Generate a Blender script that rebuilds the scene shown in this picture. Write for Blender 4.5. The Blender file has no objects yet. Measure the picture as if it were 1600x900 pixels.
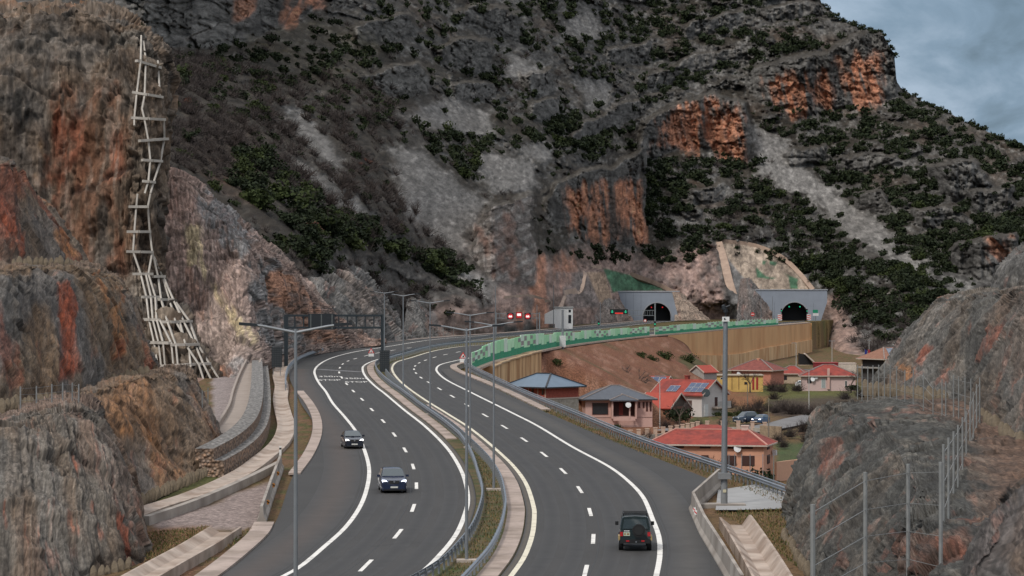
EXPO = 0.44
ROCK_GAIN = 0.68
CUT_GAIN = 0.76
import bpy, math, random
import numpy as np
from mathutils import Vector, Matrix

random.seed(7)
RNG = np.random.default_rng(11)
SC = bpy.context.scene
COL = SC.collection
F = 4680.0          # focal length in photo pixels (1600 wide), a 105 mm lens
CZ = 30.0           # eye height of the photographer


def W(px, py, d):
    return Vector(((px - 800.0) / F * d, d, CZ - (py - 450.0) / F * d))


def zroad(d):
    if d <= 460: return 12.9 + 0.01282 * d
    if d <= 560:
        t = (d - 460) / 100.0
        return 18.8 + 1.28 * t - 0.86 * t * t
    return 19.22 - (d - 560) * 0.0020


ZV = [(0, 2.0), (330, 2.6), (400, 3.5), (520, 7.0), (670, 7.8), (900, 8.5), (2000, 10.0)]


def zval(d):
    return float(np.interp(d, [a for a, b in ZV], [b for a, b in ZV]))


def solve(py, zf, dz=0.0, lo=20.0, hi=1500.0):
    g = lambda d: CZ - (py - 450.0) / F * d - zf(d) - dz
    if g(hi) > 0: return hi
    for _ in range(60):
        m = 0.5 * (lo + hi)
        if g(m) > 0: lo = m
        else: hi = m
    return 0.5 * (lo + hi)


def PR(px, py, dz=0.0):
    d = solve(py, zroad, 0.0)
    v = W(px, py, d)
    v.z = zroad(d) + dz
    return v


def PV(px, py, dz=0.0):
    d = solve(py, zval, 0.0)
    v = W(px, py, d)
    v.z += dz
    return v


# ---------------------------------------------------------------- noise
def _h(ix, iy, iz, seed):
    with np.errstate(over='ignore'):
        n = (ix.astype(np.uint32) * np.uint32(374761393) + iy.astype(np.uint32) * np.uint32(668265263)
             + iz.astype(np.uint32) * np.uint32(2147483647 - 1274126177) + np.uint32(seed * 974711 + 17))
        n = (n ^ (n >> np.uint32(13))) * np.uint32(1274126177)
        n = (n ^ (n >> np.uint32(16))) * np.uint32(2246822519)
        n = n ^ (n >> np.uint32(15))
    return n.astype(np.float64) / 4294967295.0


def vnoise(x, y, z, seed=0):
    x = np.asarray(x, float); y = np.asarray(y, float) + 0 * x; z = np.asarray(z, float) + 0 * x
    ix = np.floor(x).astype(np.int64); iy = np.floor(y).astype(np.int64); iz = np.floor(z).astype(np.int64)
    fx = x - ix; fy = y - iy; fz = z - iz
    fx = fx * fx * (3 - 2 * fx); fy = fy * fy * (3 - 2 * fy); fz = fz * fz * (3 - 2 * fz)
    r = 0
    for a in (0, 1):
        for b in (0, 1):
            for c in (0, 1):
                w = (fx if a else 1 - fx) * (fy if b else 1 - fy) * (fz if c else 1 - fz)
                r = r + w * _h(ix + a, iy + b, iz + c, seed)
    return r * 2 - 1


def fbm(x, y, z, octaves=4, seed=0, gain=0.5):
    r = 0; a = 1.0; s = 0
    for o in range(octaves):
        k = 2.03 ** o
        r = r + a * vnoise(np.asarray(x) * k, np.asarray(y) * k, np.asarray(z) * k, seed + o * 13)
        s += a; a *= gain
    return r / s


def facets(x, y, z, seed=0):
    """broken rock: every Voronoi cell is a small plane of its own height and tilt (about -1..1); also the distance to the cell's edge"""
    x = np.asarray(x, float); ix = np.floor(x).astype(np.int64); iy = np.floor(y).astype(np.int64); iz = np.floor(z).astype(np.int64)
    d1 = np.full(x.shape, 9.0); d2 = np.full(x.shape, 9.0); out = np.zeros(x.shape)
    for a in (-1, 0, 1):
        for b in (-1, 0, 1):
            for c in (-1, 0, 1):
                jx, jy, jz = ix + a, iy + b, iz + c
                px, py, pz = jx + _h(jx, jy, jz, seed), jy + _h(jx, jy, jz, seed + 1), jz + _h(jx, jy, jz, seed + 2)
                dx, dy, dz = x - px, y - py, z - pz; d = dx * dx + dy * dy + dz * dz
                h = (_h(jx, jy, jz, seed + 3) * 2 - 1) * .7 + dx * (_h(jx, jy, jz, seed + 4) - .5) * 1.6 + dz * (_h(jx, jy, jz, seed + 5) - .5) * 1.6
                k = d < d1; d2 = np.where(k, d1, np.minimum(d2, d)); out = np.where(k, h, out); d1 = np.where(k, d, d1)
    return out, np.sqrt(d2) - np.sqrt(d1)


def sstep(a, b, x):
    t = np.clip((x - a) / (b - a), 0, 1)
    return t * t * (3 - 2 * t)


def poly_sd(PX, PY, poly):
    """signed distance in photo pixels to a polygon, positive inside"""
    P = np.asarray(poly, float)
    d2 = np.full(PX.shape, 1e18); ins = np.zeros(PX.shape, bool)
    n = len(P)
    for i in range(n):
        ax, ay = P[i]; bx, by = P[(i + 1) % n]
        ex, ey = bx - ax, by - ay
        t = np.clip(((PX - ax) * ex + (PY - ay) * ey) / (ex * ex + ey * ey + 1e-9), 0, 1)
        d2 = np.minimum(d2, (PX - ax - t * ex) ** 2 + (PY - ay - t * ey) ** 2)
        c = ((ay > PY) != (by > PY)) & (PX < ex * (PY - ay) / (ey if abs(ey) > 1e-9 else 1e-9) + ax)
        ins ^= c
    d = np.sqrt(d2)
    return np.where(ins, d, -d)


def poly_mask(PX, PY, poly, soft=4.0, nz=None):
    P = np.asarray(poly, float)
    m = 30 + soft
    out = np.zeros(PX.shape)
    b = (PX > P[:, 0].min() - m) & (PX < P[:, 0].max() + m) & (PY > P[:, 1].min() - m) & (PY < P[:, 1].max() + m)
    if not b.any(): return out
    sd = poly_sd(PX[b], PY[b], poly)
    if nz is not None: sd = sd + nz[b]
    out[b] = sstep(-soft, soft, sd)
    return out


# ---------------------------------------------------------------- materials
def nt(m):
    m.use_nodes = True
    t = m.node_tree
    return t, t.nodes, t.links


MATS = {}


def mat(name, color, rough=0.8, var=0.12, scale=3.0, bump=0.0, bscale=None, metal=0.0, spec=0.4, stretch=(1, 1, 1), color2=None, c2scale=None, c2lo=0.45, c2hi=0.62, coat=0.0):
    """principled material: a base colour broken up by two noises, and a bump"""
    if name in MATS: return MATS[name]
    m = bpy.data.materials.new(name); t, N, L = nt(m)
    b = N['Principled BSDF']
    b.inputs['Roughness'].default_value = rough
    b.inputs['Metallic'].default_value = metal
    b.inputs['Specular IOR Level'].default_value = spec
    b.inputs['Coat Weight'].default_value = coat
    tc = N.new('ShaderNodeTexCoord'); mp = N.new('ShaderNodeMapping'); mp.inputs['Scale'].default_value = stretch
    L.new(tc.outputs['Object'], mp.inputs['Vector'])
    n1 = N.new('ShaderNodeTexNoise'); n1.inputs['Scale'].default_value = scale; n1.inputs['Detail'].default_value = 6; n1.inputs['Roughness'].default_value = 0.65
    L.new(mp.outputs[0], n1.inputs['Vector'])
    mr = N.new('ShaderNodeMapRange'); mr.inputs['From Min'].default_value = 0.25; mr.inputs['From Max'].default_value = 0.75
    mr.inputs['To Min'].default_value = 1 - var * 1.4; mr.inputs['To Max'].default_value = 1 + var * 1.4
    L.new(n1.outputs['Fac'], mr.inputs['Value'])
    mx = N.new('ShaderNodeMix'); mx.data_type = 'RGBA'; mx.blend_type = 'MULTIPLY'; mx.inputs['Factor'].default_value = 1
    src = None
    if color2 is not None:
        n2 = N.new('ShaderNodeTexNoise'); n2.inputs['Scale'].default_value = c2scale or scale * 0.3; n2.inputs['Detail'].default_value = 5
        L.new(mp.outputs[0], n2.inputs['Vector'])
        m2 = N.new('ShaderNodeMapRange'); m2.inputs['From Min'].default_value = c2lo; m2.inputs['From Max'].default_value = c2hi
        L.new(n2.outputs['Fac'], m2.inputs['Value'])
        mc = N.new('ShaderNodeMix'); mc.data_type = 'RGBA'
        mc.inputs['A'].default_value = (*color, 1); mc.inputs['B'].default_value = (*color2, 1)
        L.new(m2.outputs[0], mc.inputs['Factor'])
        L.new(mc.outputs['Result'], mx.inputs['A'])
    else:
        mx.inputs['A'].default_value = (*color, 1)
    L.new(mr.outputs[0], mx.inputs['B'])
    L.new(mx.outputs['Result'], b.inputs['Base Color'])
    if bump > 0:
        n3 = N.new('ShaderNodeTexNoise'); n3.inputs['Scale'].default_value = bscale or scale * 3; n3.inputs['Detail'].default_value = 4
        L.new(mp.outputs[0], n3.inputs['Vector'])
        bp = N.new('ShaderNodeBump'); bp.inputs['Strength'].default_value = 1.0; bp.inputs['Distance'].default_value = bump
        L.new(n3.outputs['Fac'], bp.inputs['Height']); L.new(bp.outputs[0], b.inputs['Normal'])
    MATS[name] = m
    return m


def ground_mat(name, scale, bump, fine=0.35, rough=0.95, voro=0.0, cell=1.6, cellv=0.35, suv=None, streak=0.0):
    """rock or soil: colour from the mesh's own attribute, broken up by noise at two sizes and rough in relief"""
    m = bpy.data.materials.new(name); t, N, L = nt(m)
    b = N['Principled BSDF']; b.inputs['Roughness'].default_value = rough; b.inputs['Specular IOR Level'].default_value = 0.2
    at = N.new('ShaderNodeAttribute'); at.attribute_name = 'Col'
    tc = N.new('ShaderNodeTexCoord')
    if suv:                     # metres across and down the face, so that grain follows the fall of the rock
        sa = N.new('ShaderNodeAttribute'); sa.attribute_name = 'Face'; mpp = N.new('ShaderNodeMapping'); mpp.inputs['Scale'].default_value = suv; L.new(sa.outputs['Vector'], mpp.inputs['Vector']); VEC = mpp.outputs[0]
    else: VEC = tc.outputs['Object']
    n1 = N.new('ShaderNodeTexNoise'); n1.inputs['Scale'].default_value = scale; n1.inputs['Detail'].default_value = 8; n1.inputs['Roughness'].default_value = 0.72
    L.new(VEC, n1.inputs['Vector'])
    mr = N.new('ShaderNodeMapRange'); mr.inputs['From Min'].default_value = 0.28; mr.inputs['From Max'].default_value = 0.72
    mr.inputs['To Min'].default_value = 1 - fine * 1.3; mr.inputs['To Max'].default_value = 1 + fine * 1.3
    L.new(n1.outputs['Fac'], mr.inputs['Value'])
    mx = N.new('ShaderNodeMix'); mx.data_type = 'RGBA'; mx.blend_type = 'MULTIPLY'; mx.inputs['Factor'].default_value = 1
    L.new(at.outputs['Color'], mx.inputs['A']); L.new(mr.outputs[0], mx.inputs['B'])
    vc = N.new('ShaderNodeTexVoronoi'); vc.inputs['Scale'].default_value = scale * cell; L.new(VEC, vc.inputs['Vector'])
    vs = N.new('ShaderNodeSeparateColor'); L.new(vc.outputs['Color'], vs.inputs[0])
    vr = N.new('ShaderNodeMapRange'); vr.inputs['To Min'].default_value = 1 - cellv; vr.inputs['To Max'].default_value = 1 + cellv; L.new(vs.outputs[0], vr.inputs['Value'])
    mz = N.new('ShaderNodeMix'); mz.data_type = 'RGBA'; mz.blend_type = 'MULTIPLY'; mz.inputs['Factor'].default_value = 1
    L.new(mx.outputs['Result'], mz.inputs['A']); L.new(vr.outputs[0], mz.inputs['B'])
    res = mz.outputs['Result']
    if streak:
        m3 = N.new('ShaderNodeMapping'); m3.inputs['Scale'].default_value = (1, .07, 1); L.new(VEC, m3.inputs['Vector']); n5 = N.new('ShaderNodeTexNoise'); n5.inputs['Scale'].default_value = scale * 1.3; n5.inputs['Detail'].default_value = 5; n5.inputs['Roughness'].default_value = .6; L.new(m3.outputs[0], n5.inputs['Vector'])
        r5 = N.new('ShaderNodeMapRange'); r5.inputs['From Min'].default_value = .3; r5.inputs['From Max'].default_value = .7; r5.inputs['To Min'].default_value = 1 - streak; r5.inputs['To Max'].default_value = 1 + streak; L.new(n5.outputs['Fac'], r5.inputs['Value'])
        m5 = N.new('ShaderNodeMix'); m5.data_type = 'RGBA'; m5.blend_type = 'MULTIPLY'; m5.inputs['Factor'].default_value = 1; L.new(res, m5.inputs['A']); L.new(r5.outputs[0], m5.inputs['B']); res = m5.outputs['Result']
    L.new(res, b.inputs['Base Color'])
    h = n1.outputs['Fac']
    if voro > 0:
        vo = N.new('ShaderNodeTexVoronoi'); vo.feature = 'DISTANCE_TO_EDGE'; vo.inputs['Scale'].default_value = scale * voro
        L.new(VEC, vo.inputs['Vector'])
        ad = N.new('ShaderNodeMath'); ad.operation = 'ADD'
        L.new(vo.outputs['Distance'], ad.inputs[0]); L.new(n1.outputs['Fac'], ad.inputs[1]); h = ad.outputs[0]
    bp = N.new('ShaderNodeBump'); bp.inputs['Strength'].default_value = 1.0; bp.inputs['Distance'].default_value = bump
    L.new(h, bp.inputs['Height']); L.new(bp.outputs[0], b.inputs['Normal'])
    return m


def glow(name, color, strength):
    if name in MATS: return MATS[name]
    m = bpy.data.materials.new(name); t, N, L = nt(m)
    b = N['Principled BSDF']
    b.inputs['Base Color'].default_value = (*color, 1)
    b.inputs['Emission Color'].default_value = (*color, 1); b.inputs['Emission Strength'].default_value = strength
    MATS[name] = m
    return m


# ---------------------------------------------------------------- meshes
def link(name, me, parent=None, mats=()):
    o = bpy.data.objects.new(name, me); COL.objects.link(o)
    for m in mats: me.materials.append(m)
    if parent is not None: o.parent = parent
    return o


def grid_mesh(name, P, C=None, mats=(), smooth=True, S=None):
    """P: (rows, cols, 3) array -> a quad sheet with a colour attribute"""
    r, c, _ = P.shape
    me = bpy.data.meshes.new(name)
    me.vertices.add(r * c); me.vertices.foreach_set('co', P.reshape(-1).astype(np.float32))
    i = np.arange(r * c).reshape(r, c)
    q = np.stack([i[:-1, :-1], i[:-1, 1:], i[1:, 1:], i[1:, :-1]], -1).reshape(-1, 4)
    nf = len(q)
    me.loops.add(nf * 4); me.loops.foreach_set('vertex_index', q.reshape(-1).astype(np.int32))
    me.polygons.add(nf); me.polygons.foreach_set('loop_start', np.arange(0, nf * 4, 4, dtype=np.int32))
    me.polygons.foreach_set('loop_total', np.full(nf, 4, np.int32))
    me.update(calc_edges=True); me.validate()
    if smooth: me.polygons.foreach_set('use_smooth', np.ones(nf, bool))
    if C is not None:
        a = me.color_attributes.new('Col', 'FLOAT_COLOR', 'POINT')
        a.data.foreach_set('color', np.concatenate([C.reshape(-1, 3), np.ones((r * c, 1))], 1).reshape(-1).astype(np.float32))
    if S is not None:
        a = me.attributes.new('Face', 'FLOAT_VECTOR', 'POINT'); a.data.foreach_set('vector', S.reshape(-1).astype(np.float32))
    return link(name, me, None, mats)


class MB:
    """collects shapes into ONE mesh"""
    def __init__(s): s.v = []; s.f = []; s.m = []; s.M = Matrix.Identity(4); s.k = 0

    def add(s, vs, fs, k=None):
        b = len(s.v); s.v += [s.M @ Vector(p) for p in vs]
        s.f += [tuple(b + i for i in f) for f in fs]; s.m += [s.k if k is None else k] * len(fs); return s

    def box(s, x0, x1, y0, y1, z0, z1, k=None):
        return s.add([(x0, y0, z0), (x1, y0, z0), (x1, y1, z0), (x0, y1, z0), (x0, y0, z1), (x1, y0, z1), (x1, y1, z1), (x0, y1, z1)],
                     [(3, 2, 1, 0), (4, 5, 6, 7), (0, 1, 5, 4), (1, 2, 6, 5), (2, 3, 7, 6), (3, 0, 4, 7)], k)

    def tube(s, p, q, r0, r1=None, n=8, k=None, caps=True):
        p = Vector(p); q = Vector(q); r1 = r0 if r1 is None else r1
        a = (q - p).normalized(); u = a.orthogonal().normalized(); w = a.cross(u)
        vs = []
        for c, r in ((p, r0), (q, r1)):
            vs += [c + (u * math.cos(t) + w * math.sin(t)) * r for t in [2 * math.pi * i / n for i in range(n)]]
        fs = [(i, (i + 1) % n, n + (i + 1) % n, n + i) for i in range(n)]
        if caps: fs += [tuple(range(n - 1, -1, -1)), tuple(range(n, 2 * n))]
        return s.add(vs, fs, k)

    def bar(s, p, q, w, h, k=None, up=(0, 0, 1)):
        """box beam from p to q, w wide, h tall"""
        p = Vector(p); q = Vector(q); a = (q - p).normalized(); u = a.cross(Vector(up))
        if u.length < 1e-4: u = Vector((1, 0, 0))
        u.normalize(); n = u.cross(a)
        vs = [c + u * sx * w / 2 + n * sz * h / 2 for c in (p, q) for sx, sz in ((-1, -1), (1, -1), (1, 1), (-1, 1))]
        return s.add(vs, [(3, 2, 1, 0), (4, 5, 6, 7), (0, 1, 5, 4), (1, 2, 6, 5), (2, 3, 7, 6), (3, 0, 4, 7)], k)

    def disc(s, c, nrm, r, n=20, th=0.02, k=None):
        c = Vector(c); a = Vector(nrm).normalized()
        return s.tube(c - a * th / 2, c + a * th / 2, r, r, n, k)

    def prism(s, pts, d, k=None):
        """planar outline pts (3D), pushed by vector d"""
        n = len(pts); d = Vector(d); A = [Vector(p) for p in pts]
        return s.add(A + [p + d for p in A], [tuple(range(n - 1, -1, -1)), tuple(range(n, 2 * n))] + [(i, (i + 1) % n, n + (i + 1) % n, n + i) for i in range(n)], k)

    def sweep(s, path, prof, k=None, closed=True, cap=True):
        """profile points (lateral, up) along a 3D path; lateral is to the path's right"""
        n = len(prof); vs = []
        for i, p in enumerate(path):
            a = path[min(i + 1, len(path) - 1)] - path[max(i - 1, 0)]; a = Vector((a.x, a.y, 0)).normalized()
            r = Vector((a.y, -a.x, 0))
            vs += [Vector(p) + r * l + Vector((0, 0, z)) for l, z in prof]
        fs = []
        for i in range(len(path) - 1):
            for j in range(n if closed else n - 1):
                fs.append((i * n + j, i * n + (j + 1) % n, (i + 1) * n + (j + 1) % n, (i + 1) * n + j))
        if cap and closed:
            fs.append(tuple(range(n - 1, -1, -1))); b = (len(path) - 1) * n; fs.append(tuple(range(b, b + n)))
        return s.add(vs, fs, k)

    def build(s, name, mats, parent=None, smooth=False, origin=None):
        me = bpy.data.meshes.new(name)
        v = s.v
        if origin is not None: o0 = Vector(origin); v = [p - o0 for p in v]
        me.from_pydata([tuple(p) for p in v], [], s.f)
        import bmesh
        bm = bmesh.new(); bm.from_mesh(me)
        bmesh.ops.recalc_face_normals(bm, faces=bm.faces); bm.to_mesh(me); bm.free()
        if not isinstance(mats, (list, tuple)): mats = [mats]
        o = link(name, me, parent, mats)
        if len(mats) > 1: me.polygons.foreach_set('material_index', np.array(s.m, np.int32))
        if smooth:
            me.polygons.foreach_set('use_smooth', np.ones(len(me.polygons), bool))
            me.set_sharp_from_angle(angle=math.radians(35))
        if origin is not None and parent is None: o.location = origin
        return o


def tag(o, label=None, cat=None, group=None, kind=None):
    if label: o['label'] = label
    if cat: o['category'] = cat
    if group: o['group'] = group
    if kind: o['kind'] = kind
    return o


def thing(name, label, cat, loc=(0, 0, 0), rz=0.0, group=None):
    o = bpy.data.objects.new(name, None); COL.objects.link(o)
    o.location = loc; o.rotation_euler = (0, 0, rz); o.empty_display_size = 0.3
    return tag(o, label, cat, group)


KIDS = {}


def copy_tree(o, loc=None, rz=None, scale=None, label=None, group=None, parent=None):
    c = o.copy(); COL.objects.link(c)
    if parent is not None: c.parent = parent
    for ch in list(o.children): copy_tree(ch, parent=c)
    if loc is not None: c.location = loc
    if rz is not None: c.rotation_euler = (0, 0, rz)
    if scale is not None: c.scale = scale
    if label: c['label'] = label
    if group: c['group'] = group
    return c


# ---------------------------------------------------------------- curves
def spline(pts, step=2.0):
    """Catmull-Rom through 3D points, resampled by length"""
    P = [Vector(p) for p in pts]; P = [2 * P[0] - P[1]] + P + [2 * P[-1] - P[-2]]
    out = []
    for i in range(1, len(P) - 2):
        a, b, c, d = P[i - 1:i + 3]
        # centripetal parameters
        t0 = 0; t1 = t0 + max((b - a).length, 1e-3) ** 0.5; t2 = t1 + max((c - b).length, 1e-3) ** 0.5; t3 = t2 + max((d - c).length, 1e-3) ** 0.5
        n = 24
        for k in range(n):
            t = t1 + (t2 - t1) * k / n
            A1 = a * ((t1 - t) / (t1 - t0)) + b * ((t - t0) / (t1 - t0))
            A2 = b * ((t2 - t) / (t2 - t1)) + c * ((t - t1) / (t2 - t1))
            A3 = c * ((t3 - t) / (t3 - t2)) + d * ((t - t2) / (t3 - t2))
            B1 = A1 * ((t2 - t) / (t2 - t0)) + A2 * ((t - t0) / (t2 - t0))
            B2 = A2 * ((t3 - t) / (t3 - t1)) + A3 * ((t - t1) / (t3 - t1))
            out.append(B1 * ((t2 - t) / (t2 - t1)) + B2 * ((t - t1) / (t2 - t1)))
    out.append(P[-2])
    A = np.array([tuple(p) for p in out]); s = np.r_[0, np.cumsum(np.linalg.norm(np.diff(A, axis=0), axis=1))]
    n = max(2, int(round(s[-1] / step)) + 1)
    t = np.linspace(0, s[-1], n)
    return [Vector((np.interp(x, s, A[:, 0]), np.interp(x, s, A[:, 1]), np.interp(x, s, A[:, 2]))) for x in t]


def path_len(P):
    return sum((P[i + 1] - P[i]).length for i in range(len(P) - 1))


def road_path(pix, step=2.0, dz=0.0):
    P = spline([PR(x, y) for x, y in pix], step)
    for p in P: p.z = zroad(p.y) + dz
    return P


def at_y(path, d):
    """x of a path at depth d (the path runs one way in depth)"""
    A = np.array([(p.y, p.x) for p in path]); A = A[np.argsort(A[:, 0])]
    return float(np.interp(d, A[:, 0], A[:, 1]))
# ================================================================ camera, light, sky
cam = bpy.data.cameras.new('camera'); camo = bpy.data.objects.new('camera', cam); COL.objects.link(camo)
camo.location = (0, 0, CZ); camo.rotation_euler = (math.radians(90), 0, 0)
cam.sensor_width = 36; cam.lens = F / 1600 * 36; cam.clip_start = 1; cam.clip_end = 20000
cam.dof.use_dof = True; cam.dof.focus_distance = 240; cam.dof.aperture_fstop = 4.5
SC.camera = camo

SUN_EL, SUN_AZ = math.radians(48), math.radians(215)     # high, behind the photographer's left shoulder
w = bpy.data.worlds.new('World'); SC.world = w; w.use_nodes = True
t, N, L = w.node_tree, w.node_tree.nodes, w.node_tree.links
for n in list(N): N.remove(n)
out = N.new('ShaderNodeOutputWorld')
sky = N.new('ShaderNodeTexSky'); sky.sky_type = 'NISHITA'; sky.sun_disc = False
sky.sun_elevation = SUN_EL; sky.sun_rotation = SUN_AZ; sky.dust_density = 2.0
bg1 = N.new('ShaderNodeBackground'); bg1.inputs['Strength'].default_value = 0.06
L.new(sky.outputs[0], bg1.inputs['Color'])
# the cloud deck: darker and bluer low down, brighter overhead, in soft banks
tc = N.new('ShaderNodeTexCoord'); sx = N.new('ShaderNodeSeparateXYZ'); L.new(tc.outputs['Generated'], sx.inputs[0])
mp = N.new('ShaderNodeMapping'); mp.inputs['Scale'].default_value = (9, 9, 26); mp.inputs['Location'].default_value = (3.1, 1.2, 0.4)
L.new(tc.outputs['Generated'], mp.inputs[0])
n1 = N.new('ShaderNodeTexNoise'); n1.inputs['Scale'].default_value = 1.6; n1.inputs['Detail'].default_value = 7; n1.inputs['Roughness'].default_value = 0.55; n1.inputs['Distortion'].default_value = 0.6
L.new(mp.outputs[0], n1.inputs['Vector'])
cr = N.new('ShaderNodeValToRGB'); e = cr.color_ramp.elements
e[0].position = 0.36; e[0].color = (0.100, 0.150, 0.200, 1)
e[1].position = 0.66; e[1].color = (0.300, 0.380, 0.480, 1)
k = e.new(0.50); k.color = (0.170, 0.245, 0.330, 1)
L.new(n1.outputs['Fac'], cr.inputs[0])
up = N.new('ShaderNodeMapRange'); up.inputs['From Min'].default_value = 0.10; up.inputs['From Max'].default_value = 0.75
up.inputs['To Min'].default_value = 0; up.inputs['To Max'].default_value = 1; up.interpolation_type = 'SMOOTHSTEP'
L.new(sx.outputs['Z'], up.inputs['Value'])
mx = N.new('ShaderNodeMix'); mx.data_type = 'RGBA'; L.new(up.outputs[0], mx.inputs['Factor'])
L.new(cr.outputs[0], mx.inputs['A']); mx.inputs['B'].default_value = (0.80, 0.80, 0.82, 1)
bg2 = N.new('ShaderNodeBackground'); bg2.inputs['Strength'].default_value = 1.0; L.new(mx.outputs['Result'], bg2.inputs['Color'])
ms = N.new('ShaderNodeMixShader'); ms.inputs[0].default_value = 0.88
L.new(bg1.outputs[0], ms.inputs[1]); L.new(bg2.outputs[0], ms.inputs[2]); L.new(ms.outputs[0], out.inputs['Surface'])

sl = bpy.data.lights.new('sun', 'SUN'); sl.energy = 1.5; sl.angle = math.radians(10); sl.color = (1.0, 0.95, 0.88)
so = bpy.data.objects.new('sun', sl); COL.objects.link(so)
# the lamp shines from azimuth SUN_AZ (clockwise from +Y), elevation SUN_EL
sd = Vector((math.sin(SUN_AZ) * math.cos(SUN_EL), math.cos(SUN_AZ) * math.cos(SUN_EL), math.sin(SUN_EL)))
so.rotation_euler = sd.to_track_quat('Z', 'Y').to_euler(); so.location = (0, 0, 400)
vs = SC.view_settings; vs.view_transform = 'Standard'; vs.look = 'None'; vs.exposure = EXPO; vs.gamma = 1.0

# ================================================================ road lines on the ground
LE_PIX = [(60, 1040), (255, 960), (345, 900), (392, 862), (428, 820), (452, 757), (470, 715), (486, 680), (487, 655), (477, 632), (462, 612), (452, 588), (455, 577), (467, 567), (488, 558), (527, 547.5), (567, 541), (631, 532.5), (716, 525.5), (790, 520.5), (850, 515.5), (905, 510.5), (985, 503), (1022, 500.3)]
LL_PIX = [(330, 960), (443, 900), (466.4, 887), (507, 853.7), (538.6, 825), (561.7, 793), (573, 764), (576.8, 735.3), (571.7, 710), (556.7, 675), (540, 653), (520, 630), (508.5, 611), (499.5, 600), (493, 588), (491.5, 579.5), (497, 571), (514, 561), (546, 551.5), (589, 544)]
LR_PIX = [(540, 960), (654, 897), (688.8, 865), (712, 836), (725, 807.5), (731, 784), (729, 761), (720.6, 735.3), (700, 702), (665.7, 667.4), (631, 640), (600, 614), (590, 606.5), (579.8, 597.5), (571, 587.8), (567, 579.5), (568, 572), (579, 565.6), (600, 559), (640, 550)]
RL_PIX = [(745, 965), (800, 898), (819, 870), (832, 834), (835, 801), (834.6, 795.8), (823, 758), (806, 732.5), (780, 706.6), (733, 668), (700, 647), (660, 622), (630, 600), (615, 583), (613, 573.5), (620.6, 565.4), (641.9, 559), (673.8, 549.4), (695, 545), (737.5, 540)]
RR_PIX = [(1010, 960), (1026, 897), (1031, 867), (1029.6, 839.5), (1020, 812), (1004, 775.6), (981, 751), (952.5, 729.6), (895, 698.6), (837.5, 664), (800, 645), (733, 611.7), (696.7, 593), (684, 582), (682, 576), (688.6, 569.6), (710, 564), (737.5, 558.6)]
BAR_PIX = [(737, 578.5), (770, 566), (800, 558.5), (850, 547.5), (900, 539), (950, 532.5), (1000, 527), (1050, 522.5), (1100, 518), (1150, 513.5), (1215, 508.5), (1262, 504.5)]


def offset(P, d):
    out = []
    for i, p in enumerate(P):
        a = P[min(i + 1, len(P) - 1)] - P[max(i - 1, 0)]; a.z = 0; a.normalize()
        out.append(Vector((p.x + a.y * d, p.y - a.x * d, p.z)))
    return out


def onroad(P, dz=0.0):
    for p in P: p.z = zroad(p.y) + dz
    return P


LE = road_path(LE_PIX)
BAR = road_path(BAR_PIX)
LLs = road_path(LL_PIX)
LLfar = [p for p in offset(LE, 3.2) if p.y > 640][::20]
LL = onroad(spline([PR(*q) for q in LL_PIX] + LLfar, 2.0))
LRfar = [p for p in offset(LE, 11.4) if p.y > 660][::20]
LR = onroad(spline([PR(*q) for q in LR_PIX] + LRfar, 2.0))
RRfar = [p for p in offset(BAR, -4.5) if p.y > 560][::20]
RR = onroad(spline([PR(*q) for q in RR_PIX] + RRfar, 2.0))
RLfar = [p for p in offset(BAR, -12.4) if p.y > 600][::20]
RL = onroad(spline([PR(*q) for q in RL_PIX] + RLfar, 2.0))
RIGHT_PIX = [(1170, 985), (1130, 895), (1102, 834), (1079, 797), (1089, 773), (1106, 748), (1039, 721), (952.5, 686.5), (846, 641), (780, 609), (735, 590), (709, 579)]

asphalt = mat('asphalt', (0.057, 0.0558, 0.0555), rough=0.86, var=0.10, scale=0.12, bump=0.01, bscale=30, spec=0.25)


def region(name, outline, dz, mats, kind='structure', band=12.0, label=None):
    """flat area on the road plane: outline cut into bands so that it follows the road's long profile"""
    import bmesh
    bm = bmesh.new()
    vs = [bm.verts.new((p[0], p[1], 0)) for p in outline]
    bm.faces.new(vs)
    ys = [p[1] for p in outline]; y = min(ys) + band
    while y < max(ys):
        g = bm.verts[:] + bm.edges[:] + bm.faces[:]
        bmesh.ops.bisect_plane(bm, geom=g, plane_co=(0, y, 0), plane_no=(0, 1, 0), dist=1e-4)
        y += band
    for v in bm.verts: v.co.z = zroad(v.co.y) + dz
    bmesh.ops.triangulate(bm, faces=bm.faces)
    bmesh.ops.recalc_face_normals(bm, faces=bm.faces)
    if sum(f.normal.z for f in bm.faces) < 0: bmesh.ops.reverse_faces(bm, faces=bm.faces)
    me = bpy.data.meshes.new(name); bm.to_mesh(me); bm.free()
    return tag(link(name, me, None, mats), kind=kind, label=label)


def pix_region(name, pix, dz, mats, **k):
    return region(name, [(v.x, v.y) for v in (PR(*q) for q in pix)], dz, mats, **k)


LRo = offset(LR, 0.55)
region('road', [(p.x, p.y) for p in LE] + [(p.x, p.y) for p in LRo[::-1]], 0.0, [asphalt])
RLo = offset(RL, -0.55)
RRo = [v for v in (PR(*q) for q in RIGHT_PIX)] + [p for p in offset(BAR, -1.4) if p.y > 440]
RRo = onroad(spline(RRo, 2.0)) if False else RRo
region('road', [(p.x, p.y) for p in RLo] + [(p.x, p.y) for p in RRo[::-1]], 0.0, [asphalt])

# wheel paths, polished a little darker along each lane
track_m = ground_mat('worn_asphalt', 0.6, 0.004, fine=0.10, rough=0.72, cellv=0.04)


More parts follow.
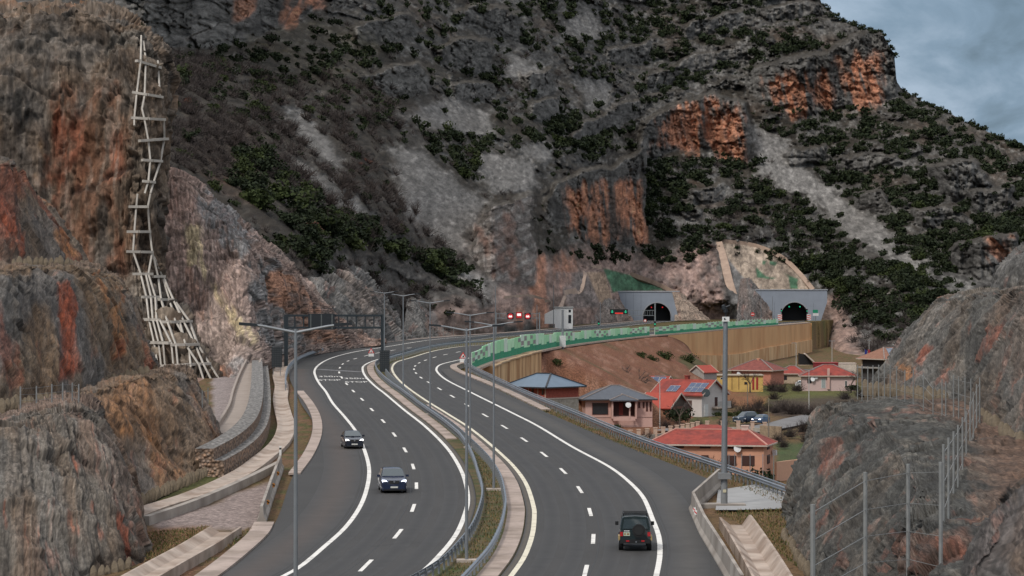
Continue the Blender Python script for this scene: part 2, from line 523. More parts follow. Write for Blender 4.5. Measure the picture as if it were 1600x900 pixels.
def wheel_path(P, off, wd=1.0, mid=(0.048, 0.047, 0.047), lift=.003):
    A = [offset(P, off + wd * k) for k in (-.5, -.2, 0, .2, .5)]; g = np.array([[(q.x, q.y, zroad(q.y) + lift) for q in row] for row in A]).transpose(1, 0, 2)
    c = np.array([(0.057, 0.0558, 0.0555), tuple(.3 * e_ + .7 * m_ for e_, m_ in zip((0.057, 0.0558, 0.0555), mid)), mid, tuple(.3 * e_ + .7 * m_ for e_, m_ in zip((0.057, 0.0558, 0.0555), mid)), (0.057, 0.0558, 0.0555)]); C_ = np.tile(c[None], (len(g), 1, 1))
    tag(grid_mesh('road_wear', g, C_, [track_m]), kind='structure')


for P_, sg in ((LR, -1), (RL, 1)):
    Q_ = [p for p in P_ if p.y < 640]
    for o_ in (1.15, 2.75, 4.85, 6.45): wheel_path(Q_, sg * o_)
    wheel_path(Q_, -sg * .32, .42, (0.105, 0.090, 0.072), .0035)
wheel_path([p for p in LL if p.y < 430], -2.1, 2.9, (0.078, 0.066, 0.060)); wheel_path([p for p in RR if p.y < 430], 1.7, 2.2, (0.074, 0.069, 0.064))
seam = mat('seam_tar', (0.026, 0.026, 0.027), rough=.6)

# painted lines
white = mat('road_paint', (0.74, 0.72, 0.68), rough=0.7, var=0.14, scale=2.5, color2=(0.46, 0.445, 0.42), c2scale=1.1, c2lo=.52, c2hi=.72)
cream = mat('worn_paint', (0.68, 0.63, 0.50), rough=0.7, var=0.14, scale=2.5, color2=(0.44, 0.40, 0.32), c2scale=1.1, c2lo=.52, c2hi=.72)
grey_strip = mat('pale_strip', (0.16, 0.16, 0.165), rough=0.8)


def strip_mesh(mb, P, wd, dz=0.006):
    n = len(P); A = offset(P, -wd / 2); B = offset(P, wd / 2); vs = []
    for a, b in zip(A, B):
        vs += [(a.x, a.y, zroad(a.y) + dz), (b.x, b.y, zroad(b.y) + dz)]
    mb.add(vs, [(2 * i, 2 * i + 1, 2 * i + 3, 2 * i + 2) for i in range(n - 1)])


def upto(P, d): return [p for p in P if p.y < d]


mb = MB(); strip_mesh(mb, [p for p in offset(LR, -4.02) if p.y < 480], 0.05, .005); strip_mesh(mb, [p for p in offset(RL, 4.02) if p.y < 480], 0.05, .005); strip_mesh(mb, [p for p in offset(LL, -.45) if p.y < 480], 0.05, .005); strip_mesh(mb, [p for p in offset(RR, .45) if p.y < 480], 0.05, .005)
for x0, y0, x1, y1 in ((420, 868, 716, 842), (815, 872, 1118, 868)):
    a_, b_ = PR(x0, y0), PR(x1, y1); strip_mesh(mb, [a_.lerp(b_, k_ / 6) for k_ in range(7)], .05, .005)
tag(mb.build('road_seam', seam), kind='structure')
mb = MB(); strip_mesh(mb, LL, 0.30); tag(mb.build('road_line', white), kind='structure')
mb = MB(); strip_mesh(mb, LR, 0.30); tag(mb.build('road_line', white), kind='structure')
mb = MB(); strip_mesh(mb, RL, 0.30); tag(mb.build('road_line', cream), kind='structure')
mb = MB(); strip_mesh(mb, RR, 0.30); tag(mb.build('road_line', white), kind='structure')
LD_PIX = [(571.8, 883.5), (621.8, 834), (645.5, 793.6), (650.7, 759), (645.5, 729), (632.8, 703), (616, 679), (598.7, 658), (581, 640), (565.7, 624), (552, 611), (541.5, 599.8), (534, 589.9), (530, 582), (531, 574.6), (535.4, 568.9), (543.8, 564), (555, 560.4), (572, 555.8), (590, 551.5), (614, 547.3), (639, 543.7)]
RD_PIX = [(915, 892), (927, 842), (922, 800), (906, 765), (880, 736), (850, 710), (819, 687), (788, 667), (758, 649), (730, 633), (706.7, 619.2), (686.7, 607.5), (670, 597.6), (657.8, 590), (650, 583), (647, 577), (648.7, 571.8), (655, 567), (665, 562.8), (679, 558.3), (696, 554), (716, 550)]
mb = MB()
for pix in (LD_PIX, RD_PIX):
    C = [PR(*q) for q in pix]
    for i, c in enumerate(C):
        a = C[min(i + 1, len(C) - 1)] - C[max(i - 1, 0)]; a.z = 0
        gap = a.length / (2 if 0 < i < len(C) - 1 else 1); a.normalize()
        h = min(3.0, 0.17 * gap) if gap < 26 else 3.0
        strip_mesh(mb, [c - a * h, c, c + a * h], 0.24)
tag(mb.build('lane_marking', white), kind='structure')
mb = MB(); q = [PR(496, 577), PR(564, 581)]; strip_mesh(mb, [q[0], (q[0] + q[1]) / 2, q[1]], 1.6, 0.005); tag(mb.build('road_marking', grey_strip), kind='structure')


# ================================================================ valley ground
PXs = np.concatenate([np.arange(-500, -60, 20), np.arange(-60, 1660, 3.2), np.arange(1660, 2200, 20)]).astype(float)
Ds = np.exp(np.arange(math.log(55), math.log(1280), 0.0085))
GX, GD = np.meshgrid(PXs, Ds); X = (GX - 800) / F * GD; Y = GD
WALLEDGE = []
for i, p in enumerate(BAR):
    a = BAR[min(i + 1, len(BAR) - 1)] - BAR[max(i - 1, 0)]; a.z = 0; a.normalize(); o_ = np.interp(p.y, [425, 440, 508, 520, 690, 760, 1000], [0.6, -2.2, -2.2, .8, .8, -3.0, -3.0])
    WALLEDGE.append(Vector((p.x + a.y * o_, p.y - a.x * o_, p.z)))
EDGE = [PR(*q) for q in [(1330, 1000), (1262, 880), (1243, 772), (1180, 752), (1110, 728), (1000, 690), (900, 650), (820, 616), (760, 587), (738, 579.5)]] + [p for p in [Vector((q.x, q.y, q.z)) for q in WALLEDGE] if p.y > 435][::6]
e2 = np.array([(p.x, p.y) for p in EDGE])
best = np.full(X.shape, 1e9); side = np.zeros(X.shape); tpar = np.zeros(X.shape)
for i in range(len(e2) - 1):
    a, b = e2[i], e2[i + 1]; ex, ey = b - a
    tt = np.clip(((X - a[0]) * ex + (Y - a[1]) * ey) / (ex * ex + ey * ey), 0, 1)
    dd = np.hypot(X - a[0] - tt * ex, Y - a[1] - tt * ey); s = (X - a[0]) * ey - (Y - a[1]) * ex
    k = dd < best; best[k] = dd[k]; side[k] = np.sign(s[k]); tpar[k] = (a[1] + tt * ey)[k]
zr = np.vectorize(zroad)(np.clip(Y, 55, 1280)); zv = np.interp(Y, [a for a, b in ZV], [b for a, b in ZV])
zed = np.vectorize(zroad)(tpar)
# the drop is steep where walls hold the fill up, and gentle where it is an open bank
run = np.interp(tpar, [0, 420, 432, 508, 520, 680, 760, 1000, 1090, 1110], [1.3, 1.3, 0.12, 0.12, 1.9, 1.9, 0.10, 0.10, 0.10, 1.5])
out_d = np.clip(best - 0.7, 0, 1e9)
bank = zed - 0.15 - out_d / run
rough = fbm(X / 9, Y / 9, 0 * X, 4, 3)
zvil = zv + 0.25 * fbm(X / 30, Y / 30, 0 * X, 3, 5) * sstep(0, 60, best)
Zg = np.where(side > 0, np.maximum(zvil, bank + rough * 0.7 * sstep(0.5, 4, out_d) * (run > 1)), zr - 0.12)
# the hill behind the netted mound rises again on the far side of its ledge
X0h = np.interp(Y, [60, 118, 166, 206, 237, 256, 330], [21, 25, 29.6, 33, 36, 38, 46]); hh_ = 17.6 + np.clip(X - X0h - 3, 0, 14) * .6 + np.clip(X - X0h - 17, 0, 120) * .3 + 1.2 * rough
Zg = np.where(X > X0h, np.maximum(Zg, hh_ * sstep(290, 255, Y)), Zg)
PYg = 450 + (CZ - Zg) * F / GD
NZg = fbm(X / 6, Y / 6, 0 * X, 5, 21)
NF = fbm(X / 1.3, Y / 1.3, 0 * X, 4, 22)


def blend(C, m, col):
    return C * (1 - m[..., None]) + np.asarray(col) * m[..., None]


soil = np.array((0.155, 0.085, 0.050)); drygrass = np.array((0.115, 0.075, 0.035)); green = np.array((0.052, 0.062, 0.018))
C = np.ones(X.shape + (3,)) * drygrass
C = blend(C, sstep(-0.1, 0.5, NZg), soil)
C = blend(C, sstep(0.0, 0.35, NF + 0.35 * NZg - 0.08) * 0.8, green)
vil = (side > 0) & (bank < zvil)
bankm = ((side > 0) & ~vil).astype(float)
rb = np.array((0.185, 0.075, 0.045))
C = blend(C, bankm * (0.75 + 0.25 * NZg), rb)
C = blend(C, bankm * sstep(0.1, 0.5, NF) * 0.6, (0.26, 0.14, 0.10))
C = blend(C, bankm * sstep(0.15, 0.45, fbm(X / 14, Y / 14, 0 * X, 4, 8) - 0.1 + 0.4 * sstep(1000, 1080, GX) * sstep(548, 575, PYg)) * 0.85, (0.055, 0.058, 0.022))
nzp = NZg * 6
vm = vil.astype(float)
for poly, col, a in [
    ([(1185, 600), (1340, 600), (1400, 640), (1250, 632), (1180, 640)], (0.085, 0.095, 0.025), .8),
    ([(1135, 612), (1200, 620), (1190, 640), (1130, 632)], (0.21, 0.085, 0.04), .7),
    ([(1200, 625), (1420, 612), (1420, 680), (1290, 670), (1210, 650)], (0.060, 0.042, 0.032), .9),
    ([(940, 660), (1060, 655), (1080, 690), (960, 690)], (0.20, 0.085, 0.05), .7),
    ([(1010, 642), (1110, 645), (1100, 662), (1020, 660)], (0.06, 0.075, 0.022), .7),
    ([(1215, 690), (1290, 690), (1280, 735), (1215, 730)], (0.045, 0.075, 0.028), .8)]:
    C = blend(C, poly_mask(GX, PYg, poly, 5, nzp) * a * vm, col)
# meadow beyond the upper carriageway, verges and gravel by the lower one
far = (side < 0) & (GD > 560)
C = blend(C, far * 0.8, (0.085, 0.062, 0.022)); C = blend(C, far * sstep(0, .4, NZg), (0.06, 0.062, 0.02))
for poly, col, a in [
    ([(236, 818), (432, 748), (412, 818), (380, 828), (250, 826)], (0.25, 0.20, 0.185), .95),
    ([(205, 770), (345, 722), (410, 690), (430, 660), (440, 690), (380, 735), (215, 800)], (0.060, 0.068, 0.020), .85),
    ([(225, 825), (330, 820), (300, 900), (220, 900)], (0.17, 0.085, 0.05), .8),
    ([(330, 560), (400, 560), (395, 670), (335, 690)], (0.25, 0.21, 0.20), 1),
    ([(1100, 780), (1240, 760), (1250, 900), (1150, 900)], (0.14, 0.085, 0.045), .6)]:
    C = blend(C, poly_mask(GX, PYg, poly, 5, nzp) * a * (side < 0), col)
C *= (1 + 0.22 * NF[..., None])
Zg = Zg + np.where(vil | (side < 0), 0.06 * NF, 0.12 * NF) - 0.05
earth = ground_mat('earth', 3.2, 0.08, fine=0.4)
ground = grid_mesh('ground', np.stack([X, Y, Zg], -1), C, [earth]); tag(ground, kind='structure')
big = MB(); big.add([(-9000, -3000, -25), (9000, -3000, -25), (9000, 12000, -25), (-9000, 12000, -25)], [(0, 1, 2, 3)])
tag(big.build('terrain', mat('plain_soil', (0.09, 0.08, 0.05))), kind='structure')

# median strip and its grass ground
turf = mat('median_turf', (0.105, 0.075, 0.035), rough=1, var=0.35, scale=1.6, bump=0.06, color2=(0.055, 0.062, 0.02), c2scale=0.45, c2lo=0.42, c2hi=0.6)
kerbm = mat('pink_concrete', (0.38, 0.305, 0.265), rough=0.9, var=0.2, scale=0.9, bump=0.015, color2=(0.27, 0.215, 0.18), c2scale=.35)
conc = mat('grey_concrete', (0.35, 0.315, 0.28), rough=0.9, var=0.22, scale=0.8, bump=0.015, color2=(0.22, 0.19, 0.165), c2scale=.4)
A = [p for p in offset(LR, 0.57) if p.y < 900]; B = [p for p in offset(RL, -0.57) if p.y < 900]
region('median_ground', [(p.x, p.y) for p in A] + [(p.x, p.y) for p in B[::-1]], 0.004, [turf])
mb = MB()


def kerb_band(mb, P, o0, o1, h):
    """raised concrete band with joints, between two offsets of a road line"""
    mb.sweep(P, [(o0, -0.05), (o0, h), (o1, h), (o1, -0.05)])


P = [p for p in RL if p.y < 330]; mb = MB(); kerb_band(mb, P, -1.75, -0.62, 0.10); tag(mb.build('kerb', kerbm), kind='structure')
P = [p for p in LR if 268 < p.y < 470]; mb = MB(); kerb_band(mb, P, 0.62, 1.6, 0.10); tag(mb.build('kerb', kerbm), kind='structure')
P = [p for p in LE if p.y > 500]; mb = MB(); kerb_band(mb, P, -1.3, -0.02, 0.14); tag(mb.build('kerb', kerbm), kind='structure')
P = [p for p in BAR if p.y < 1200]; mb = MB(); kerb_band(mb, P, -0.5, 0.9, 0.25); tag(mb.build('kerb', mat('pale_plinth', (0.45, 0.34, 0.27), var=0.2, scale=.5)), kind='structure')
P = road_path([(462, 612), (477, 632), (487, 655), (486.5, 680), (472, 712), (450, 741)], 1.0); mb = MB(); kerb_band(mb, P, -0.95, -0.03, 0.12); tag(mb.build('kerb', kerbm), kind='structure')
P = road_path([(429, 818), (420, 835), (392, 862), (345, 900), (262, 957)], 1.0)[::-1]; mb = MB(); kerb_band(mb, P, -1.25, -0.02, 0.12); tag(mb.build('kerb', kerbm), kind='structure')
P = road_path([(846, 641), (780, 609), (735, 590), (709, 579), (704, 572), (720, 567)], 1.0); mb = MB(); kerb_band(mb, P, 0.0, 1.0, 0.12); tag(mb.build('kerb', kerbm), kind='structure')
# the wide drain along the foot of the cut, a shallow concrete trough
P = road_path([(196, 812), (240, 795), (300, 776), (372, 744), (412, 716), (438, 692), (447, 668), (442, 645), (438, 625), (440, 605), (436, 585), (447, 566), (470, 553), (520, 541)], 1.0)
mb = MB(); mb.sweep(P, [(-0.85, -0.3), (-0.85, 0.16), (-0.68, 0.18), (-0.3, 0.06), (0.3, 0.06), (0.68, 0.18), (0.85, 0.16), (0.85, -0.3)])
drain = mb.build('drain_channel', mat('drain_concrete', (0.41, 0.335, 0.28), var=0.22, scale=.7, bump=0.015, color2=(0.27, 0.20, 0.155), c2scale=.3), origin=P[0])
tag(drain, 'wide pale concrete drain curving along the foot of the gabion wall', 'drain')
P = road_path([(228, 817), (300, 792), (380, 757), (436, 729)], 1.0)
mb = MB(); mb.sweep(P, [(-0.22, -0.3), (-0.22, 0.42), (0.22, 0.42), (0.22, -0.3)]); o = mb.build('low_wall', conc, origin=P[0]); tag(o, 'low thin concrete wall between the wide drain and the gravel patch', 'wall')
P = road_path([(215, 915), (262, 888), (310, 861), (352, 834)], 1.0)
mb = MB(); mb.sweep(P, [(-1.0, -0.3), (-1.0, 0.42), (-0.86, 0.42), (-0.35, 0.1), (0.35, 0.1), (0.86, 0.42), (1.0, 0.42), (1.0, -0.3)]); o = mb.build('drain_chute', mat('drain_concrete', (0, 0, 0)), origin=P[0]); tag(o, 'short concrete drain chute in brown grass below the netted rock', 'drain')
# paved pad beside the tall mast
pix_region('pavement', [(1150, 797), (1118, 797), (1122, 766), (1180, 757), (1228, 770), (1232, 795)], 0.015, [mat('pad_concrete', (0.30, 0.30, 0.30), var=0.12, scale=.6)])

# ================================================================ mountain
KN = {  # photo column: foot row, then (row, metres away)
    -160: (700, [(640, 470), (430, 520), (200, 590), (60, 660), (0, 700), (-300, 950)]),
    200: (680, [(600, 410), (430, 470), (290, 520), (150, 620), (60, 700), (0, 740), (-300, 980)]),
    260: (655, [(560, 425), (430, 470), (290, 520), (150, 640), (80, 720), (0, 770), (-300, 1000)]),
    340: (620, [(560, 460), (440, 510), (330, 550), (200, 640), (80, 760), (0, 810), (-300, 1040)]),
    400: (586, [(520, 480), (450, 520), (330, 570), (200, 680), (80, 800), (0, 860), (-300, 1080)]),
    470: (558, [(500, 520), (440, 550), (380, 580), (300, 640), (200, 740), (80, 860), (0, 930), (-300, 1130)]),
    560: (539, [(480, 610), (420, 645), (300, 715), (200, 800), (100, 900), (0, 990), (-300, 1180)]),
    650: (529, [(480, 705), (420, 740), (300, 800), (200, 895), (100, 1000), (0, 1080), (-300, 1270)]),
    740: (522.5, [(480, 720), (430, 775), (330, 880), (250, 960), (150, 1070), (0, 1180), (-300, 1370)]),
    830: (517, [(470, 815), (430, 850), (330, 960), (250, 1040), (150, 1140), (0, 1260), (-300, 1450)]),
    900: (508.5, [(470, 950), (430, 990), (380, 1040), (260, 1120), (200, 1180), (100, 1270), (0, 1340), (-300, 1520)]),
    1000: (500.3, [(470, 1130), (430, 1150), (390, 1180), (250, 1275), (100, 1390), (0, 1450), (-300, 1620)]),
    1120: (499.6, [(470, 1155), (380, 1205), (250, 1300), (150, 1380), (0, 1480), (-300, 1660)]),
    1230: (498.6, [(470, 1172), (380, 1225), (250, 1310), (150, 1390), (0, 1490), (-300, 1680)]),
    1272: (499, [(470, 1175), (380, 1228), (250, 1314), (150, 1390), (0, 1495), (-300, 1685)]),
    1300: (566, [(500, 1120), (450, 1165), (380, 1220), (250, 1320), (150, 1390), (0, 1500), (-300, 1690)]),
    1400: (580, [(540, 990), (450, 1090), (350, 1195), (250, 1290), (150, 1375), (50, 1460), (-300, 1720)]),
    1500: (590, [(540, 985), (450, 1085), (350, 1185), (250, 1285), (150, 1380), (-300, 1750)]),
    1620: (600, [(540, 960), (450, 1065), (350, 1175), (250, 1280), (150, 1380), (-300, 1750)]),
    1800: (600, [(540, 930), (450, 1040), (350, 1150), (250, 1260), (150, 1380), (-300, 1750)])}
RIDGE = [(-160, -230), (1225, -230), (1262, -40), (1285, 8), (1305, 24), (1340, 42), (1362, 47), (1378, 52), (1388, 70), (1397, 88), (1401, 130), (1412, 141), (1450, 163), (1500, 186), (1560, 214), (1600, 232), (1700, 280), (1800, 320)]
cols = np.concatenate([np.arange(-160, 190, 10), np.arange(190, 1625, 1.55), np.arange(1625, 1800, 10)]).astype(float)
NR = 470
kx = sorted(KN); ridge = np.interp(cols, [a for a, b in RIDGE], [b for a, b in RIDGE])
ridge = ridge + np.where((cols > 1270) & (cols < 1400), 1, 0.7) * (3.0 * vnoise(cols / 11, 0 * cols, 0 * cols, 4) + 1.5 * vnoise(cols / 4, 0 * cols, 0 * cols, 5))
foot = np.interp(cols, kx, [KN[k][0] for k in kx])
fd = []
for c, f in zip(cols, foot):
    fd.append(solve(f, zroad if c < 1270 else zval, -0.4))
fd = np.array(fd)
fd = np.convolve(np.pad(fd, 8, mode='edge'), np.ones(17) / 17, 'valid')
v = np.linspace(0, 1, NR) ** 0.9
MX = np.tile(cols, (NR, 1)); MY = np.maximum(foot[None] + (-236 - foot)[None] * v[:, None], ridge[None])


def kd(kc, rows):
    f, kn = KN[kc]
    a = np.array([(f, np.interp(kc, cols, fd))] + kn)[::-1]
    # below the first knot the foot distance is used
    return np.interp(rows, a[:, 0], a[:, 1])


RG = np.arange(-300, 720, 2.0)
DG = np.zeros((len(RG), len(cols)))
for j, c in enumerate(cols):
    i = min(max(np.searchsorted(kx, c) - 1, 0), len(kx) - 2); a, b = kx[i], kx[i + 1]; s = (c - a) / (b - a)
    DG[:, j] = kd(a, RG) * (1 - s) + kd(b, RG) * s
DG = np.minimum.accumulate(DG, axis=0)          # farther upwards, never nearer
for _ in range(60):
    q = np.pad(DG, ((1, 1), (0, 0)), mode='edge'); DG = (q[:-2] + 2 * q[1:-1] + q[2:]) / 4
for _ in range(200):
    q = np.pad(DG, ((0, 0), (1, 1)), mode='edge'); DG = (q[:, :-2] + 2 * q[:, 1:-1] + q[:, 2:]) / 4
MD = np.zeros_like(MX)
for j in range(len(cols)): MD[:, j] = np.interp(MY[:, j], RG, DG[:, j])
wx = (MX - 800) / F * MD; wz = CZ - (MY - 450) / F * MD
n_big = fbm(wx / 60, MD / 160, wz / 45, 4, 31); n_mid = fbm(wx / 14, MD / 60, wz / 11, 4, 37); n_fin = fbm(wx / 3.2, MD / 20, wz / 2.6, 3, 41)
n_col = fbm(wx / 5, MD / 60, wz / 45, 4, 43)
n_xf = fbm(wx / 1.3, MD / 12, wz / 1.1, 3, 47); n_st = fbm(wx / 1.8, MD / 40, wz / 22, 3, 49)
crack = 1 - np.clip(np.abs(vnoise(wx / 7 + 1.2 * n_fin, MD / 60, wz / 34, 63)) / 0.10, 0, 1); crack = np.maximum(crack, 0.8 * (1 - np.clip(np.abs(vnoise(wx / 16 + n_fin, MD / 60, wz / 7 + .6 * n_mid, 65)) / 0.10, 0, 1)))
warp = 7 * n_mid + 3 * n_fin

fc, fe = facets(wx / 7 + .5 * n_mid, MD / 60, wz / 9 + .5 * n_mid, 101); fc2, fe2 = facets(wx / 2.6 + .4 * n_fin, MD / 30, wz / 3.6, 111)

CLIFFS = [
    [(846, 318), (870, 285), (905, 268), (960, 255), (1003, 232), (1008, 300), (1006, 387), (960, 386), (915, 380), (893, 352), (862, 350)],
    [(1003, 190), (1050, 165), (1110, 146), (1166, 160), (1176, 215), (1165, 254), (1120, 232), (1050, 238), (1008, 258)],
    [(1165, 120), (1200, 100), (1290, 78), (1350, 48), (1392, 50), (1404, 100), (1402, 150), (1370, 160), (1320, 166), (1250, 186), (1200, 168)],
    [(180, -70), (520, -70), (500, 5), (440, 42), (400, 62), (300, 78), (230, 66), (180, 20)],
    [(690, 20), (760, 8), (810, 20), (812, 70), (760, 60), (715, 40)], [(676, 75), (720, 55), (768, 64), (772, 112), (740, 118), (690, 95)],
    [(560, 120), (650, 100), (672, 128), (668, 148), (600, 142)], [(815, 118), (860, 108), (862, 158), (828, 150)],
    [(945, 78), (1018, 62), (1016, 102), (950, 100)], [(1050, 36), (1160, 14), (1165, 40), (1070, 64)], [(1170, 20), (1280, 0), (1290, 20), (1200, 34)],
    [(760, 318), (832, 306), (838, 380), (832, 450), (770, 445), (735, 400)],
    [(1440, 260), (1520, 250), (1560, 300), (1480, 320)], [(1490, 380), (1590, 360), (1600, 420), (1530, 440), (1480, 420)], [(1330, 300), (1380, 290), (1400, 340), (1340, 330)],
    [(1000, 200), (1012, 190), (1012, 300), (1000, 290)], [(882, 212), (960, 168), (1002, 152), (1002, 186), (950, 205), (892, 236)], [(820, 162), (870, 152), (876, 186), (830, 192)], [(1060, 300), (1130, 288), (1152, 308), (1080, 326)], [(1420, 332), (1500, 320), (1522, 350), (1440, 362)],
    [(1300, 250), (1400, 238), (1422, 262), (1320, 276)], [(540, 42), (640, 18), (662, 50), (560, 72)], [(1008, 118), (1090, 84), (1160, 74), (1166, 96), (1090, 112), (1012, 146)], [(1220, 235), (1290, 225), (1300, 250), (1232, 262)], [(1500, 300), (1580, 292), (1600, 330), (1520, 336)], [(700, 130), (770, 128), (776, 152), (712, 158)]]
cm = np.zeros_like(MX)
for ci, pl in enumerate(CLIFFS):
    m = poly_mask(MX, MY, pl, 3.0, warp * (0.8 if ci < 3 else 1.5) + 6 * n_col)
    if m.max() < .1: continue
    # every column of the face stands at the distance of its own foot
    for j in np.nonzero((m > 0.4).any(axis=0))[0]:
        i0 = np.nonzero(m[:, j] > 0.4)[0][0]
        face = MD[i0, j] + (MY[i0, j] - MY[:, j]) * MD[i0, j] / F * 0.10
        MD[:, j] = MD[:, j] * (1 - m[:, j]) + np.minimum(face, MD[:, j]) * m[:, j]
    cm = np.maximum(cm, m)
shear = np.abs(np.gradient(MY, axis=1))
for _ in range(2):
    q = np.pad(MD, ((0, 0), (1, 1)), mode='edge'); MD = np.where(shear < 0.9, (q[:, :-2] + 2 * q[:, 1:-1] + q[:, 2:]) / 4, MD)

SCREE = [[(603, 228), (655, 235), (722, 290), (765, 318), (745, 345), (720, 370), (745, 405), (690, 385), (640, 330)], [(628, 182), (700, 150), (764, 176), (772, 212), (690, 206)],
         [(790, 76), (838, 100), (862, 140), (830, 118), (795, 120)], [(880, 35), (925, 12), (952, 48), (900, 62), (872, 66)], [(898, 130), (948, 124), (957, 168), (918, 180)],
         [(445, 166), (478, 172), (512, 214), (540, 262), (520, 265), (470, 212)], [(446, 236), (470, 250), (530, 290), (600, 350), (570, 350), (500, 300)],
         [(1178, 203), (1225, 222), (1285, 285), (1352, 330), (1462, 432), (1425, 432), (1335, 372), (1255, 312), (1182, 272)], [(744, 238), (832, 250), (845, 292), (772, 300)],
         [(810, 235), (850, 215), (870, 235), (850, 262)], [(1015, 300), (1050, 330), (1085, 352), (1050, 345)], [(700, 400), (760, 440), (770, 470), (720, 430)]]
sm = np.zeros_like(MX)
for pl in SCREE: sm = np.maximum(sm, poly_mask(MX, MY, pl, 9, warp * 1.7 + 6 * n_xf))
tame = 1 - 0.85 * sm
foot_fade = sstep(0, 0.05, v)[:, None] * 0.9 + 0.1
far_s = MD / 900.0
disp = (1 - cm) * tame * (9 * n_big + 5.0 * np.abs(n_mid) + 2.6 * n_fin + 1.5 * n_xf) * far_s + cm * (5.0 * n_col * far_s + 1.8 * n_fin + 2.0 * n_mid + 1.3 * n_st + .7 * n_xf + 2.2 * crack + 2.2 * fc + .9 * fc2)
low = sstep(520, 455, MY) * 0.75 + 0.25
flat = np.maximum(poly_mask(MX, MY, [(1112, 372), (1182, 380), (1236, 410), (1275, 455), (1182, 462), (1140, 470)], 5), poly_mask(MX, MY, [(912, 418), (985, 424), (1050, 455), (955, 470), (925, 476)], 5)); flat = np.maximum(flat, .8 * poly_mask(MX, MY, [(752, 316), (836, 304), (842, 400), (838, 450), (768, 448), (720, 385)], 5)); low = low * (1 - .88 * flat)
crag = sstep(0.10, 0.24, fbm(wx / 17, MD / 80, wz / 9, 5, 61)) * (1 - cm) * (1 - sm)      # outcrops standing out of the slope
disp = disp - crag * (5.0 + 2.4 * n_col + 1.6 * n_fin + n_xf - 2.6 * crack + 2.2 * fc + 1.0 * fc2) * far_s
MD2 = MD + disp * foot_fade * low

# colours: what each patch of ground is made of, plus painted shade in cracks
grey = np.array((0.135, 0.129, 0.122)); pale = np.array((0.25, 0.24, 0.225)); dark = np.array((0.050, 0.047, 0.044))
brown = np.array((0.115, 0.072, 0.046)); rust = np.array((0.33, 0.115, 0.055)); olive = np.array((0.095, 0.075, 0.028)); redd = np.array((0.19, 0.105, 0.078))
MC = np.ones(MX.shape + (3,)) * grey
MC = blend(MC, sstep(-0.05, 0.30, fbm(wx / 20, MD / 90, wz / 15, 5, 51)), (0.056, 0.047, 0.037))
MC = blend(MC, sstep(0.12, 0.4, fbm(wx / 5, MD / 40, wz / 4, 4, 53)) * 0.8, pale)
MC = blend(MC, sstep(0.15, 0.40, fbm(wx / 26, MD / 90, wz / 14, 4, 57)) * 0.55, brown)
ROCKS = [([(600, 300), (760, 330), (860, 400), (850, 500), (760, 500), (690, 400), (620, 350)], (0.165, 0.145, 0.133), .75), ([(480, 480), (545, 405), (620, 490), (700, 520), (560, 545)], (0.155, 0.130, 0.118), .8), ([(760, 500), (790, 400), (850, 400), (900, 385), (1010, 395), (1120, 385), (1140, 500), (900, 510)], (0.205, 0.140, 0.118), .85),
         ([(240, 290), (330, 300), (440, 400), (470, 470), (520, 540), (340, 640), (230, 600)], (0.245, 0.150, 0.115), .9),
         ([(440, 440), (500, 460), (560, 535), (480, 555), (440, 530)], (0.27, 0.130, 0.085), .8), ([(650, 490), (700, 470), (790, 480), (780, 522), (660, 530)], (0.25, 0.165, 0.135), .7),
         ([(1262, 500), (1310, 455), (1340, 520), (1360, 570), (1260, 560)], (0.21, 0.140, 0.115), .85), ([(1290, 540), (1420, 560), (1420, 600), (1280, 590)], (0.22, 0.15, 0.12), .6),
         ([(390, 60), (500, 30), (600, 60), (560, 130), (420, 130), (380, 100)], olive, .3), ([(280, 170), (400, 200), (420, 290), (330, 290), (270, 240)], (0.16, 0.075, 0.042), .6),
         ([(340, 270), (420, 300), (400, 330), (340, 310)], (0.20, 0.085, 0.045), .7)]
MC = blend(MC, crag * 0.75, (0.150, 0.143, 0.135)); MC = blend(MC, crag * sstep(0.02, .3, -n_col + .5 * n_fin) * .6, dark)
MC = blend(MC, cm * 0.9, grey * 1.6)
MC = blend(MC, np.maximum(cm, crag) * sstep(.0, .35, n_st) * .5, pale * 1.1); MC = blend(MC, np.maximum(cm, crag) * crack * .75, dark * .6); MC = blend(MC, (1 - sm) * (1 - cm) * sstep(.16, .42, n_xf + .3 * n_fin) * .55, pale * 1.25); MC = blend(MC, (1 - sm) * (1 - cm) * sstep(.12, .4, -n_xf) * .5, (.035, .032, .028))  # the dark blend along cracks paints the shade of their depth
MC = blend(MC, cm * sstep(0.0, 0.35, n_col) * 0.6, pale); MC = blend(MC, cm * sstep(0.10, 0.4, -n_col + 0.4 * n_fin) * 0.5, dark)
for pl, c, a in ROCKS: MC = blend(MC, poly_mask(MX, MY, pl, 8, warp * 2) * a * (0.8 + 0.6 * np.clip(n_fin + n_mid, -0.5, 0.4)), np.asarray(c) * 2.1)
MC = blend(MC, (1 - sm) * (1 - cm) * poly_mask(MX, MY, [(255, 85), (420, 105), (600, 130), (625, 300), (745, 385), (770, 475), (640, 500), (540, 420), (440, 400), (330, 320), (255, 280)], 18, warp * 3) * .55, np.array((.062, .052, .045)) * (1 + .5 * n_fin[..., None]))
MC = blend(MC, sm * 0.95, (0.275, 0.262, 0.248)); MC = blend(MC, sm * sstep(0.05, .4, n_mid + .5 * n_fin) * 0.5, (0.17, 0.16, 0.15)); MC = blend(MC, sm * sstep(0.2, .45, n_xf) * 0.5, (0.38, 0.36, 0.34))
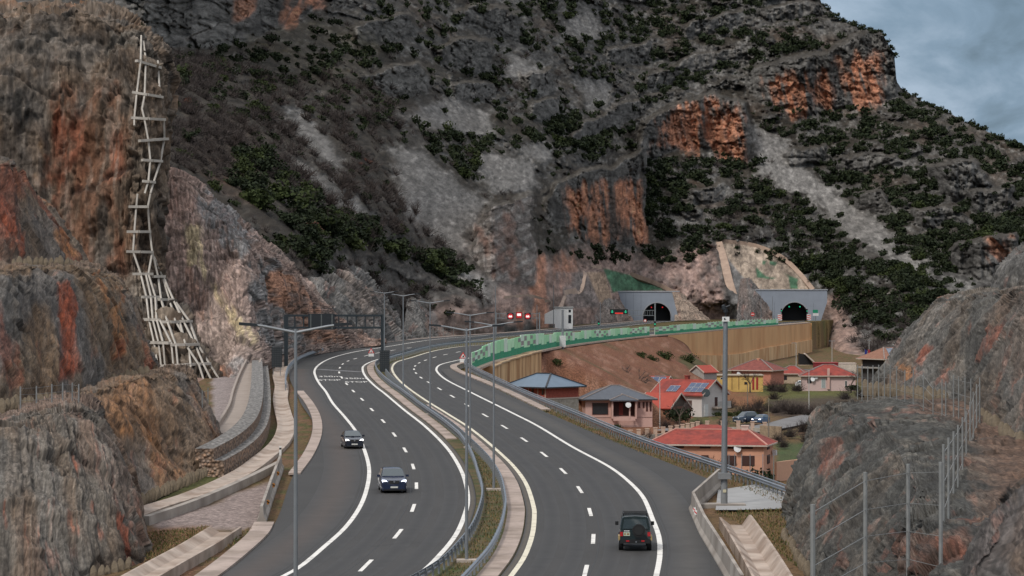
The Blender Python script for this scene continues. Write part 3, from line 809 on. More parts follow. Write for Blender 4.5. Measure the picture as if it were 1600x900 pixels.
ORANGE = [([(888, 296), (930, 288), (1003, 278), (1004, 376), (960, 382), (925, 380), (892, 356)], 1.0), ([(1028, 190), (1060, 172), (1120, 160), (1150, 175), (1160, 205), (1164, 250), (1118, 226), (1060, 232), (1030, 225)], .9),
          ([(1205, 132), (1230, 120), (1262, 112), (1266, 168), (1240, 182), (1212, 160)], .95), ([(1280, 105), (1298, 100), (1298, 160), (1282, 158)], .9), ([(1322, 98), (1368, 92), (1372, 156), (1335, 160), (1318, 130)], .9),
          ([(432, -5), (482, -20), (494, 8), (450, 42), (438, 30)], .95), ([(366, 0), (392, 0), (392, 28), (372, 30)], .7), ([(1540, 378), (1580, 365), (1580, 405), (1552, 410)], .7),
          ([(420, 425), (450, 432), (444, 470), (428, 462)], .9), ([(820, 405), (848, 400), (845, 460), (822, 465)], .75), ([(870, 400), (896, 395), (897, 440), (878, 450)], .6),
          ([(455, 470), (500, 490), (540, 535), (470, 530)], .6), ([(320, 560), (350, 570), (350, 605), (330, 600)], .7), ([(560, 500), (600, 490), (610, 530), (560, 530)], .5), ([(810, 490), (840, 470), (860, 500), (820, 508)], .6)]
for pl, a in ORANGE:
    m = poly_mask(MX, MY, pl, 9, warp * 1.3 + 22 * n_col + 10 * n_st) * a
    MC = blend(MC, m * sstep(-0.30, 0.22, n_st + 0.7 * n_col + 0.3 * n_fin + 0.06), np.array((0.78, 0.34, 0.20)))
    MC = blend(MC, m * sstep(.1, .4, n_st) * .5, (.40, .22, .14))
    MC = blend(MC, m * sstep(0.15, 0.45, -n_col + 0.6 * n_mid) * 0.55, (0.17, 0.11, 0.085))
NET = [([(312, 308), (368, 328), (392, 380), (386, 425), (332, 382), (318, 340)], .9), ([(378, 400), (425, 405), (432, 474), (390, 472)], .9), ([(398, 485), (470, 485), (470, 545), (420, 556), (396, 530)], .9),
       ([(540, 400), (600, 465), (660, 525), (600, 535), (560, 480)], .6), ([(640, 450), (680, 490), (690, 520), (650, 525)], .6), ([(1140, 395), (1175, 460), (1182, 500), (1150, 500), (1130, 420)], .8), ([(335, 590), (395, 560), (392, 640), (345, 650)], .85),
       ([(868, 425), (935, 425), (955, 480), (890, 480)], .5)]
for pl, a in NET: MC = blend(MC, poly_mask(MX, MY, pl, 3, warp * .6) * a, np.array((0.26, 0.25, 0.245)) * (1 + 0.25 * n_col[..., None]))
q = poly_mask(MX, MY, [(758, 322), (832, 308), (838, 400), (834, 446), (772, 442), (725, 385)], 4, warp)   # the quarried slabs with pale bedding
bed = np.sin((MY + 0.55 * MX + 6 * n_mid) / 3.1) * 0.5 + 0.5
MC = blend(MC, q * 0.9, np.array((0.36, 0.315, 0.29))); MC = blend(MC, q * sstep(0.5, 0.95, bed) * 0.7, (0.55, 0.51, 0.48)); MC = blend(MC, q * sstep(0.1, 0.4, n_col) * 0.6, (0.42, 0.22, 0.16))
ys = poly_mask(MX, MY, [(290, 345), (313, 352), (312, 400), (340, 440), (372, 492), (398, 528), (392, 548), (372, 530), (350, 495), (318, 440), (292, 412)], 2.5, warp * .7)
MC = blend(MC, ys * 0.9, (0.70, 0.54, 0.32))
# sprayed and planted aprons over the tunnel mouths
MC = blend(MC, poly_mask(MX, MY, [(1118, 377), (1182, 384), (1232, 414), (1268, 453), (1182, 456), (1150, 420)], 1.5), np.array((0.50, 0.40, 0.315)) * (1 + 0.3 * n_fin[..., None]))
MC = blend(MC, poly_mask(MX, MY, [(917, 425), (944, 425), (958, 470), (938, 475)], 2), (0.50, 0.36, 0.26))
for pl in ([(942, 419), (985, 430), (1040, 453), (958, 456)], [(1181, 417), (1196, 431), (1213, 434), (1206, 437), (1182, 434)], [(1192, 407), (1197, 408), (1196, 414), (1191, 413)], [(1203, 407), (1214, 410), (1211, 415), (1202, 413)], [(1222, 424), (1246, 436), (1247, 452), (1234, 452), (1232, 434)]):
    MC = blend(MC, poly_mask(MX, MY, pl, 1.5, 2 * n_fin) * 0.95, np.array((0.07, 0.185, 0.105)) * (1 + 0.4 * n_fin[..., None]))
MC *= np.clip(1 + 0.34 * n_fin + 0.22 * n_mid + 0.30 * n_xf, 0.35, 1.9)[..., None]
up_ = np.gradient(MD2, axis=0) / np.maximum(np.abs(np.gradient(MY, axis=0)), .4) / MD2 * 4680 / 1000 * 4.68    # how level the ground lies: soil colour there, darkened to offset the light from above
MC = blend(MC, sstep(.009, .026, up_) * (1 - .8 * sm) * sstep(430, 380, MY) * .75, np.array((.060, .050, .038)) * (1 + .4 * n_xf[..., None]))
ro = np.maximum(cm, crag); MC = blend(MC, ro * sstep(.10, .0, fe) * .5, dark * .7); MC = blend(MC, ro * sstep(.08, .0, fe2) * .35, dark)
MC = MC * (1 + ro * .22 * fc2)[..., None]
MC = np.clip(MC, 0.01, 0.8) * ROCK_GAIN
# fold the sheet over the skyline so that the hill has a far side
back_d = [40, 120, 260, 500]; back_z = [-3, -22, -70, -160]
P = np.stack([(MX - 800) / F * MD2, MD2, CZ - (MY - 450) / F * MD2], -1)
bk = [np.stack([P[-1, :, 0] * (P[-1, :, 1] + a) / P[-1, :, 1], P[-1, :, 1] + a, P[-1, :, 2] + b], -1) for a, b in zip(back_d, back_z)]
fr = P[:1].copy(); fr[..., 2] -= 8
PP = np.concatenate([fr, P, np.stack(bk)], 0); CC = np.concatenate([MC[:1], MC] + [MC[-1:]] * 4, 0)
rockm = ground_mat('mountain_rock', 0.55, 0.8, fine=0.40, suv=(1, 1, 1), streak=.15, cellv=.22)
SS = np.stack([PP[..., 0], PP[..., 2], PP[..., 1] * .12], -1)
mountain = tag(grid_mesh('mountain', PP, CC, [rockm], S=SS), kind='structure')


# ================================================================ rock cuts beside the road
def cr1(A, n):
    """Catmull-Rom along axis 0"""
    P = np.concatenate([2 * A[:1] - A[1:2], A, 2 * A[-1:] - A[-2:-1]], 0); m = len(A) - 1
    s = np.linspace(0, m, n); i = np.minimum(s.astype(int), m - 1); t = (s - i).reshape((-1,) + (1,) * (A.ndim - 1))
    a, b, c, d = P[i], P[i + 1], P[i + 2], P[i + 3]
    return 0.5 * (2 * b + (c - a) * t + (2 * a - 5 * b + 4 * c - d) * t * t + (3 * b - a - 3 * c + d) * t ** 3)


SURF = {}


def patch(name, rows, nu, nv, colour, amp=(.7, .4, .18), sizes=(9, 2.6, 0.7), mats=None, stretch=2.2, fade_foot=True, seed=0, groove=0.0, fine_amp=0.05, crack_amp=0.10, edge=None, block=0.30):
    A = np.array(rows, float)
    if edge is not None:        # two more rows hug the bench edge and keep it crisp
        A = np.concatenate([A[:edge], A[edge - 1:edge] * .14 + A[edge:edge + 1] * .86, A[edge:edge + 1], A[edge:edge + 1] * .84 + A[edge + 1:edge + 2] * .16, A[edge + 1:]], 0)
    G = cr1(A, nv); G = np.swapaxes(cr1(np.swapaxes(G, 0, 1), nu), 0, 1)
    px, py, d = G[..., 0], G[..., 1], G[..., 2]
    P = np.stack([(px - 800) / F * d, d, CZ - (py - 450) / F * d], -1)
    du = np.gradient(P, axis=1); dv = np.gradient(P, axis=0); n = np.cross(du, dv); n /= np.linalg.norm(n, axis=-1, keepdims=True) + 1e-9
    n *= -1 if n[nv // 2, nu // 3, 1] > 0 else 1
    x, y, z = P[..., 0], P[..., 1], P[..., 2]
    a = fbm(x / sizes[0], y / sizes[0], z / (sizes[0] * stretch), 3, seed + 1); b = fbm(x / sizes[1], y / sizes[1], z / (sizes[1] * stretch), 3, seed + 2); c = fbm(x / sizes[2], y / sizes[2], z / (sizes[2] * stretch), 3, seed + 3)
    U, V = np.meshgrid(np.linspace(0, nu, nu), np.linspace(0, nv, nv))
    g = vnoise(U / 5.0 + 2 * b, V / 70.0, 0 * U, seed + 4)
    k = 1.0
    if fade_foot: k = sstep(0, 0.06, V / nv)
    e = vnoise(U / 1.7, V / 9.0, 0 * U, seed + 6); cr = 1 - np.clip(np.abs(vnoise(x / (sizes[1] * 1.3) + .8 * c, y / (sizes[1] * 1.3), z / (sizes[1] * 5), seed + 8)) / .10, 0, 1)
    F1, E1 = facets(x / (sizes[1] * 1.1) + .4 * b, y / (sizes[1] * 1.1), z / (sizes[1] * 1.7), seed + 31); F2, E2 = facets(x / (sizes[1] * .42), y / (sizes[1] * .42), z / (sizes[1] * .6), seed + 37)
    P = P + n * (k * (block * (F1 + .45 * F2) + amp[0] * a + amp[1] * b + amp[2] * c + groove * g + fine_amp * e - crack_amp * cr))[..., None]
    C = colour(px, py, dict(F1=F1, E1=E1, F2=F2, E2=E2, cr=cr, e=e, a=a, b=b, c=c, g=g, U=U, V=V, nu=nu, nv=nv, x=x, y=y, z=z))
    su = np.r_[0, np.cumsum(np.linalg.norm(np.diff(P[nv // 2], axis=0), axis=1))]; sv = np.r_[0, np.cumsum(np.linalg.norm(np.diff(P[:, nu // 3], axis=0), axis=1))]
    S_ = np.zeros_like(P); S_[..., 0] = su[None]; S_[..., 1] = sv[:, None]; S_[..., 2] = seed
    o = grid_mesh(name, P, np.clip(C, 0.008, 0.8) * CUT_GAIN, mats, S=S_)
    tag(o, kind='structure')
    q = P.reshape(-1, 3); SURF[o.name] = np.stack([800 + q[:, 0] / q[:, 1] * F, 450 + (CZ - q[:, 2]) / q[:, 1] * F, q[:, 1]], -1)
    return o


def surf_d(o, px, py, r=4.0):
    """distance of the near side of a patch at a photo point"""
    S = SURF[o.name]; q = (S[:, 0] - px) ** 2 + (S[:, 1] - py) ** 2
    k = q < r * r
    return float(S[k, 2].min()) if k.any() else float(S[q.argmin(), 2])


def rock_colour(base, tints, streak=0.5, rusts=(), ledge=None, net=.25, rusty=.25):
    """colour of a netted cut: stains and grain that run down the face, rust patches, the dark wires of the net"""
    def f(px, py, n):
        U, V, z0 = n['U'], n['V'], 0 * px
        C = np.ones(px.shape + (3,)) * np.asarray(base)
        big = fbm(U / 40, V / 60, z0, 4, 71); mid = fbm(U / 11, V / 30, z0 + .3, 4, 73); fin = fbm(U / 3.2, V / 9, z0, 3, 75); st = fbm(U / 2.4 + 1.5 * big, V / 60, z0, 3, 77); gr = vnoise(U / 1.2, V / 1.4, z0, 79)
        for i, t in enumerate(tints):
            C = blend(C, sstep(0.02, 0.34, fbm(U / (22 + 9 * i), V / (45 + 10 * i), z0 + i, 5, 80 + 7 * i)) * t[3], t[:3])
        wv = 11 * big + 8 * mid + 5 * fin
        for pl, c, a in rusts:
            C = blend(C, poly_mask(px, py, pl, 5, wv * 1.6) * a * sstep(-.35, .2, mid + .7 * fin + .15), c)
        C = blend(C, sstep(.30, .5, mid + .6 * fin) * rusty, RU); C = blend(C, sstep(0.04, 0.42, st) * streak * .62, (0.075, 0.073, 0.068)); C = blend(C, sstep(0.14, 0.5, -st + .4 * fin) * streak * .42, (0.27, 0.24, 0.20))
        if ledge is not None:
            r0, col = ledge; C = blend(C, sstep(r0 - .03, r0 + .02, V / n['nv'] + 0.03 * mid) * 0.8, col)
        C = blend(C, sstep(.10, .0, n['E1']) * .45, (.04, .037, .034)); C = blend(C, sstep(.07, .0, n['E2']) * .3, (.05, .046, .042)); C = C * (1 + .14 * n['F1'] + .16 * n['F2'])[..., None]
        C = blend(C, (np.abs(np.sin(U * .62 + 2.0 * big)) < .2) * net, (.055, .056, .055)); C = blend(C, n['cr'] * .4, (.035, .032, .03))  # net wires, then cracks darkened as painted shade for their depth
        return C * np.clip(1 + 0.16 * mid + 0.22 * fin + 0.30 * gr, .25, 2.2)[..., None]
    return f


cutm = ground_mat('cut_rock', 6.5, 0.05, fine=0.40, suv=(1, .45, 1), streak=.26, cell=1.0, cellv=.25)
towm = ground_mat('cliff_rock', 1.2, 0.4, fine=0.45, suv=(1, .6, 1), streak=.25, cell=1.5, cellv=.25)
near_m = ground_mat('near_rock', 5.0, 0.03, fine=0.4, suv=(1, .4, 1), streak=.3)
spurm = ground_mat('spur_rock', 1.4, 0.35, fine=.42, suv=(1, .7, 1), streak=.25, cell=1.5, cellv=.3)
RU = (0.34, 0.085, 0.040); OR = (0.42, 0.19, 0.075); BR = (0.20, 0.125, 0.075); GY = (0.165, 0.155, 0.145)

L1 = patch('cut_slope', [
    [(-160, 1010, 148), (0, 975, 150), (100, 935, 155), (170, 908, 160), (226, 884, 166), (234, 872, 180), (205, 850, 205)],
    [(-160, 860, 155), (0, 850, 157), (80, 845, 159), (150, 840, 162), (214, 833, 167), (223, 828, 182), (195, 810, 208)],
    [(-160, 760, 162), (0, 752, 164), (80, 748, 166), (140, 745, 169), (190, 745, 173), (201, 742, 188), (175, 735, 212)],
    [(-160, 690, 168), (0, 682, 170), (70, 674, 172), (120, 670, 175), (160, 678, 180), (172, 682, 195), (150, 675, 216)],
    [(-160, 668, 174), (0, 658, 176), (60, 649, 178), (105, 642, 181), (138, 646, 187), (150, 652, 201), (135, 650, 221)],
    [(-160, 656, 186), (0, 646, 194), (60, 636, 198), (104, 630, 202), (134, 630, 208), (140, 631, 215), (135, 632, 226)],
    [(-160, 655, 215), (0, 640, 230), (60, 634, 235), (104, 628, 238), (134, 628, 240), (140, 629, 244), (135, 630, 250)]], 300, 200,
    rock_colour((0.168, 0.145, 0.122), [BR + (.4,), (0.22, 0.205, 0.185, .55), (.22, .125, .085, .4)], .6,
                [([(180, 805), (196, 800), (212, 850), (214, 885), (196, 880)], RU, .9), ([(0, 800), (8, 800), (10, 830), (0, 830)], RU, .8), ([(140, 790), (152, 820), (160, 850), (150, 845)], RU, .7), ([(95, 800), (110, 830), (120, 850), (108, 845)], RU, .5), ([(120, 695), (130, 720), (125, 725)], RU, .6)], ledge=(0.78, (0.22, 0.15, 0.115))),
    amp=(.7, .28, .08), mats=[cutm], groove=0.14, edge=4)
L2 = patch('cut_slope', [
    [(110, 860, 176), (200, 806, 193), (250, 778, 207), (300, 754, 221), (346, 732, 236), (354, 724, 250), (335, 705, 272)],
    [(110, 760, 188), (175, 735, 203), (230, 715, 216), (285, 700, 229), (335, 690, 242), (346, 686, 256), (322, 672, 278)],
    [(105, 680, 197), (158, 655, 210), (213, 640, 222), (270, 632, 235), (318, 642, 248), (330, 646, 262), (302, 640, 284)],
    [(100, 640, 205), (148, 612, 218), (203, 596, 230), (255, 585, 243), (294, 589, 255), (307, 595, 268), (287, 592, 289)],
    [(100, 622, 220), (148, 601, 232), (205, 585, 244), (250, 576, 256), (282, 579, 267), (294, 583, 278), (282, 582, 296)],
    [(100, 618, 245), (148, 598, 255), (205, 582, 262), (250, 573, 270), (282, 577, 280), (290, 580, 288), (282, 580, 300)]], 260, 170,
    rock_colour((0.245, 0.170, 0.115), [BR + (.6,), OR + (.45,), (0.17, 0.16, 0.15, .7)], .35,
                [([(318, 700), (345, 705), (350, 718), (330, 725)], RU, .8), ([(172, 625), (198, 640), (210, 690), (180, 680)], OR, .7), ([(225, 660), (240, 690), (232, 700)], OR, .6), ([(175, 615), (195, 650), (190, 670)], RU, .5)], ledge=(0.80, (0.21, 0.15, 0.11))),
    amp=(.65, .28, .08), mats=[cutm], seed=5, groove=0.14, edge=3)
L3 = patch('cut_slope', [
    [(-160, 664, 188), (0, 646, 203), (70, 634, 214), (130, 619, 226), (190, 602, 243), (238, 593, 256), (242, 586, 275), (216, 572, 300)],
    [(-160, 565, 196), (0, 553, 210), (70, 543, 222), (130, 531, 234), (185, 520, 250), (226, 548, 262), (230, 543, 280), (202, 532, 305)],
    [(-160, 474, 204), (0, 461, 218), (65, 453, 230), (125, 449, 242), (175, 455, 256), (209, 492, 268), (215, 492, 285), (192, 482, 310)],
    [(-160, 434, 210), (0, 423, 225), (60, 420, 237), (120, 421, 248), (160, 430, 262), (193, 452, 274), (199, 456, 290), (182, 447, 315)],
    [(-160, 426, 225), (0, 417, 240), (60, 414, 250), (120, 416, 260), (152, 422, 272), (178, 440, 283), (183, 444, 298), (172, 442, 318)],
    [(-160, 424, 260), (0, 415, 275), (60, 412, 282), (120, 414, 285), (150, 420, 290), (172, 438, 300), (176, 442, 310), (170, 441, 325)]], 260, 180,
    rock_colour((0.215, 0.155, 0.105), [BR + (.6,), (0.16, 0.155, 0.15, .8), (0.26, 0.16, 0.09, .5)], .5,
                [([(68, 432), (110, 440), (118, 480), (106, 520), (112, 580), (98, 590), (95, 520), (78, 460)], RU, .95), ([(148, 432), (170, 450), (196, 490), (200, 560), (180, 555), (168, 500)], OR, .9), ([(175, 530), (200, 530), (198, 562), (182, 560)], RU, .7), ([(108, 565), (130, 580), (122, 590)], RU, .7), ([(0, 500), (20, 520), (30, 600), (0, 600)], RU, .5), ([(225, 548), (244, 575), (240, 590), (228, 580)], RU, .8)], ledge=(0.80, (0.20, 0.145, 0.11))),
    amp=(.6, .28, .08), mats=[cutm], seed=9, groove=0.14, edge=3)
L4 = patch('cut_slope', [
    [(-160, 428, 225), (0, 421, 240), (60, 417, 252), (110, 418, 264), (140, 422, 276), (142, 420, 292), (122, 412, 310)],
    [(-160, 345, 232), (0, 340, 248), (40, 340, 258), (80, 350, 270), (107, 380, 280), (110, 380, 296), (96, 372, 315)],
    [(-160, 270, 240), (0, 258, 256), (20, 263, 266), (45, 287, 276), (63, 317, 285), (66, 320, 300), (56, 316, 320)],
    [(-160, 262, 258), (0, 252, 275), (15, 258, 282), (36, 281, 290), (52, 310, 296), (55, 313, 310), (49, 312, 330)]], 170, 130,
    rock_colour((0.20, 0.150, 0.112), [BR + (.5,), RU + (.55,), (0.17, 0.165, 0.16, .6)], .55, [([(0, 300), (8, 310), (40, 380), (20, 400), (0, 340)], RU, .8), ([(88, 365), (112, 385), (128, 405), (110, 400)], OR, .8), ([(62, 300), (72, 312), (70, 322)], OR, .7)]),
    amp=(0.8, 0.45, 0.16), mats=[cutm], seed=13, groove=0.18, edge=2)


def tower_colour(px, py, n):
    x, y, z = n['x'], n['y'], n['z']
    s1 = fbm(x / 3.2, y / 5, z / 26, 4, 91); s2 = fbm(x / 7, y / 7, z / 7, 5, 93); s3 = fbm(x / 1.2, y / 1.5, z / 3, 3, 95)
    C = np.ones(px.shape + (3,)) * np.array((0.20, 0.145, 0.105))
    C = blend(C, sstep(0, .4, s2) * .7, (0.215, 0.19, 0.165)); C = blend(C, sstep(.05, .35, s1) * .7, (0.26, 0.135, 0.075)); C = blend(C, sstep(.1, .4, -s1) * .65, (0.075, 0.070, 0.066))
    wv = 12 * s1 + 10 * s2
    for pl, c, a in [([(78, 150), (115, 140), (150, 120), (185, 130), (205, 200), (200, 300), (190, 420), (120, 400), (80, 340), (50, 280), (70, 200)], (0.22, 0.105, 0.062), .75),
                     ([(80, 180), (120, 185), (125, 260), (80, 300), (60, 270)], (0.30, 0.085, 0.045), .6), ([(165, 210), (190, 215), (195, 290), (165, 290)], (0.28, 0.10, 0.06), .55), ([(75, 300), (115, 300), (112, 360), (85, 370)], (0.30, 0.105, 0.065), .7),
                     ([(50, 230), (75, 220), (70, 290), (50, 280)], (0.26, 0.17, 0.095), .7), ([(190, 60), (205, 60), (200, 160), (192, 160)], (0.08, 0.075, 0.07), .7), ([(0, 40), (110, 40), (70, 150), (50, 260), (0, 260)], (0.105, 0.098, 0.09), .7),
                     ([(208, 60), (260, 100), (262, 260), (225, 330), (210, 330)], (0.19, 0.155, 0.12), .7), ([(175, 50), (235, 60), (240, 90), (160, 80)], (0.2, 0.18, 0.15), .6),
                     ([(205, 420), (345, 600), (350, 640), (230, 620), (205, 500)], (0.25, 0.205, 0.16), .85), ([(225, 540), (245, 560), (245, 575), (230, 570)], RU, .8), ([(130, 380), (190, 380), (200, 430), (150, 430)], (0.22, 0.10, 0.06), .6)]:
        C = blend(C, poly_mask(px, py, pl, 9, wv * 1.6 + 14 * s3) * a * sstep(-.35, .3, s1 + .6 * s3 + .15), c)
    C = blend(C, sstep(.32, .5, s2 + .5 * s3) * .8, (0.03, 0.028, 0.026)); C = blend(C, n['cr'] * .7, (.03, .027, .025)); s4 = fbm(x / .8, y / 1.5, z / 9, 3, 97); C = blend(C, sstep(.1, .4, s4) * .45, (.24, .20, .165))  # crack lines carry painted shade, as if seen deep into the rock
    return C * np.clip(1 + .35 * s3 + .3 * s4 + .2 * vnoise(n['U'] / 1.3, n['V'] / 1.5, 0 * px, 98), .4, 1.9)[..., None]


TOWER = patch('cliff', [
    [(-160, 660, 398), (0, 660, 402), (100, 660, 406), (200, 660, 406), (250, 660, 402), (330, 655, 392), (365, 650, 402), (352, 640, 470)],
    [(-160, 540, 406), (0, 540, 410), (100, 540, 413), (200, 540, 412), (235, 540, 410), (288, 540, 408), (306, 540, 424), (288, 540, 482)],
    [(-160, 430, 415), (0, 430, 418), (100, 430, 420), (190, 430, 420), (215, 430, 420), (242, 430, 424), (250, 430, 444), (232, 430, 500)],
    [(-160, 280, 422), (0, 280, 424), (100, 280, 425), (190, 280, 424), (220, 280, 424), (246, 280, 429), (254, 280, 448), (236, 280, 505)],
    [(-160, 150, 427), (0, 150, 428), (100, 150, 429), (190, 150, 428), (225, 150, 428), (254, 150, 434), (260, 150, 452), (241, 150, 510)],
    [(-160, 55, 435), (0, 60, 436), (100, 52, 436), (180, 52, 435), (215, 68, 434), (248, 100, 440), (253, 105, 456), (240, 105, 515)],
    [(-160, 36, 437.5), (0, 40, 438), (100, 33, 438), (178, 32, 437.5), (214, 48, 437), (247, 80, 443), (251, 88, 459), (238, 95, 517)],
    [(-160, 30, 443), (0, 33, 444), (100, 27, 444), (174, 28, 443), (209, 44, 444), (240, 75, 449), (245, 84, 464), (234, 92, 520)],
    [(-160, 10, 480), (0, 15, 480), (100, 13, 480), (165, 18, 480), (200, 36, 480), (225, 66, 480), (231, 76, 490), (228, 82, 530)]], 300, 420, tower_colour,
    amp=(2.4, 1.7, 0.7), sizes=(11, 3.6, 1.0), stretch=2.8, mats=[towm], seed=17, fine_amp=.2, crack_amp=.8, block=.9)

R1 = patch('cut_slope', [
    [(1345, 745, 255), (1290, 768, 240), (1234, 800, 205), (1220, 840, 184), (1238, 880, 171), (1266, 912, 157), (1330, 992, 135), (1420, 1130, 104), (1560, 1420, 74)],
    [(1345, 690, 256), (1285, 705, 242), (1248, 722, 216), (1238, 764, 194), (1268, 802, 176), (1298, 842, 158), (1350, 915, 136), (1420, 1040, 107), (1560, 1300, 76)],
    [(1352, 650, 258), (1300, 655, 246), (1268, 662, 228), (1270, 694, 206), (1306, 724, 187), (1342, 768, 165), (1388, 835, 140), (1438, 940, 109), (1560, 1190, 78)],
    [(1366, 634, 260), (1325, 632, 246), (1298, 634, 233), (1318, 643, 221), (1372, 668, 195), (1412, 703, 171), (1428, 770, 141), (1424, 880, 105), (1500, 1085, 80)],
    [(1400, 624, 264), (1375, 624, 252), (1385, 628, 240), (1420, 640, 221), (1470, 664, 194), (1500, 703, 166), (1510, 780, 128), (1500, 890, 96), (1580, 1085, 78)],
    [(1450, 614, 268), (1450, 615, 256), (1470, 622, 244), (1525, 645, 215), (1580, 676, 186), (1620, 712, 161), (1650, 800, 120), (1660, 900, 94), (1750, 1085, 76)],
    [(1500, 608, 276), (1520, 610, 268), (1565, 616, 255), (1640, 634, 230), (1700, 654, 206), (1760, 700, 170), (1820, 780, 128), (1820, 900, 94), (1950, 1085, 76)]], 360, 250,
    rock_colour((0.095, 0.093, 0.085), [(.17, .12, .08, .35), (0.15, 0.145, 0.132, .6), (.062, .062, .058, .5)], .7,
                [([(1300, 690), (1318, 700), (1290, 745), (1280, 735)], RU, .3), ([(1335, 690), (1350, 700), (1340, 715)], RU, .3), ([(1400, 840), (1560, 820), (1540, 900), (1400, 900)], (0.20, 0.075, 0.042), .5), ([(1310, 790), (1320, 800), (1300, 860), (1290, 850)], RU, .3), ([(1500, 660), (1640, 680), (1640, 830), (1540, 840)], (0.17, 0.115, 0.085), .7)], ledge=(0.80, (0.17, 0.105, 0.075))),
    amp=(.75, .3, .09), mats=[cutm], seed=23, groove=0.14, edge=3)
R2 = patch('cut_slope', [
    [(1388, 603, 300), (1344, 615, 266), (1400, 618, 256), (1480, 631, 237), (1535, 658, 206), (1605, 708, 166), (1760, 830, 118)],
    [(1412, 545, 305), (1393, 565, 272), (1430, 567, 262), (1500, 572, 246), (1550, 592, 218), (1620, 622, 180), (1760, 700, 128)],
    [(1450, 500, 310), (1419, 520, 276), (1455, 513, 268), (1515, 508, 252), (1570, 512, 228), (1635, 522, 190), (1760, 570, 138)],
    [(1490, 475, 315), (1463, 473, 282), (1490, 468, 274), (1540, 462, 260), (1590, 457, 238), (1650, 454, 202), (1760, 470, 150)],
    [(1500, 468, 330), (1490, 466, 302), (1520, 460, 292), (1560, 455, 280), (1610, 449, 258), (1670, 442, 222), (1770, 446, 168)],
    [(1500, 467, 345), (1500, 464, 325), (1530, 458, 315), (1570, 453, 300), (1620, 447, 280), (1680, 440, 245), (1780, 440, 190)]], 260, 200,
    rock_colour((0.118, 0.112, 0.102), [BR + (.35,), (0.19, 0.18, 0.165, .6), (.24, .13, .075, .3)], .6, [([(1440, 530), (1455, 540), (1440, 570), (1428, 560)], RU, .7), ([(1540, 510), (1560, 515), (1530, 570), (1520, 560)], RU, .5), ([(1405, 570), (1425, 575), (1418, 590)], OR, .8), ([(1470, 580), (1490, 570), (1475, 605), (1462, 605)], RU, .5)], ledge=(0.82, (0.2, 0.17, 0.14))),
    amp=(.6, .28, .08), mats=[cutm], seed=29, groove=0.14, edge=3)
R3 = patch('cut_slope', [
    [(1562, 456, 320), (1546, 462, 292), (1600, 458, 277), (1680, 452, 242), (1780, 446, 190)],
    [(1576, 420, 322), (1562, 413, 294), (1610, 411, 280), (1690, 402, 246), (1780, 392, 196)],
    [(1600, 394, 326), (1588, 390, 300), (1620, 386, 288), (1700, 374, 255), (1790, 362, 205)],
    [(1606, 389, 345), (1600, 386, 320), (1630, 380, 308), (1710, 367, 275), (1800, 352, 225)]], 110, 90, rock_colour((0.155, 0.148, 0.138), [BR + (.3,), (0.21, 0.2, 0.19, .7)], .55, []), amp=(.7, .4, .16), mats=[cutm], seed=31, groove=0.2, edge=2)
R4 = patch('boulder_slope', [
    [(1520, 960, 66), (1478, 985, 46), (1530, 1000, 44), (1640, 1020, 41), (1800, 1040, 38)], [(1545, 850, 66), (1522, 862, 49), (1560, 862, 47), (1650, 860, 44), (1800, 860, 41)],
    [(1595, 785, 66), (1572, 790, 53), (1604, 760, 51), (1665, 735, 49), (1800, 690, 46)], [(1598, 780, 80), (1590, 778, 62), (1615, 750, 60), (1672, 726, 58), (1800, 680, 54)]], 110, 100,
    rock_colour((0.105, 0.095, 0.09), [BR + (.5,), (0.17, 0.14, 0.13, .6)], .4, []), amp=(0.5, 0.2, 0.05), sizes=(4, 1.2, .4), mats=[near_m], seed=37, fine_amp=.006, crack_amp=.03, block=.08)

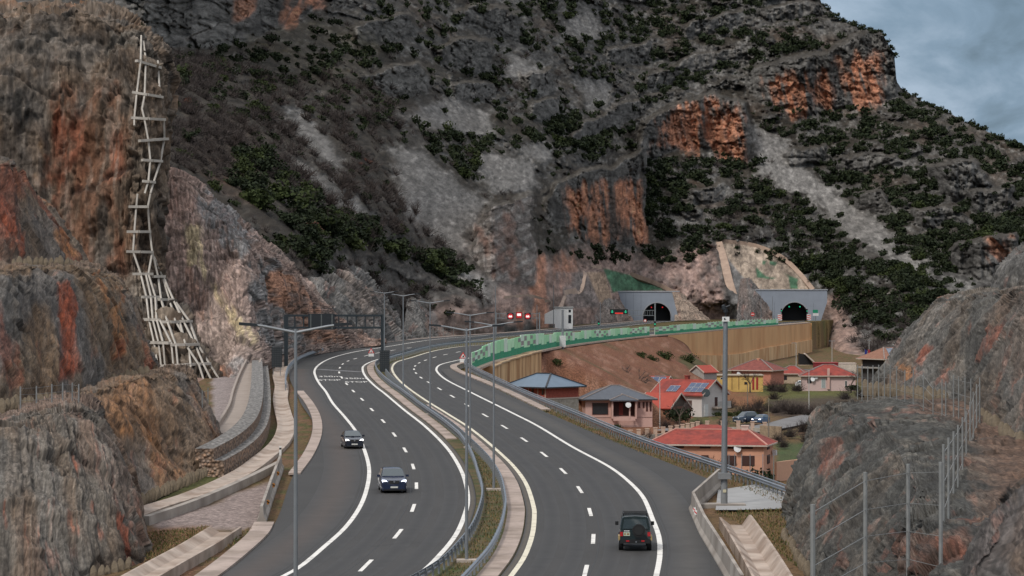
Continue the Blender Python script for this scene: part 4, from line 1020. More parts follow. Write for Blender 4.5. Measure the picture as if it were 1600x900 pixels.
PK = (0.46, 0.335, 0.285); NG = (0.31, 0.30, 0.295); OG = (0.58, 0.29, 0.18); YS = (0.60, 0.48, 0.30)
SPUR = patch('rock_spur', [
    [(225, 662, 408), (285, 645, 407), (335, 622, 404), (392, 594, 402), (446, 565, 456), (500, 553, 490), (560, 543.5, 533), (598, 539, 548), (600, 538, 575)],
    [(225, 560, 424), (285, 545, 423), (335, 540, 421), (392, 530, 419), (447, 520, 462), (500, 528, 496), (560, 535, 538), (597, 537, 551), (599, 537, 577)],
    [(225, 420, 440), (285, 415, 440), (335, 425, 439), (392, 440, 436), (446, 465, 466), (501, 503, 500), (560, 526, 542), (596, 536, 554), (598, 536, 579)],
    [(228, 300, 460), (278, 292, 460), (332, 335, 456), (388, 380, 449), (442, 424, 470), (500, 480, 505), (560, 519, 546), (594, 535, 557), (597, 535, 581)],
    [(232, 282, 474), (282, 284, 474), (336, 328, 469), (392, 373, 461), (446, 417, 480), (502, 475, 514), (560, 516, 553), (594, 534, 562), (597, 534, 584)],
    [(236, 276, 535), (286, 280, 532), (340, 325, 522), (396, 371, 505), (450, 415, 520), (506, 473, 545), (562, 515, 570), (594, 534, 570), (597, 534, 588)]], 300, 260,
    rock_colour(PK, [(.34, .255, .22, .5), (.54, .43, .37, .5), (.42, .25, .19, .4)], .25,
                [([(312, 306), (368, 328), (395, 380), (388, 425), (332, 384), (318, 340)], NG, .95), ([(376, 398), (428, 404), (440, 476), (386, 474)], NG, .95), ([(396, 484), (474, 486), (474, 546), (420, 558), (394, 532)], NG, .95), ([(330, 590), (395, 560), (394, 600), (345, 625)], NG, .8),
                 ([(420, 424), (452, 432), (446, 472), (426, 462)], OG, .95), ([(372, 405), (382, 405), (386, 440), (378, 440)], OG, .7), ([(448, 440), (500, 482), (545, 535), (478, 535), (462, 480)], OG, .75), ([(325, 560), (352, 575), (352, 605), (332, 598)], OG, .8), ([(285, 400), (330, 450), (340, 520), (300, 500)], OG, .35),
                 ([(288, 345), (314, 352), (313, 400), (341, 440), (373, 492), (399, 528), (394, 550), (372, 532), (349, 497), (317, 442), (290, 412)], YS, 1.0)], net=.10, rusty=.15), amp=(1.8, .9, .4), sizes=(16, 5, 1.6), stretch=1.5, mats=[spurm], seed=41, fine_amp=.12, crack_amp=.25, block=.7)
patch('rock_spur', [
    [(430, 560, 495), (500, 551, 525), (560, 543, 556), (610, 536.5, 598), (641, 532.5, 632), (646, 532, 665)], [(468, 492, 528), (505, 472, 550), (553, 476, 574), (598, 503, 610), (627, 522, 637), (631, 522, 668)],
    [(470, 448, 552), (512, 436, 576), (546, 440, 594), (582, 470, 620), (610, 506, 645), (614, 507, 676)], [(468, 438, 575), (512, 428, 600), (550, 434, 614), (586, 466, 634), (613, 503, 658), (616, 504, 684)], [(460, 420, 640), (512, 415, 660), (560, 425, 665), (592, 462, 680), (615, 502, 690), (617, 503, 700)]], 150, 130,
    rock_colour((.29, .275, .26), [(.34, .24, .19, .5), (.17, .16, .155, .5), (.38, .35, .33, .4)], .35, [([(480, 520), (560, 520), (560, 545), (480, 548)], OG, .55), ([(500, 470), (545, 430), (560, 500), (520, 510)], (.10, .095, .09), .6)], net=.1), amp=(2.2, 1.3, .5), sizes=(14, 5, 1.6), stretch=1.8, mats=[spurm], seed=43, fine_amp=.12, crack_amp=.4, block=.9)
patch('rock_spur', [
    [(628, 534, 640), (660, 530.5, 660), (690, 528, 685), (713, 526.5, 705), (716, 526, 740)], [(632, 500, 665), (655, 492, 680), (677, 504, 700), (698, 516, 718), (701, 516, 747)],
    [(634, 470, 690), (648, 464, 700), (666, 480, 715), (686, 506, 732), (689, 507, 757)], [(632, 458, 740), (648, 450, 750), (668, 474, 760), (688, 504, 765), (690, 505, 775)]], 80, 90,
    rock_colour((.235, .22, .205), [(.30, .20, .16, .5), (.17, .16, .15, .5)], .3, [([(670, 505), (700, 505), (712, 527), (670, 530)], (.30, .19, .15), .7)], net=.1), amp=(1.4, .8, .4), sizes=(14, 5, 1.6), mats=[spurm], seed=47, crack_amp=.3)
# ================================================================ things along the road
steel = mat('galvanised_steel', (0.30, 0.315, 0.33), rough=0.45, metal=0.55, var=0.12, scale=2.0)
railm = mat('rail_steel', (0.30, 0.33, 0.37), rough=0.38, metal=0.65, var=0.14, scale=0.9)
polem = mat('lamp_steel', (0.23, 0.245, 0.26), rough=0.5, metal=0.4, var=0.10, scale=1.5)
darkm = mat('dark_paint', (0.018, 0.022, 0.026), rough=0.5, var=0.1)
gantm = mat('gantry_paint', (0.022, 0.030, 0.036), rough=0.5, var=0.12)
whitep = mat('white_paint', (0.72, 0.72, 0.70), rough=0.6, var=0.06)
redp = mat('red_paint', (0.55, 0.03, 0.025), rough=0.5, var=0.06)
blackp = mat('black_paint', (0.012, 0.012, 0.013), rough=0.6)
orangep = mat('orange_reflector', (0.75, 0.28, 0.04), rough=0.4)
rubber = mat('rubber', (0.014, 0.014, 0.015), rough=0.8)


# ---- guard rails: a double-wave beam on posts
WAVE = [(-0.04, 0.42), (0.045, 0.47), (0.045, 0.52), (-0.03, 0.565), (-0.03, 0.605), (0.045, 0.65), (0.045, 0.70), (-0.04, 0.75), (-0.065, 0.75), (0.02, 0.695), (0.02, 0.655), (-0.055, 0.61), (-0.055, 0.56), (0.02, 0.515), (0.02, 0.475), (-0.065, 0.42)]
pm = MB(); pm.box(-.06, .06, -.03, .03, -.3, .72); post_mesh = None


def guardrail(P, label, side=1, gap=2.0, cap=False, group=None):
    t = thing('guardrail', label, 'guard rail', P[0], group=group)
    o = P[0]; Q = [p - o for p in P]
    mb = MB(); mb.sweep(Q, [(side * (0.09 + a), b) for a, b in WAVE])
    if cap: mb.sweep(Q, [(side * 0.0 - .05, 0.80), (side * 0.0 + .05, 0.80), (side * 0.0 + .05, 0.90), (side * 0.0 - .05, 0.90)])
    mb.build('beam', railm, t)
    global post_mesh
    R = spline(P, gap); n = 0; rest = MB()
    for i, p in enumerate(R):
        a = R[min(i + 1, len(R) - 1)] - R[max(i - 1, 0)]; rz = math.atan2(a.y, a.x) + math.pi / 2
        if n < 100:
            if post_mesh is None: post_mesh = pm.build('post', steel, t); k = post_mesh
            else: k = link('post', post_mesh.data, t)
            k.location = p - o; k.rotation_euler = (0, 0, rz); n += 1
        else:
            rest.M = Matrix.Translation(p - o) @ Matrix.Rotation(rz, 4, 'Z'); rest.box(-.06, .06, -.03, .03, -.3, .72)
    if rest.v: tag(rest.build('post', steel, t), kind='stuff')
    return t


def voff(P, ds, os_):
    out = []
    for i, p in enumerate(P):
        a = P[min(i + 1, len(P) - 1)] - P[max(i - 1, 0)]; a.z = 0; a.normalize(); o = np.interp(p.y, ds, os_)
        out.append(Vector((p.x + a.y * o, p.y - a.x * o, zroad(p.y))))
    return out


ML = voff([p for p in LR if p.y < 900], [150, 225, 270, 470, 500], [1.05, 1.05, 1.85, 1.9, 1.2])
MR = voff([p for p in RL if p.y < 900], [150, 330, 360, 900], [-1.95, -1.95, -1.2, -1.2])
guardrail(ML, 'long curved steel guard rail edging the oncoming carriageway side of the grass median', -1)
guardrail(MR, 'long curved steel guard rail between grass median and the carriageway with the black jeep', 1)
RT = road_path([(1290, 803), (1262, 791), (1235, 780.5), (1180, 760), (1110, 735.5), (1000, 697), (900, 655), (820, 621), (760, 592), (738, 581), (727, 574.5), (727, 568)], 1.5)
guardrail(RT, 'steel guard rail above the village houses, running down to the tall camera mast', -1, gap=1.4, cap=True)
guardrail(road_path([(446, 612), (446, 597), (450, 582), (459, 571.5), (472, 563.5), (494, 555), (520, 548)], 1.0), 'short curved guard rail below the overhead gantry, beside the wide drain', 1, cap=True)
guardrail(onroad([p for p in offset(BAR, -1.0) if 885 < p.y < 1070]), 'guard rail on top of the stained retaining wall before the far tunnel mouth', -1, gap=4)

# ---- street lamps: tapered pole, two arms, two flat heads, concrete foot
def make_lamp(h=12.2, arm=1.95):
    t = thing('street_lamp', '', 'street lamp')
    mb = MB(); mb.tube((0, 0, 0.1), (0, 0, h), 0.10, 0.055, 10); mb.build('pole', polem, t, True)
    mb = MB(); mb.box(-.55, .55, -.45, .45, -.3, .14); mb.build('footing', mat('footing', (0.42, 0.36, 0.31), var=.15), t)
    for s in (-1, 1):
        mb = MB(); mb.tube((0, 0, h - .12), (s * arm * .62, 0, h + .10), 0.05, 0.04, 8); mb.tube((s * arm * .62, 0, h + .10), (s * arm * .8, 0, h + .13), 0.04, 0.04, 8); a = mb.build('arm', polem, t, True)
        mb = MB(); mb.prism([(s * arm * .72, -.14, h + .08), (s * (arm + .12), -.12, h + .13), (s * (arm + .12), .12, h + .13), (s * arm * .72, .14, h + .08)], (0, 0, .1)); mb.build('lamp_head', darkm, a)
    return t


LAMPS = [(462, None, 115, 'double armed grey street lamp standing nearest, before the dark sign gantry'), (729, 878, 0, 'double armed street lamp on the median with its concrete foot beside the guard rail bend'),
         (771.5, 766, 0, 'double armed street lamp whose head meets the thin far mast, on the median'), (734.5, 700, 0, 'slim double armed lamp just behind the tall lamp at the rail bend'),
         (672, 648, 0, 'double armed street lamp on the median, second from the black sign back'), (630, 611, 0, 'double armed street lamp on the median, first past the black sign back'), (600.5, None, 425, 'double armed street lamp rising behind the black sign back by the gantry leg')]
lamp0 = None
for i, (px, py, d, lab) in enumerate(LAMPS):
    if py is None: p = W(px, 0, d); p.z = zroad(d)
    else: p = PR(px, py)
    if lamp0 is None: lamp0 = make_lamp(); l = lamp0
    else: l = copy_tree(lamp0)
    l.location = p; l['label'] = lab; l['group'] = 'double armed street lamps on the median'
    top = {0: 514, 1: 513, 2: 506, 3: 491, 4: 472, 5: 461, 6: 457}[i]
    ht = (CZ - (top - 450) / F * p.y) - p.z; l.scale = (1 if i else 1.05, 1, ht / 12.2)


def mast(px, top, d, z0, r=0.09, name='lamp_mast', label='', cat='street lamp', arm=0.0, group=None, m=None):
    p = W(px, top, d); h = p.z - z0
    t = thing(name, label, cat, (p.x, d, z0), group=group)
    mb = MB(); mb.tube((0, 0, -.2), (0, 0, h), r, r * .55, 8); mb.build('pole', m or polem, t, True)
    if arm:
        mb = MB()
        for s in ((1, -1) if arm > 0 else (-1,)): mb.box(min(0, s * abs(arm)), max(0, s * abs(arm)), -.07, .07, h - .02, h + .12)
        mb.build('lamp_head', polem, t)
    return t


for px, top, d, lab in [(774, 447, 640, 'thin bare mast behind the guard rail, topping the lamp on the median'), (839, 476, 720, 'thin mast between the red matrix signs and the white hut'), (865, 446, 830, 'thin tall mast standing before the white hut'),
                        (938, 472, 850, 'thin mast before the rock between white hut and near tunnel'), (1189, 443, 1010, 'thin mast just before the edge of the far tunnel front'), (1207, 463, 1040, 'short thin mast against the far tunnel front')]:
    mast(px, top, d, zroad(d), 0.13, label=lab, cat='mast', group='thin masts by the upper road')
for px, top, d, arm, lab in [(1031, 588, 505, .9, 'pale village street lamp beside the low red roofed shed'), (1244, 536, 800, -1.2, 'pale street lamp before the foot of the stained retaining wall'), (1300, 533, 760, .8, 'street lamp above the white shed at the back of the village'),
                             (1358, 532, 740, .5, 'street lamp beside the flags by the brown house'), (1417, 532, 740, 1.1, 'T shaped lamp behind the solar roof of the brown house'), (1264, 578, 560, 1.0, 'village lamp with floodlights in the brown scrub before the pink house')]:
    mast(px, top, d, zval(d), 0.10, label=lab, arm=arm, m=mat('pale_steel', (0.45, 0.44, 0.42), rough=.6), group='village street lamps')
for px, top, d, lab in [(1201, 622, 480, 'grey wooden pole beside the village lane'), (1168, 600, 570, 'thin wooden pole in the meadow before the yellow house'), (1370, 545, 690, 'thin pole before the brown house veranda')]:
    mast(px, top, d, zval(d), 0.12, name='utility_pole', label=lab, cat='pole', m=mat('old_wood', (0.2, 0.165, 0.13), var=.2), group='bare poles in the village')

# ---- tall mast with the traffic camera
p = PR(1131.5, 789); h = W(1134, 500, p.y).z - p.z
t = thing('camera_mast', 'tall thick grey mast with a traffic camera on top, on the concrete pad', 'mast', p)
s = p.y / F
mb = MB(); mb.tube((0, 0, 2.05), (2.2 * s, 0, h), 0.21, 0.15, 14); mb.build('pole', polem, t, True)
mb = MB(); mb.tube((0, 0, 0), (0, 0, 2.1), 0.23, 0.22, 14); mb.box(-.4, .4, -.4, .4, 1.75, 2.15); mb.build('base_sleeve', mat('mast_base', (0.20, 0.205, 0.21), var=.1), t, True)
mb = MB(); mb.box(-.1, .12, -.26, -.225, .85, 1.05); mb.build('service_hatch', mat('hatch', (0.55, 0.5, 0.35)), t)
mb = MB(); mb.box(-1.6, 1.4, -.8, .8, -.25, .1); mb.build('footing', conc, t)
X0 = 2.2 * s
mb = MB(); mb.box(X0 - .24, X0 + .24, -.24, -.16, h - .1, h + .22); pl = mb.build('number_plate', whitep, t)
mb = MB(); mb.box(X0 - .12, X0 - .03, -.245, -.242, h, h + .14); mb.box(X0 - .03, X0 + .03, -.245, -.242, h, h + .04); mb.build('plate_mark', blackp, pl)
mb = MB(); mb.tube((X0, 0, h), (X0, 0, h + .55), .05, .05, 8); mb.tube((X0, 0, h + .5), (X0, 0, h + .75), .16, .16, 12); mb.tube((X0 - .1, 0, h + .75), (X0 - .16, -.05, h + 1.0), .17, .1, 12); mb.tube((X0 + .02, -.1, h + .85), (X0 + .3, -.1, h + .98), .07, .07, 8); mb.build('camera', darkm, t, True)

# ---- dark sign gantry across the oncoming carriageway
a = PR(447, 578); a = W(447, 0, 436); a.z = zroad(436); b = W(598, 0, 436); b.z = a.z
t = thing('sign_gantry', 'dark steel gantry carrying the black back of a message board over the oncoming lanes', 'gantry', a)
Wd = b.x - a.x; hz = W(0, 493, 436).z - a.z; lz = W(0, 512, 436).z - a.z
for x in (0, Wd): mb = MB(); mb.box(x - .27, x + .27, -.27, .27, -.2, hz + .15); mb.build('leg', gantm, t)
mb = MB()
for z in (hz, lz):
    for y in (-.4, .4): mb.box(.27, Wd - .27, y - .13, y + .13, z - .15, z + .15)
for i in range(1, 11):
    x = Wd * i / 11
    for y in (-.4, .4): mb.box(x - .07, x + .07, y - .07, y + .07, lz + .15, hz - .15)
mb.build('truss', gantm, t)
x0, x1 = (482 - 447) / F * 436, (523.5 - 447) / F * 436; zb, zt = W(0, 515, 436).z - a.z, W(0, 490, 436).z - a.z
mb = MB(); mb.box(x0, x1, -.75, -.5, zb, zt); brd = mb.build('message_board', darkm, t)
mb = MB()
for u in (.1, .5, .9): x = x0 + (x1 - x0) * u; mb.box(x - .09, x + .09, -.8, -.753, zb + .1, zt - .1)
mb.build('stiffener', mat('board_rib', (.09, .1, .1)), brd)
mb = MB()
for z in (zt + .1, zt + .75): mb.box(x0, x1, -.7, -.65, z, z + .05)
for i in range(5): x = x0 + (x1 - x0) * i / 4; mb.box(x - .025, x + .025, -.7, -.65, zt, zt + .75)
mb.build('guard_frame', gantm, t)


def sign_back(px, y0, y1, wpx, d, lab):
    p = W(px, 0, d); z = zroad(d); t = thing('message_sign', lab, 'road sign', (p.x, d, z), group='black slatted message sign backs')
    s = d / F; w_ = wpx * s / 2; za = CZ - (y1 - 450) * s - z; zb_ = CZ - (y0 - 450) * s - z
    mb = MB(); mb.box(-w_, w_, -.15, .15, za, zb_); k = mb.build('cabinet', darkm, t)
    mb = MB(); n = 11
    for i in range(n):
        zz = za + (zb_ - za) * (i + .5) / n
        for x in (-.72, -.24, .24, .72): mb.box(w_ * x - .11, w_ * x + .11, -.18, -.152, zz - .05, zz + .03)
    mb.build('vent_slats', mat('slat_grey', (.075, .08, .08)), k)
    for x in (-w_ * .7, w_ * .7): mb = MB(); mb.tube((x, 0, -.2), (x, 0, za), .05, .05, 8); mb.build('leg', steel, t)


sign_back(432.5, 542, 574, 16, 405, 'black slatted sign back standing above the wide drain by the gabion wall')
sign_back(601, 547.5, 581, 15.5, 412, 'black slatted sign back standing on the grass median')


def warning_sign(px, ytop, ybot, d, lab, plate=True, pict=0):
    s = d / F; z = zroad(d); p = W(px, 0, d); t = thing('warning_sign', lab, 'road sign', (p.x, d, z), group='triangular warning signs')
    zt = CZ - (ytop - 450) * s - z; zb = CZ - (ybot - 450) * s - z; hgt = (zt - zb) * (.62 if plate else 1); tb = zt - hgt; r = hgt * .60
    mb = MB(); mb.tube((0, 0.06, -.2), (0, 0.06, zt - .1), .04, .04, 8); mb.build('post', steel, t)
    mb = MB(); mb.prism([(-r, 0, tb), (r, 0, tb), (0, 0, zt)], (0, .03, 0)); k = mb.build('sign_plate', redp, t)
    q = .62; mb = MB(); c = tb + hgt * .33; mb.prism([(-r * q, -.012, c - hgt * .33 * q), (r * q, -.012, c - hgt * .33 * q), (0, -.012, c + hgt * .67 * q)], (0, .01, 0)); mb.build('sign_face', whitep, k)
    mb = MB()
    if pict: mb.box(-.16 * r, .3 * r, -.02, -.014, c - hgt * .14, c + hgt * .02); mb.box(-.05 * r, .18 * r, -.02, -.014, c + hgt * .02, c + hgt * .14)
    else: mb.box(-.06 * r, .06 * r, -.02, -.014, c - hgt * .1, c + hgt * .22); mb.box(-.25 * r, .25 * r, -.02, -.014, c - hgt * .16, c - hgt * .1)
    mb.build('pictogram', blackp, k)
    if plate: mb = MB(); mb.box(-r * .85, r * .85, 0, .03, zb, tb - .06); mb.build('lower_plate', whitep, t)


warning_sign(723.5, 550, 566, 452, 'red triangle warning sign with white plate before the green noise barrier', pict=1)
warning_sign(749.5, 516, 528, 735, 'small red triangle warning sign by the meadow beyond the upper road')
warning_sign(580, 543.5, 557, 470, 'red triangle warning sign half hidden by the black sign back on the median')


def disc_sign(px, py, rpx, d, ring, face, lab, bar=None, post=True):
    s = d / F; z = zroad(d); p = W(px, py, d); t = thing('round_sign', lab, 'road sign', (p.x, d, z))
    c = p.z - z; r = rpx * s
    mb = MB(); mb.tube((0, .08, -.1), (0, .08, c), .05, .05, 8); mb.build('post', steel, t)
    mb = MB(); mb.disc((0, 0, c), (0, 1, 0), r, 20, .04); k = mb.build('sign_plate', ring, t)
    mb = MB()
    if bar: mb.box(-r * .7, r * .7, -.04, -.025, c - r * .17, c + r * .17)
    else: mb.disc((0, -.03, c), (0, 1, 0), r * .66, 20, .02)
    mb.build('sign_face', face, k)


disc_sign(1176, 491, 3.0, 960, redp, whitep, 'round red no entry sign near the far tunnel road', bar=1)
disc_sign(1008, 501, 2.4, 880, redp, whitep, 'round red and white speed sign before the near tunnel')

# ---- second gantry with three red matrix signs
d = 700; s = d / F; z = zroad(d); p = W(775, 0, d)
t = thing('sign_gantry', 'grey lattice gantry with three square red lit signs over the upper road', 'gantry', (p.x, d, z))
gx = lambda px: (px - 775) * s; gz = lambda py: CZ - (py - 450) * s - z
mb = MB(); mb.box(-.15, .15, -.15, .15, -.2, gz(488)); mb.build('leg', polem, t)
mb = MB(); mb.box(gx(843) - .15, gx(843) + .15, -.15, .15, -.2, gz(488)); mb.build('leg', polem, t)
mb = MB()
for py in (490, 497): mb.box(.15, gx(843) - .15, -.1, .1, gz(py) - .07, gz(py) + .07)
for i in range(1, 12): x = gx(843) * i / 12; mb.box(x - .04, x + .04, -.06, .06, gz(497) + .07, gz(490) - .07)
mb.build('truss', polem, t)
ledred = glow('led_red', (0.50, 0.012, 0.015), 0.2); ledwhite = glow('led_white', (.85, .72, .70), .55)
for px, kind in ((797.5, 0), (811, 1), (824.5, 0)):
    py = 494 if kind == 0 else 492.5; r = 4.3 * s; x, zc = gx(px), gz(py)
    mb = MB(); mb.box(x - r - .1, x + r + .1, -.45, -.2, zc - r - .1, zc + r + .1); k = mb.build('matrix_sign', darkm, t)
    if kind == 0:
        mb = MB(); mb.disc((x, -.47, zc), (0, 1, 0), r, 20, .03); q = mb.build('lit_ring', ledred, k)
        mb = MB(); mb.box(x - .6 * r, x + .6 * r, -.5, -.486, zc - .42 * r, zc - .02 * r); mb.box(x - .5 * r, x - .1 * r, -.5, -.486, zc - .02 * r, zc + .3 * r); mb.box(x + .1 * r, x + .5 * r, -.5, -.486, zc - .02 * r, zc + .3 * r); mb.build('lit_symbol', ledwhite, k)
    else:
        mb = MB(); mb.box(x - r, x + r, -.48, -.452, zc - r, zc + r); mb.build('lit_ring', ledred, k)
        mb = MB(); mb.box(x - .7 * r, x + .7 * r, -.5, -.482, zc - .25 * r, zc + .65 * r); mb.build('lit_symbol', ledwhite, k)

# ---- gantry before the near tunnel: black board with green arrows
d = 900; s = d / F; z = zroad(d); p = W(953, 0, d)
t = thing('sign_gantry', 'slim gantry with a black lit board before the near tunnel mouth', 'gantry', (p.x, d, z))
gx = lambda px: (px - 953) * s
mb = MB(); mb.box(gx(1023.5) - .2, gx(1023.5) + .2, -.2, .2, -.3, gz(474)); mb.build('leg', polem, t)
mb = MB()
for py in (485, 493): mb.box(gx(981), gx(1023) - .2, -.12, .12, gz(py) - .08, gz(py) + .08)
for i in range(1, 11): x = gx(981) + (gx(1023) - gx(981)) * i / 11; mb.box(x - .05, x + .05, -.06, .06, gz(493) + .08, gz(485) - .08)
mb.build('truss', polem, t)
mb = MB(); mb.box(gx(953), gx(981), -.3, .3, gz(491), gz(483)); brd = mb.build('message_board', blackp, t)
grn = glow('led_green', (0.01, 0.42, 0.22), 0.35); red2 = glow('led_text', (0.8, 0.04, 0.03), 0.7)
for px in (956.5, 977.5):
    x = gx(px); zc = gz(487); r = 2.4 * s; mb = MB(); mb.prism([(x - r, -.33, zc), (x + r, -.33, zc), (x, -.33, zc - r)], (0, .02, 0)); mb.box(x - .35 * r, x + .35 * r, -.33, -.31, zc + .02, zc + r); mb.build('lit_arrow', grn, brd)
mb = MB(); x = gx(961)
for i in range(9): mb.box(x + i * 1.4 * s, x + i * 1.4 * s + .9 * s, -.33, -.31, gz(490.3), gz(488.6))
mb.build('lit_lettering', red2, brd)

# ---- traffic signals by the tunnels
def signal(px, py, d, lab, col):
    s = d / F; z = zroad(d); p = W(px, py, d); t = thing('traffic_light', lab, 'traffic light', (p.x, d, z), group='small traffic lights near the tunnels'); c = p.z - z
    mb = MB(); mb.tube((0, .15, -.2), (0, .15, c), .06, .06, 8); mb.build('post', polem, t)
    mb = MB(); mb.box(-.25, .25, -.1, .12, c - .5, c + .75); k = mb.build('housing', blackp, t)
    mb = MB(); mb.disc((0, -.12, c), (0, 1, 0), .2, 14, .03); mb.build('lens', col, k)


signal(935.5, 505.5, 800, 'green traffic light by the thin mast before the near tunnel', grn); signal(1023.4, 506.5, 760, 'green traffic light at the gap in the green noise barrier', grn)
signal(1221, 485.5, 1085, 'green traffic light beside the far tunnel arch, village lamp side', grn); signal(1261, 486, 1085, 'green traffic light beside the far tunnel arch, hillside side', grn)

# ---- green noise barrier
lg = mat('light_green', (0.36, 0.74, 0.42), rough=.6, var=.08); lg2 = mat('mint_green', (0.50, 0.84, 0.55), rough=.6, var=.08); dg = mat('deep_green', (0.012, 0.27, 0.135), rough=.6, var=.10); lg3 = mat('pale_panel', (0.62, 0.78, 0.66), rough=.6, var=.08); gp = mat('barrier_grey', (0.27, 0.25, 0.255), rough=.5, var=.15); posty = mat('barrier_post', (0.38, 0.46, 0.40), rough=.6)


def noise_barrier(P, lab, n, hf):
    t = thing('noise_barrier', lab, 'noise barrier', P[0], group='green noise barrier sections')
    o = P[0]; R = spline(P, path_len(P) / n); rnd = random.Random(5)
    for i in range(len(R) - 1):
        a, b = R[i] - o, R[i + 1] - o; hh = hf(R[i].y); k = rnd.random()
        top = hh * (1.0 if (i // 4) % 3 else .90); dk = hh * (.30, .38, .34, .44)[(i * 7 + i // 3) % 4]
        z0 = .25; dirv = (b - a).normalized(); a2 = a + dirv * .12; b2 = b - dirv * .12
        mb = MB(); mb.bar(a2 + Vector((0, 0, z0 + dk + (top - dk) / 2)), b2 + Vector((0, 0, z0 + dk + (top - dk) / 2)), .14, top - dk); mb.build('panel', (lg, lg2, lg, lg3, lg2)[(i * 3) % 5], t)
        pn = t.children[-1] if False else COL.objects[-1]
        mb = MB(); mb.bar(a2 + Vector((0, 0, z0 + dk / 2)), b2 + Vector((0, 0, z0 + dk / 2)), .15, dk - .01); mb.build('lower_panel', dg, pn)
        if (i * 5 + i // 3) % 5 < 2:
            zc = z0 + dk + (top - dk) * (.72 if i % 2 else .30); e = dirv * ((b - a).length * .08)
            mb = MB(); mb.bar(a2 + e + Vector((0, 0, zc)), b2 - e + Vector((0, 0, zc)), .18, (top - dk) * .36); mb.build('window', gp, pn)
        mb = MB(); mb.box(a.x - .07, a.x + .07, a.y - .09, a.y + .09, .2, z0 + top); mb.build('post', posty, pn)
    return t


bx = [(p, 800 + p.x / p.y * F) for p in BAR]
NB1 = [p for p, x in bx if 736 < x < 1016]; NB2 = [p for p, x in bx if 1022 < x < 1216]
hf = lambda d: float(np.interp(d, [430, 480, 520, 600, 700, 800, 900, 960], [2.5, 3.1, 2.6, 2.2, 1.95, 2.0, 1.75, 1.7]))
noise_barrier(NB1, 'green panelled noise barrier curving above the red bank and the blue roofed house', 68, hf)
noise_barrier(NB2, 'green panelled noise barrier on top of the stained retaining wall', 42, hf)
q = [p for p, x in bx if 870 < x < 876][0]
t = thing('cabinet_pole', 'thick grey pole with a white cabinet before the green noise barrier', 'pole', q + Vector((.8, -1.2, .2)))
mb = MB(); mb.tube((0, 0, -.6), (0, 0, 6.6), .22, .2, 10); mb.build('pole', polem, t, True); mb = MB(); mb.box(-.55, .55, -.7, -.25, .0, 2.0); mb.build('cabinet', mat('cabinet_white', (.55, .56, .56)), t)

# ---- retaining walls under the barrier
wallm = mat('stained_concrete', (0.66, 0.385, 0.185), rough=.9, var=.06, scale=.2, bump=.01, stretch=(1, 1, .5), color2=(0.52, 0.255, 0.11), c2scale=.13, c2lo=.40, c2hi=.75)
wallg = mat('stained_concrete_pale', (0.64, 0.42, 0.225), rough=.9, var=.15, scale=.3, bump=.02, stretch=(1, 1, .3), color2=(0.48, 0.25, 0.11), c2scale=.25, c2lo=.46, c2hi=.64)
top = [p for p, x in bx if 1036 < x < 1264]; top = onroad(spline(top[::10] + [top[-1]], 3.0))
o = top[0]; t = thing('retaining_wall', 'tall rust stained concrete retaining wall under the noise barrier before the far tunnel', 'retaining wall', o)
P1 = offset(top, 0.95); Q = [p - o for p in P1]; Qi = [p - o for p in offset(top, -4.0)]; mb = MB()
n = len(Q); zl = lambda i: np.interp(i / (n - 1), [0, .3, .45, .62, 1], [-4.5, -6.6, -7.0, -6.2, -5.6])
for i in range(n - 1):
    a, b = Q[i], Q[i + 1]
    mb.add([a + Vector((0, 0, -.1)), b + Vector((0, 0, -.1)), b + Vector((0, 0, zl(i + 1))), a + Vector((0, 0, zl(i))), Qi[i] + Vector((0, 0, -.1)), Qi[i + 1] + Vector((0, 0, -.1))], [(0, 1, 2, 3), (4, 5, 1, 0)])
mb.build('upper_tier', wallm, t, True)
P2 = offset(top, 1.5); Q2 = [p - o for p in P2]; mb = MB()
for i in range(n - 1):
    z1, z2 = zl(i), zl(i + 1)
    mb.add([Q[i] + Vector((0, 0, z1 + .02)), Q[i + 1] + Vector((0, 0, z2 + .02)), Q2[i + 1] + Vector((0, 0, z2)), Q2[i] + Vector((0, 0, z1)), Q2[i + 1] + Vector((0, 0, -13)), Q2[i] + Vector((0, 0, -13))], [(0, 1, 2, 3), (3, 2, 4, 5)])
mb.build('lower_tier', wallg, t, True)
e = Q[-1]; mb = MB(); mb.prism([e + Vector((0, 0, -.1)), e + Vector((.3, 14, -.1)), e + Vector((.3, 14, -13)), e + Vector((0, 0, -13))], (.4, 0, 0)); mb.build('end_wall', wallm, t)
top = [p for p, x in bx if 756 < x < 832]; top = onroad(spline(top[::6] + [top[-1]], 1.5)); P1 = offset(top, 1.3); o = P1[0]
t = thing('retaining_wall', 'ochre concrete retaining wall with stepped top beside the blue roofed house', 'retaining wall', o)
n = len(P1); cuts = [0, int(n * .17), int(n * .34), int(n * .53), int(n * .75), n - 1]
for j in range(5):
    seg = [p - o for p in P1[cuts[j]:cuts[j + 1] + 1]]; zt = -1.5 - .22 * j
    px0 = 800 + P1[cuts[j]].x / P1[cuts[j]].y * F; want = [572, 568.5, 564.5, 561, 557][j]; m_ = P1[(cuts[j] + cuts[j + 1]) // 2]; zt = CZ - (want - 450) / F * m_.y - o.z
    mb = MB(); mb.sweep(seg, [(-3.0, zt), (.25, zt), (.25 + .02 * j, -13), (-3.0, -13)])
    mb.build('wall_panel', mat('ochre_concrete', (0.64, 0.41, 0.21), rough=.9, var=.18, scale=.4, bump=.02, stretch=(1, 1, .25), color2=(0.34, 0.17, 0.07), c2scale=.3), t)
    mb = MB(); mb.sweep(seg, [(-3.0, zt), (.45, zt), (.45, zt + .22), (-3.0, zt + .22)]); mb.build('coping', mat('coping', (0.45, 0.31, 0.19), var=.15), t)

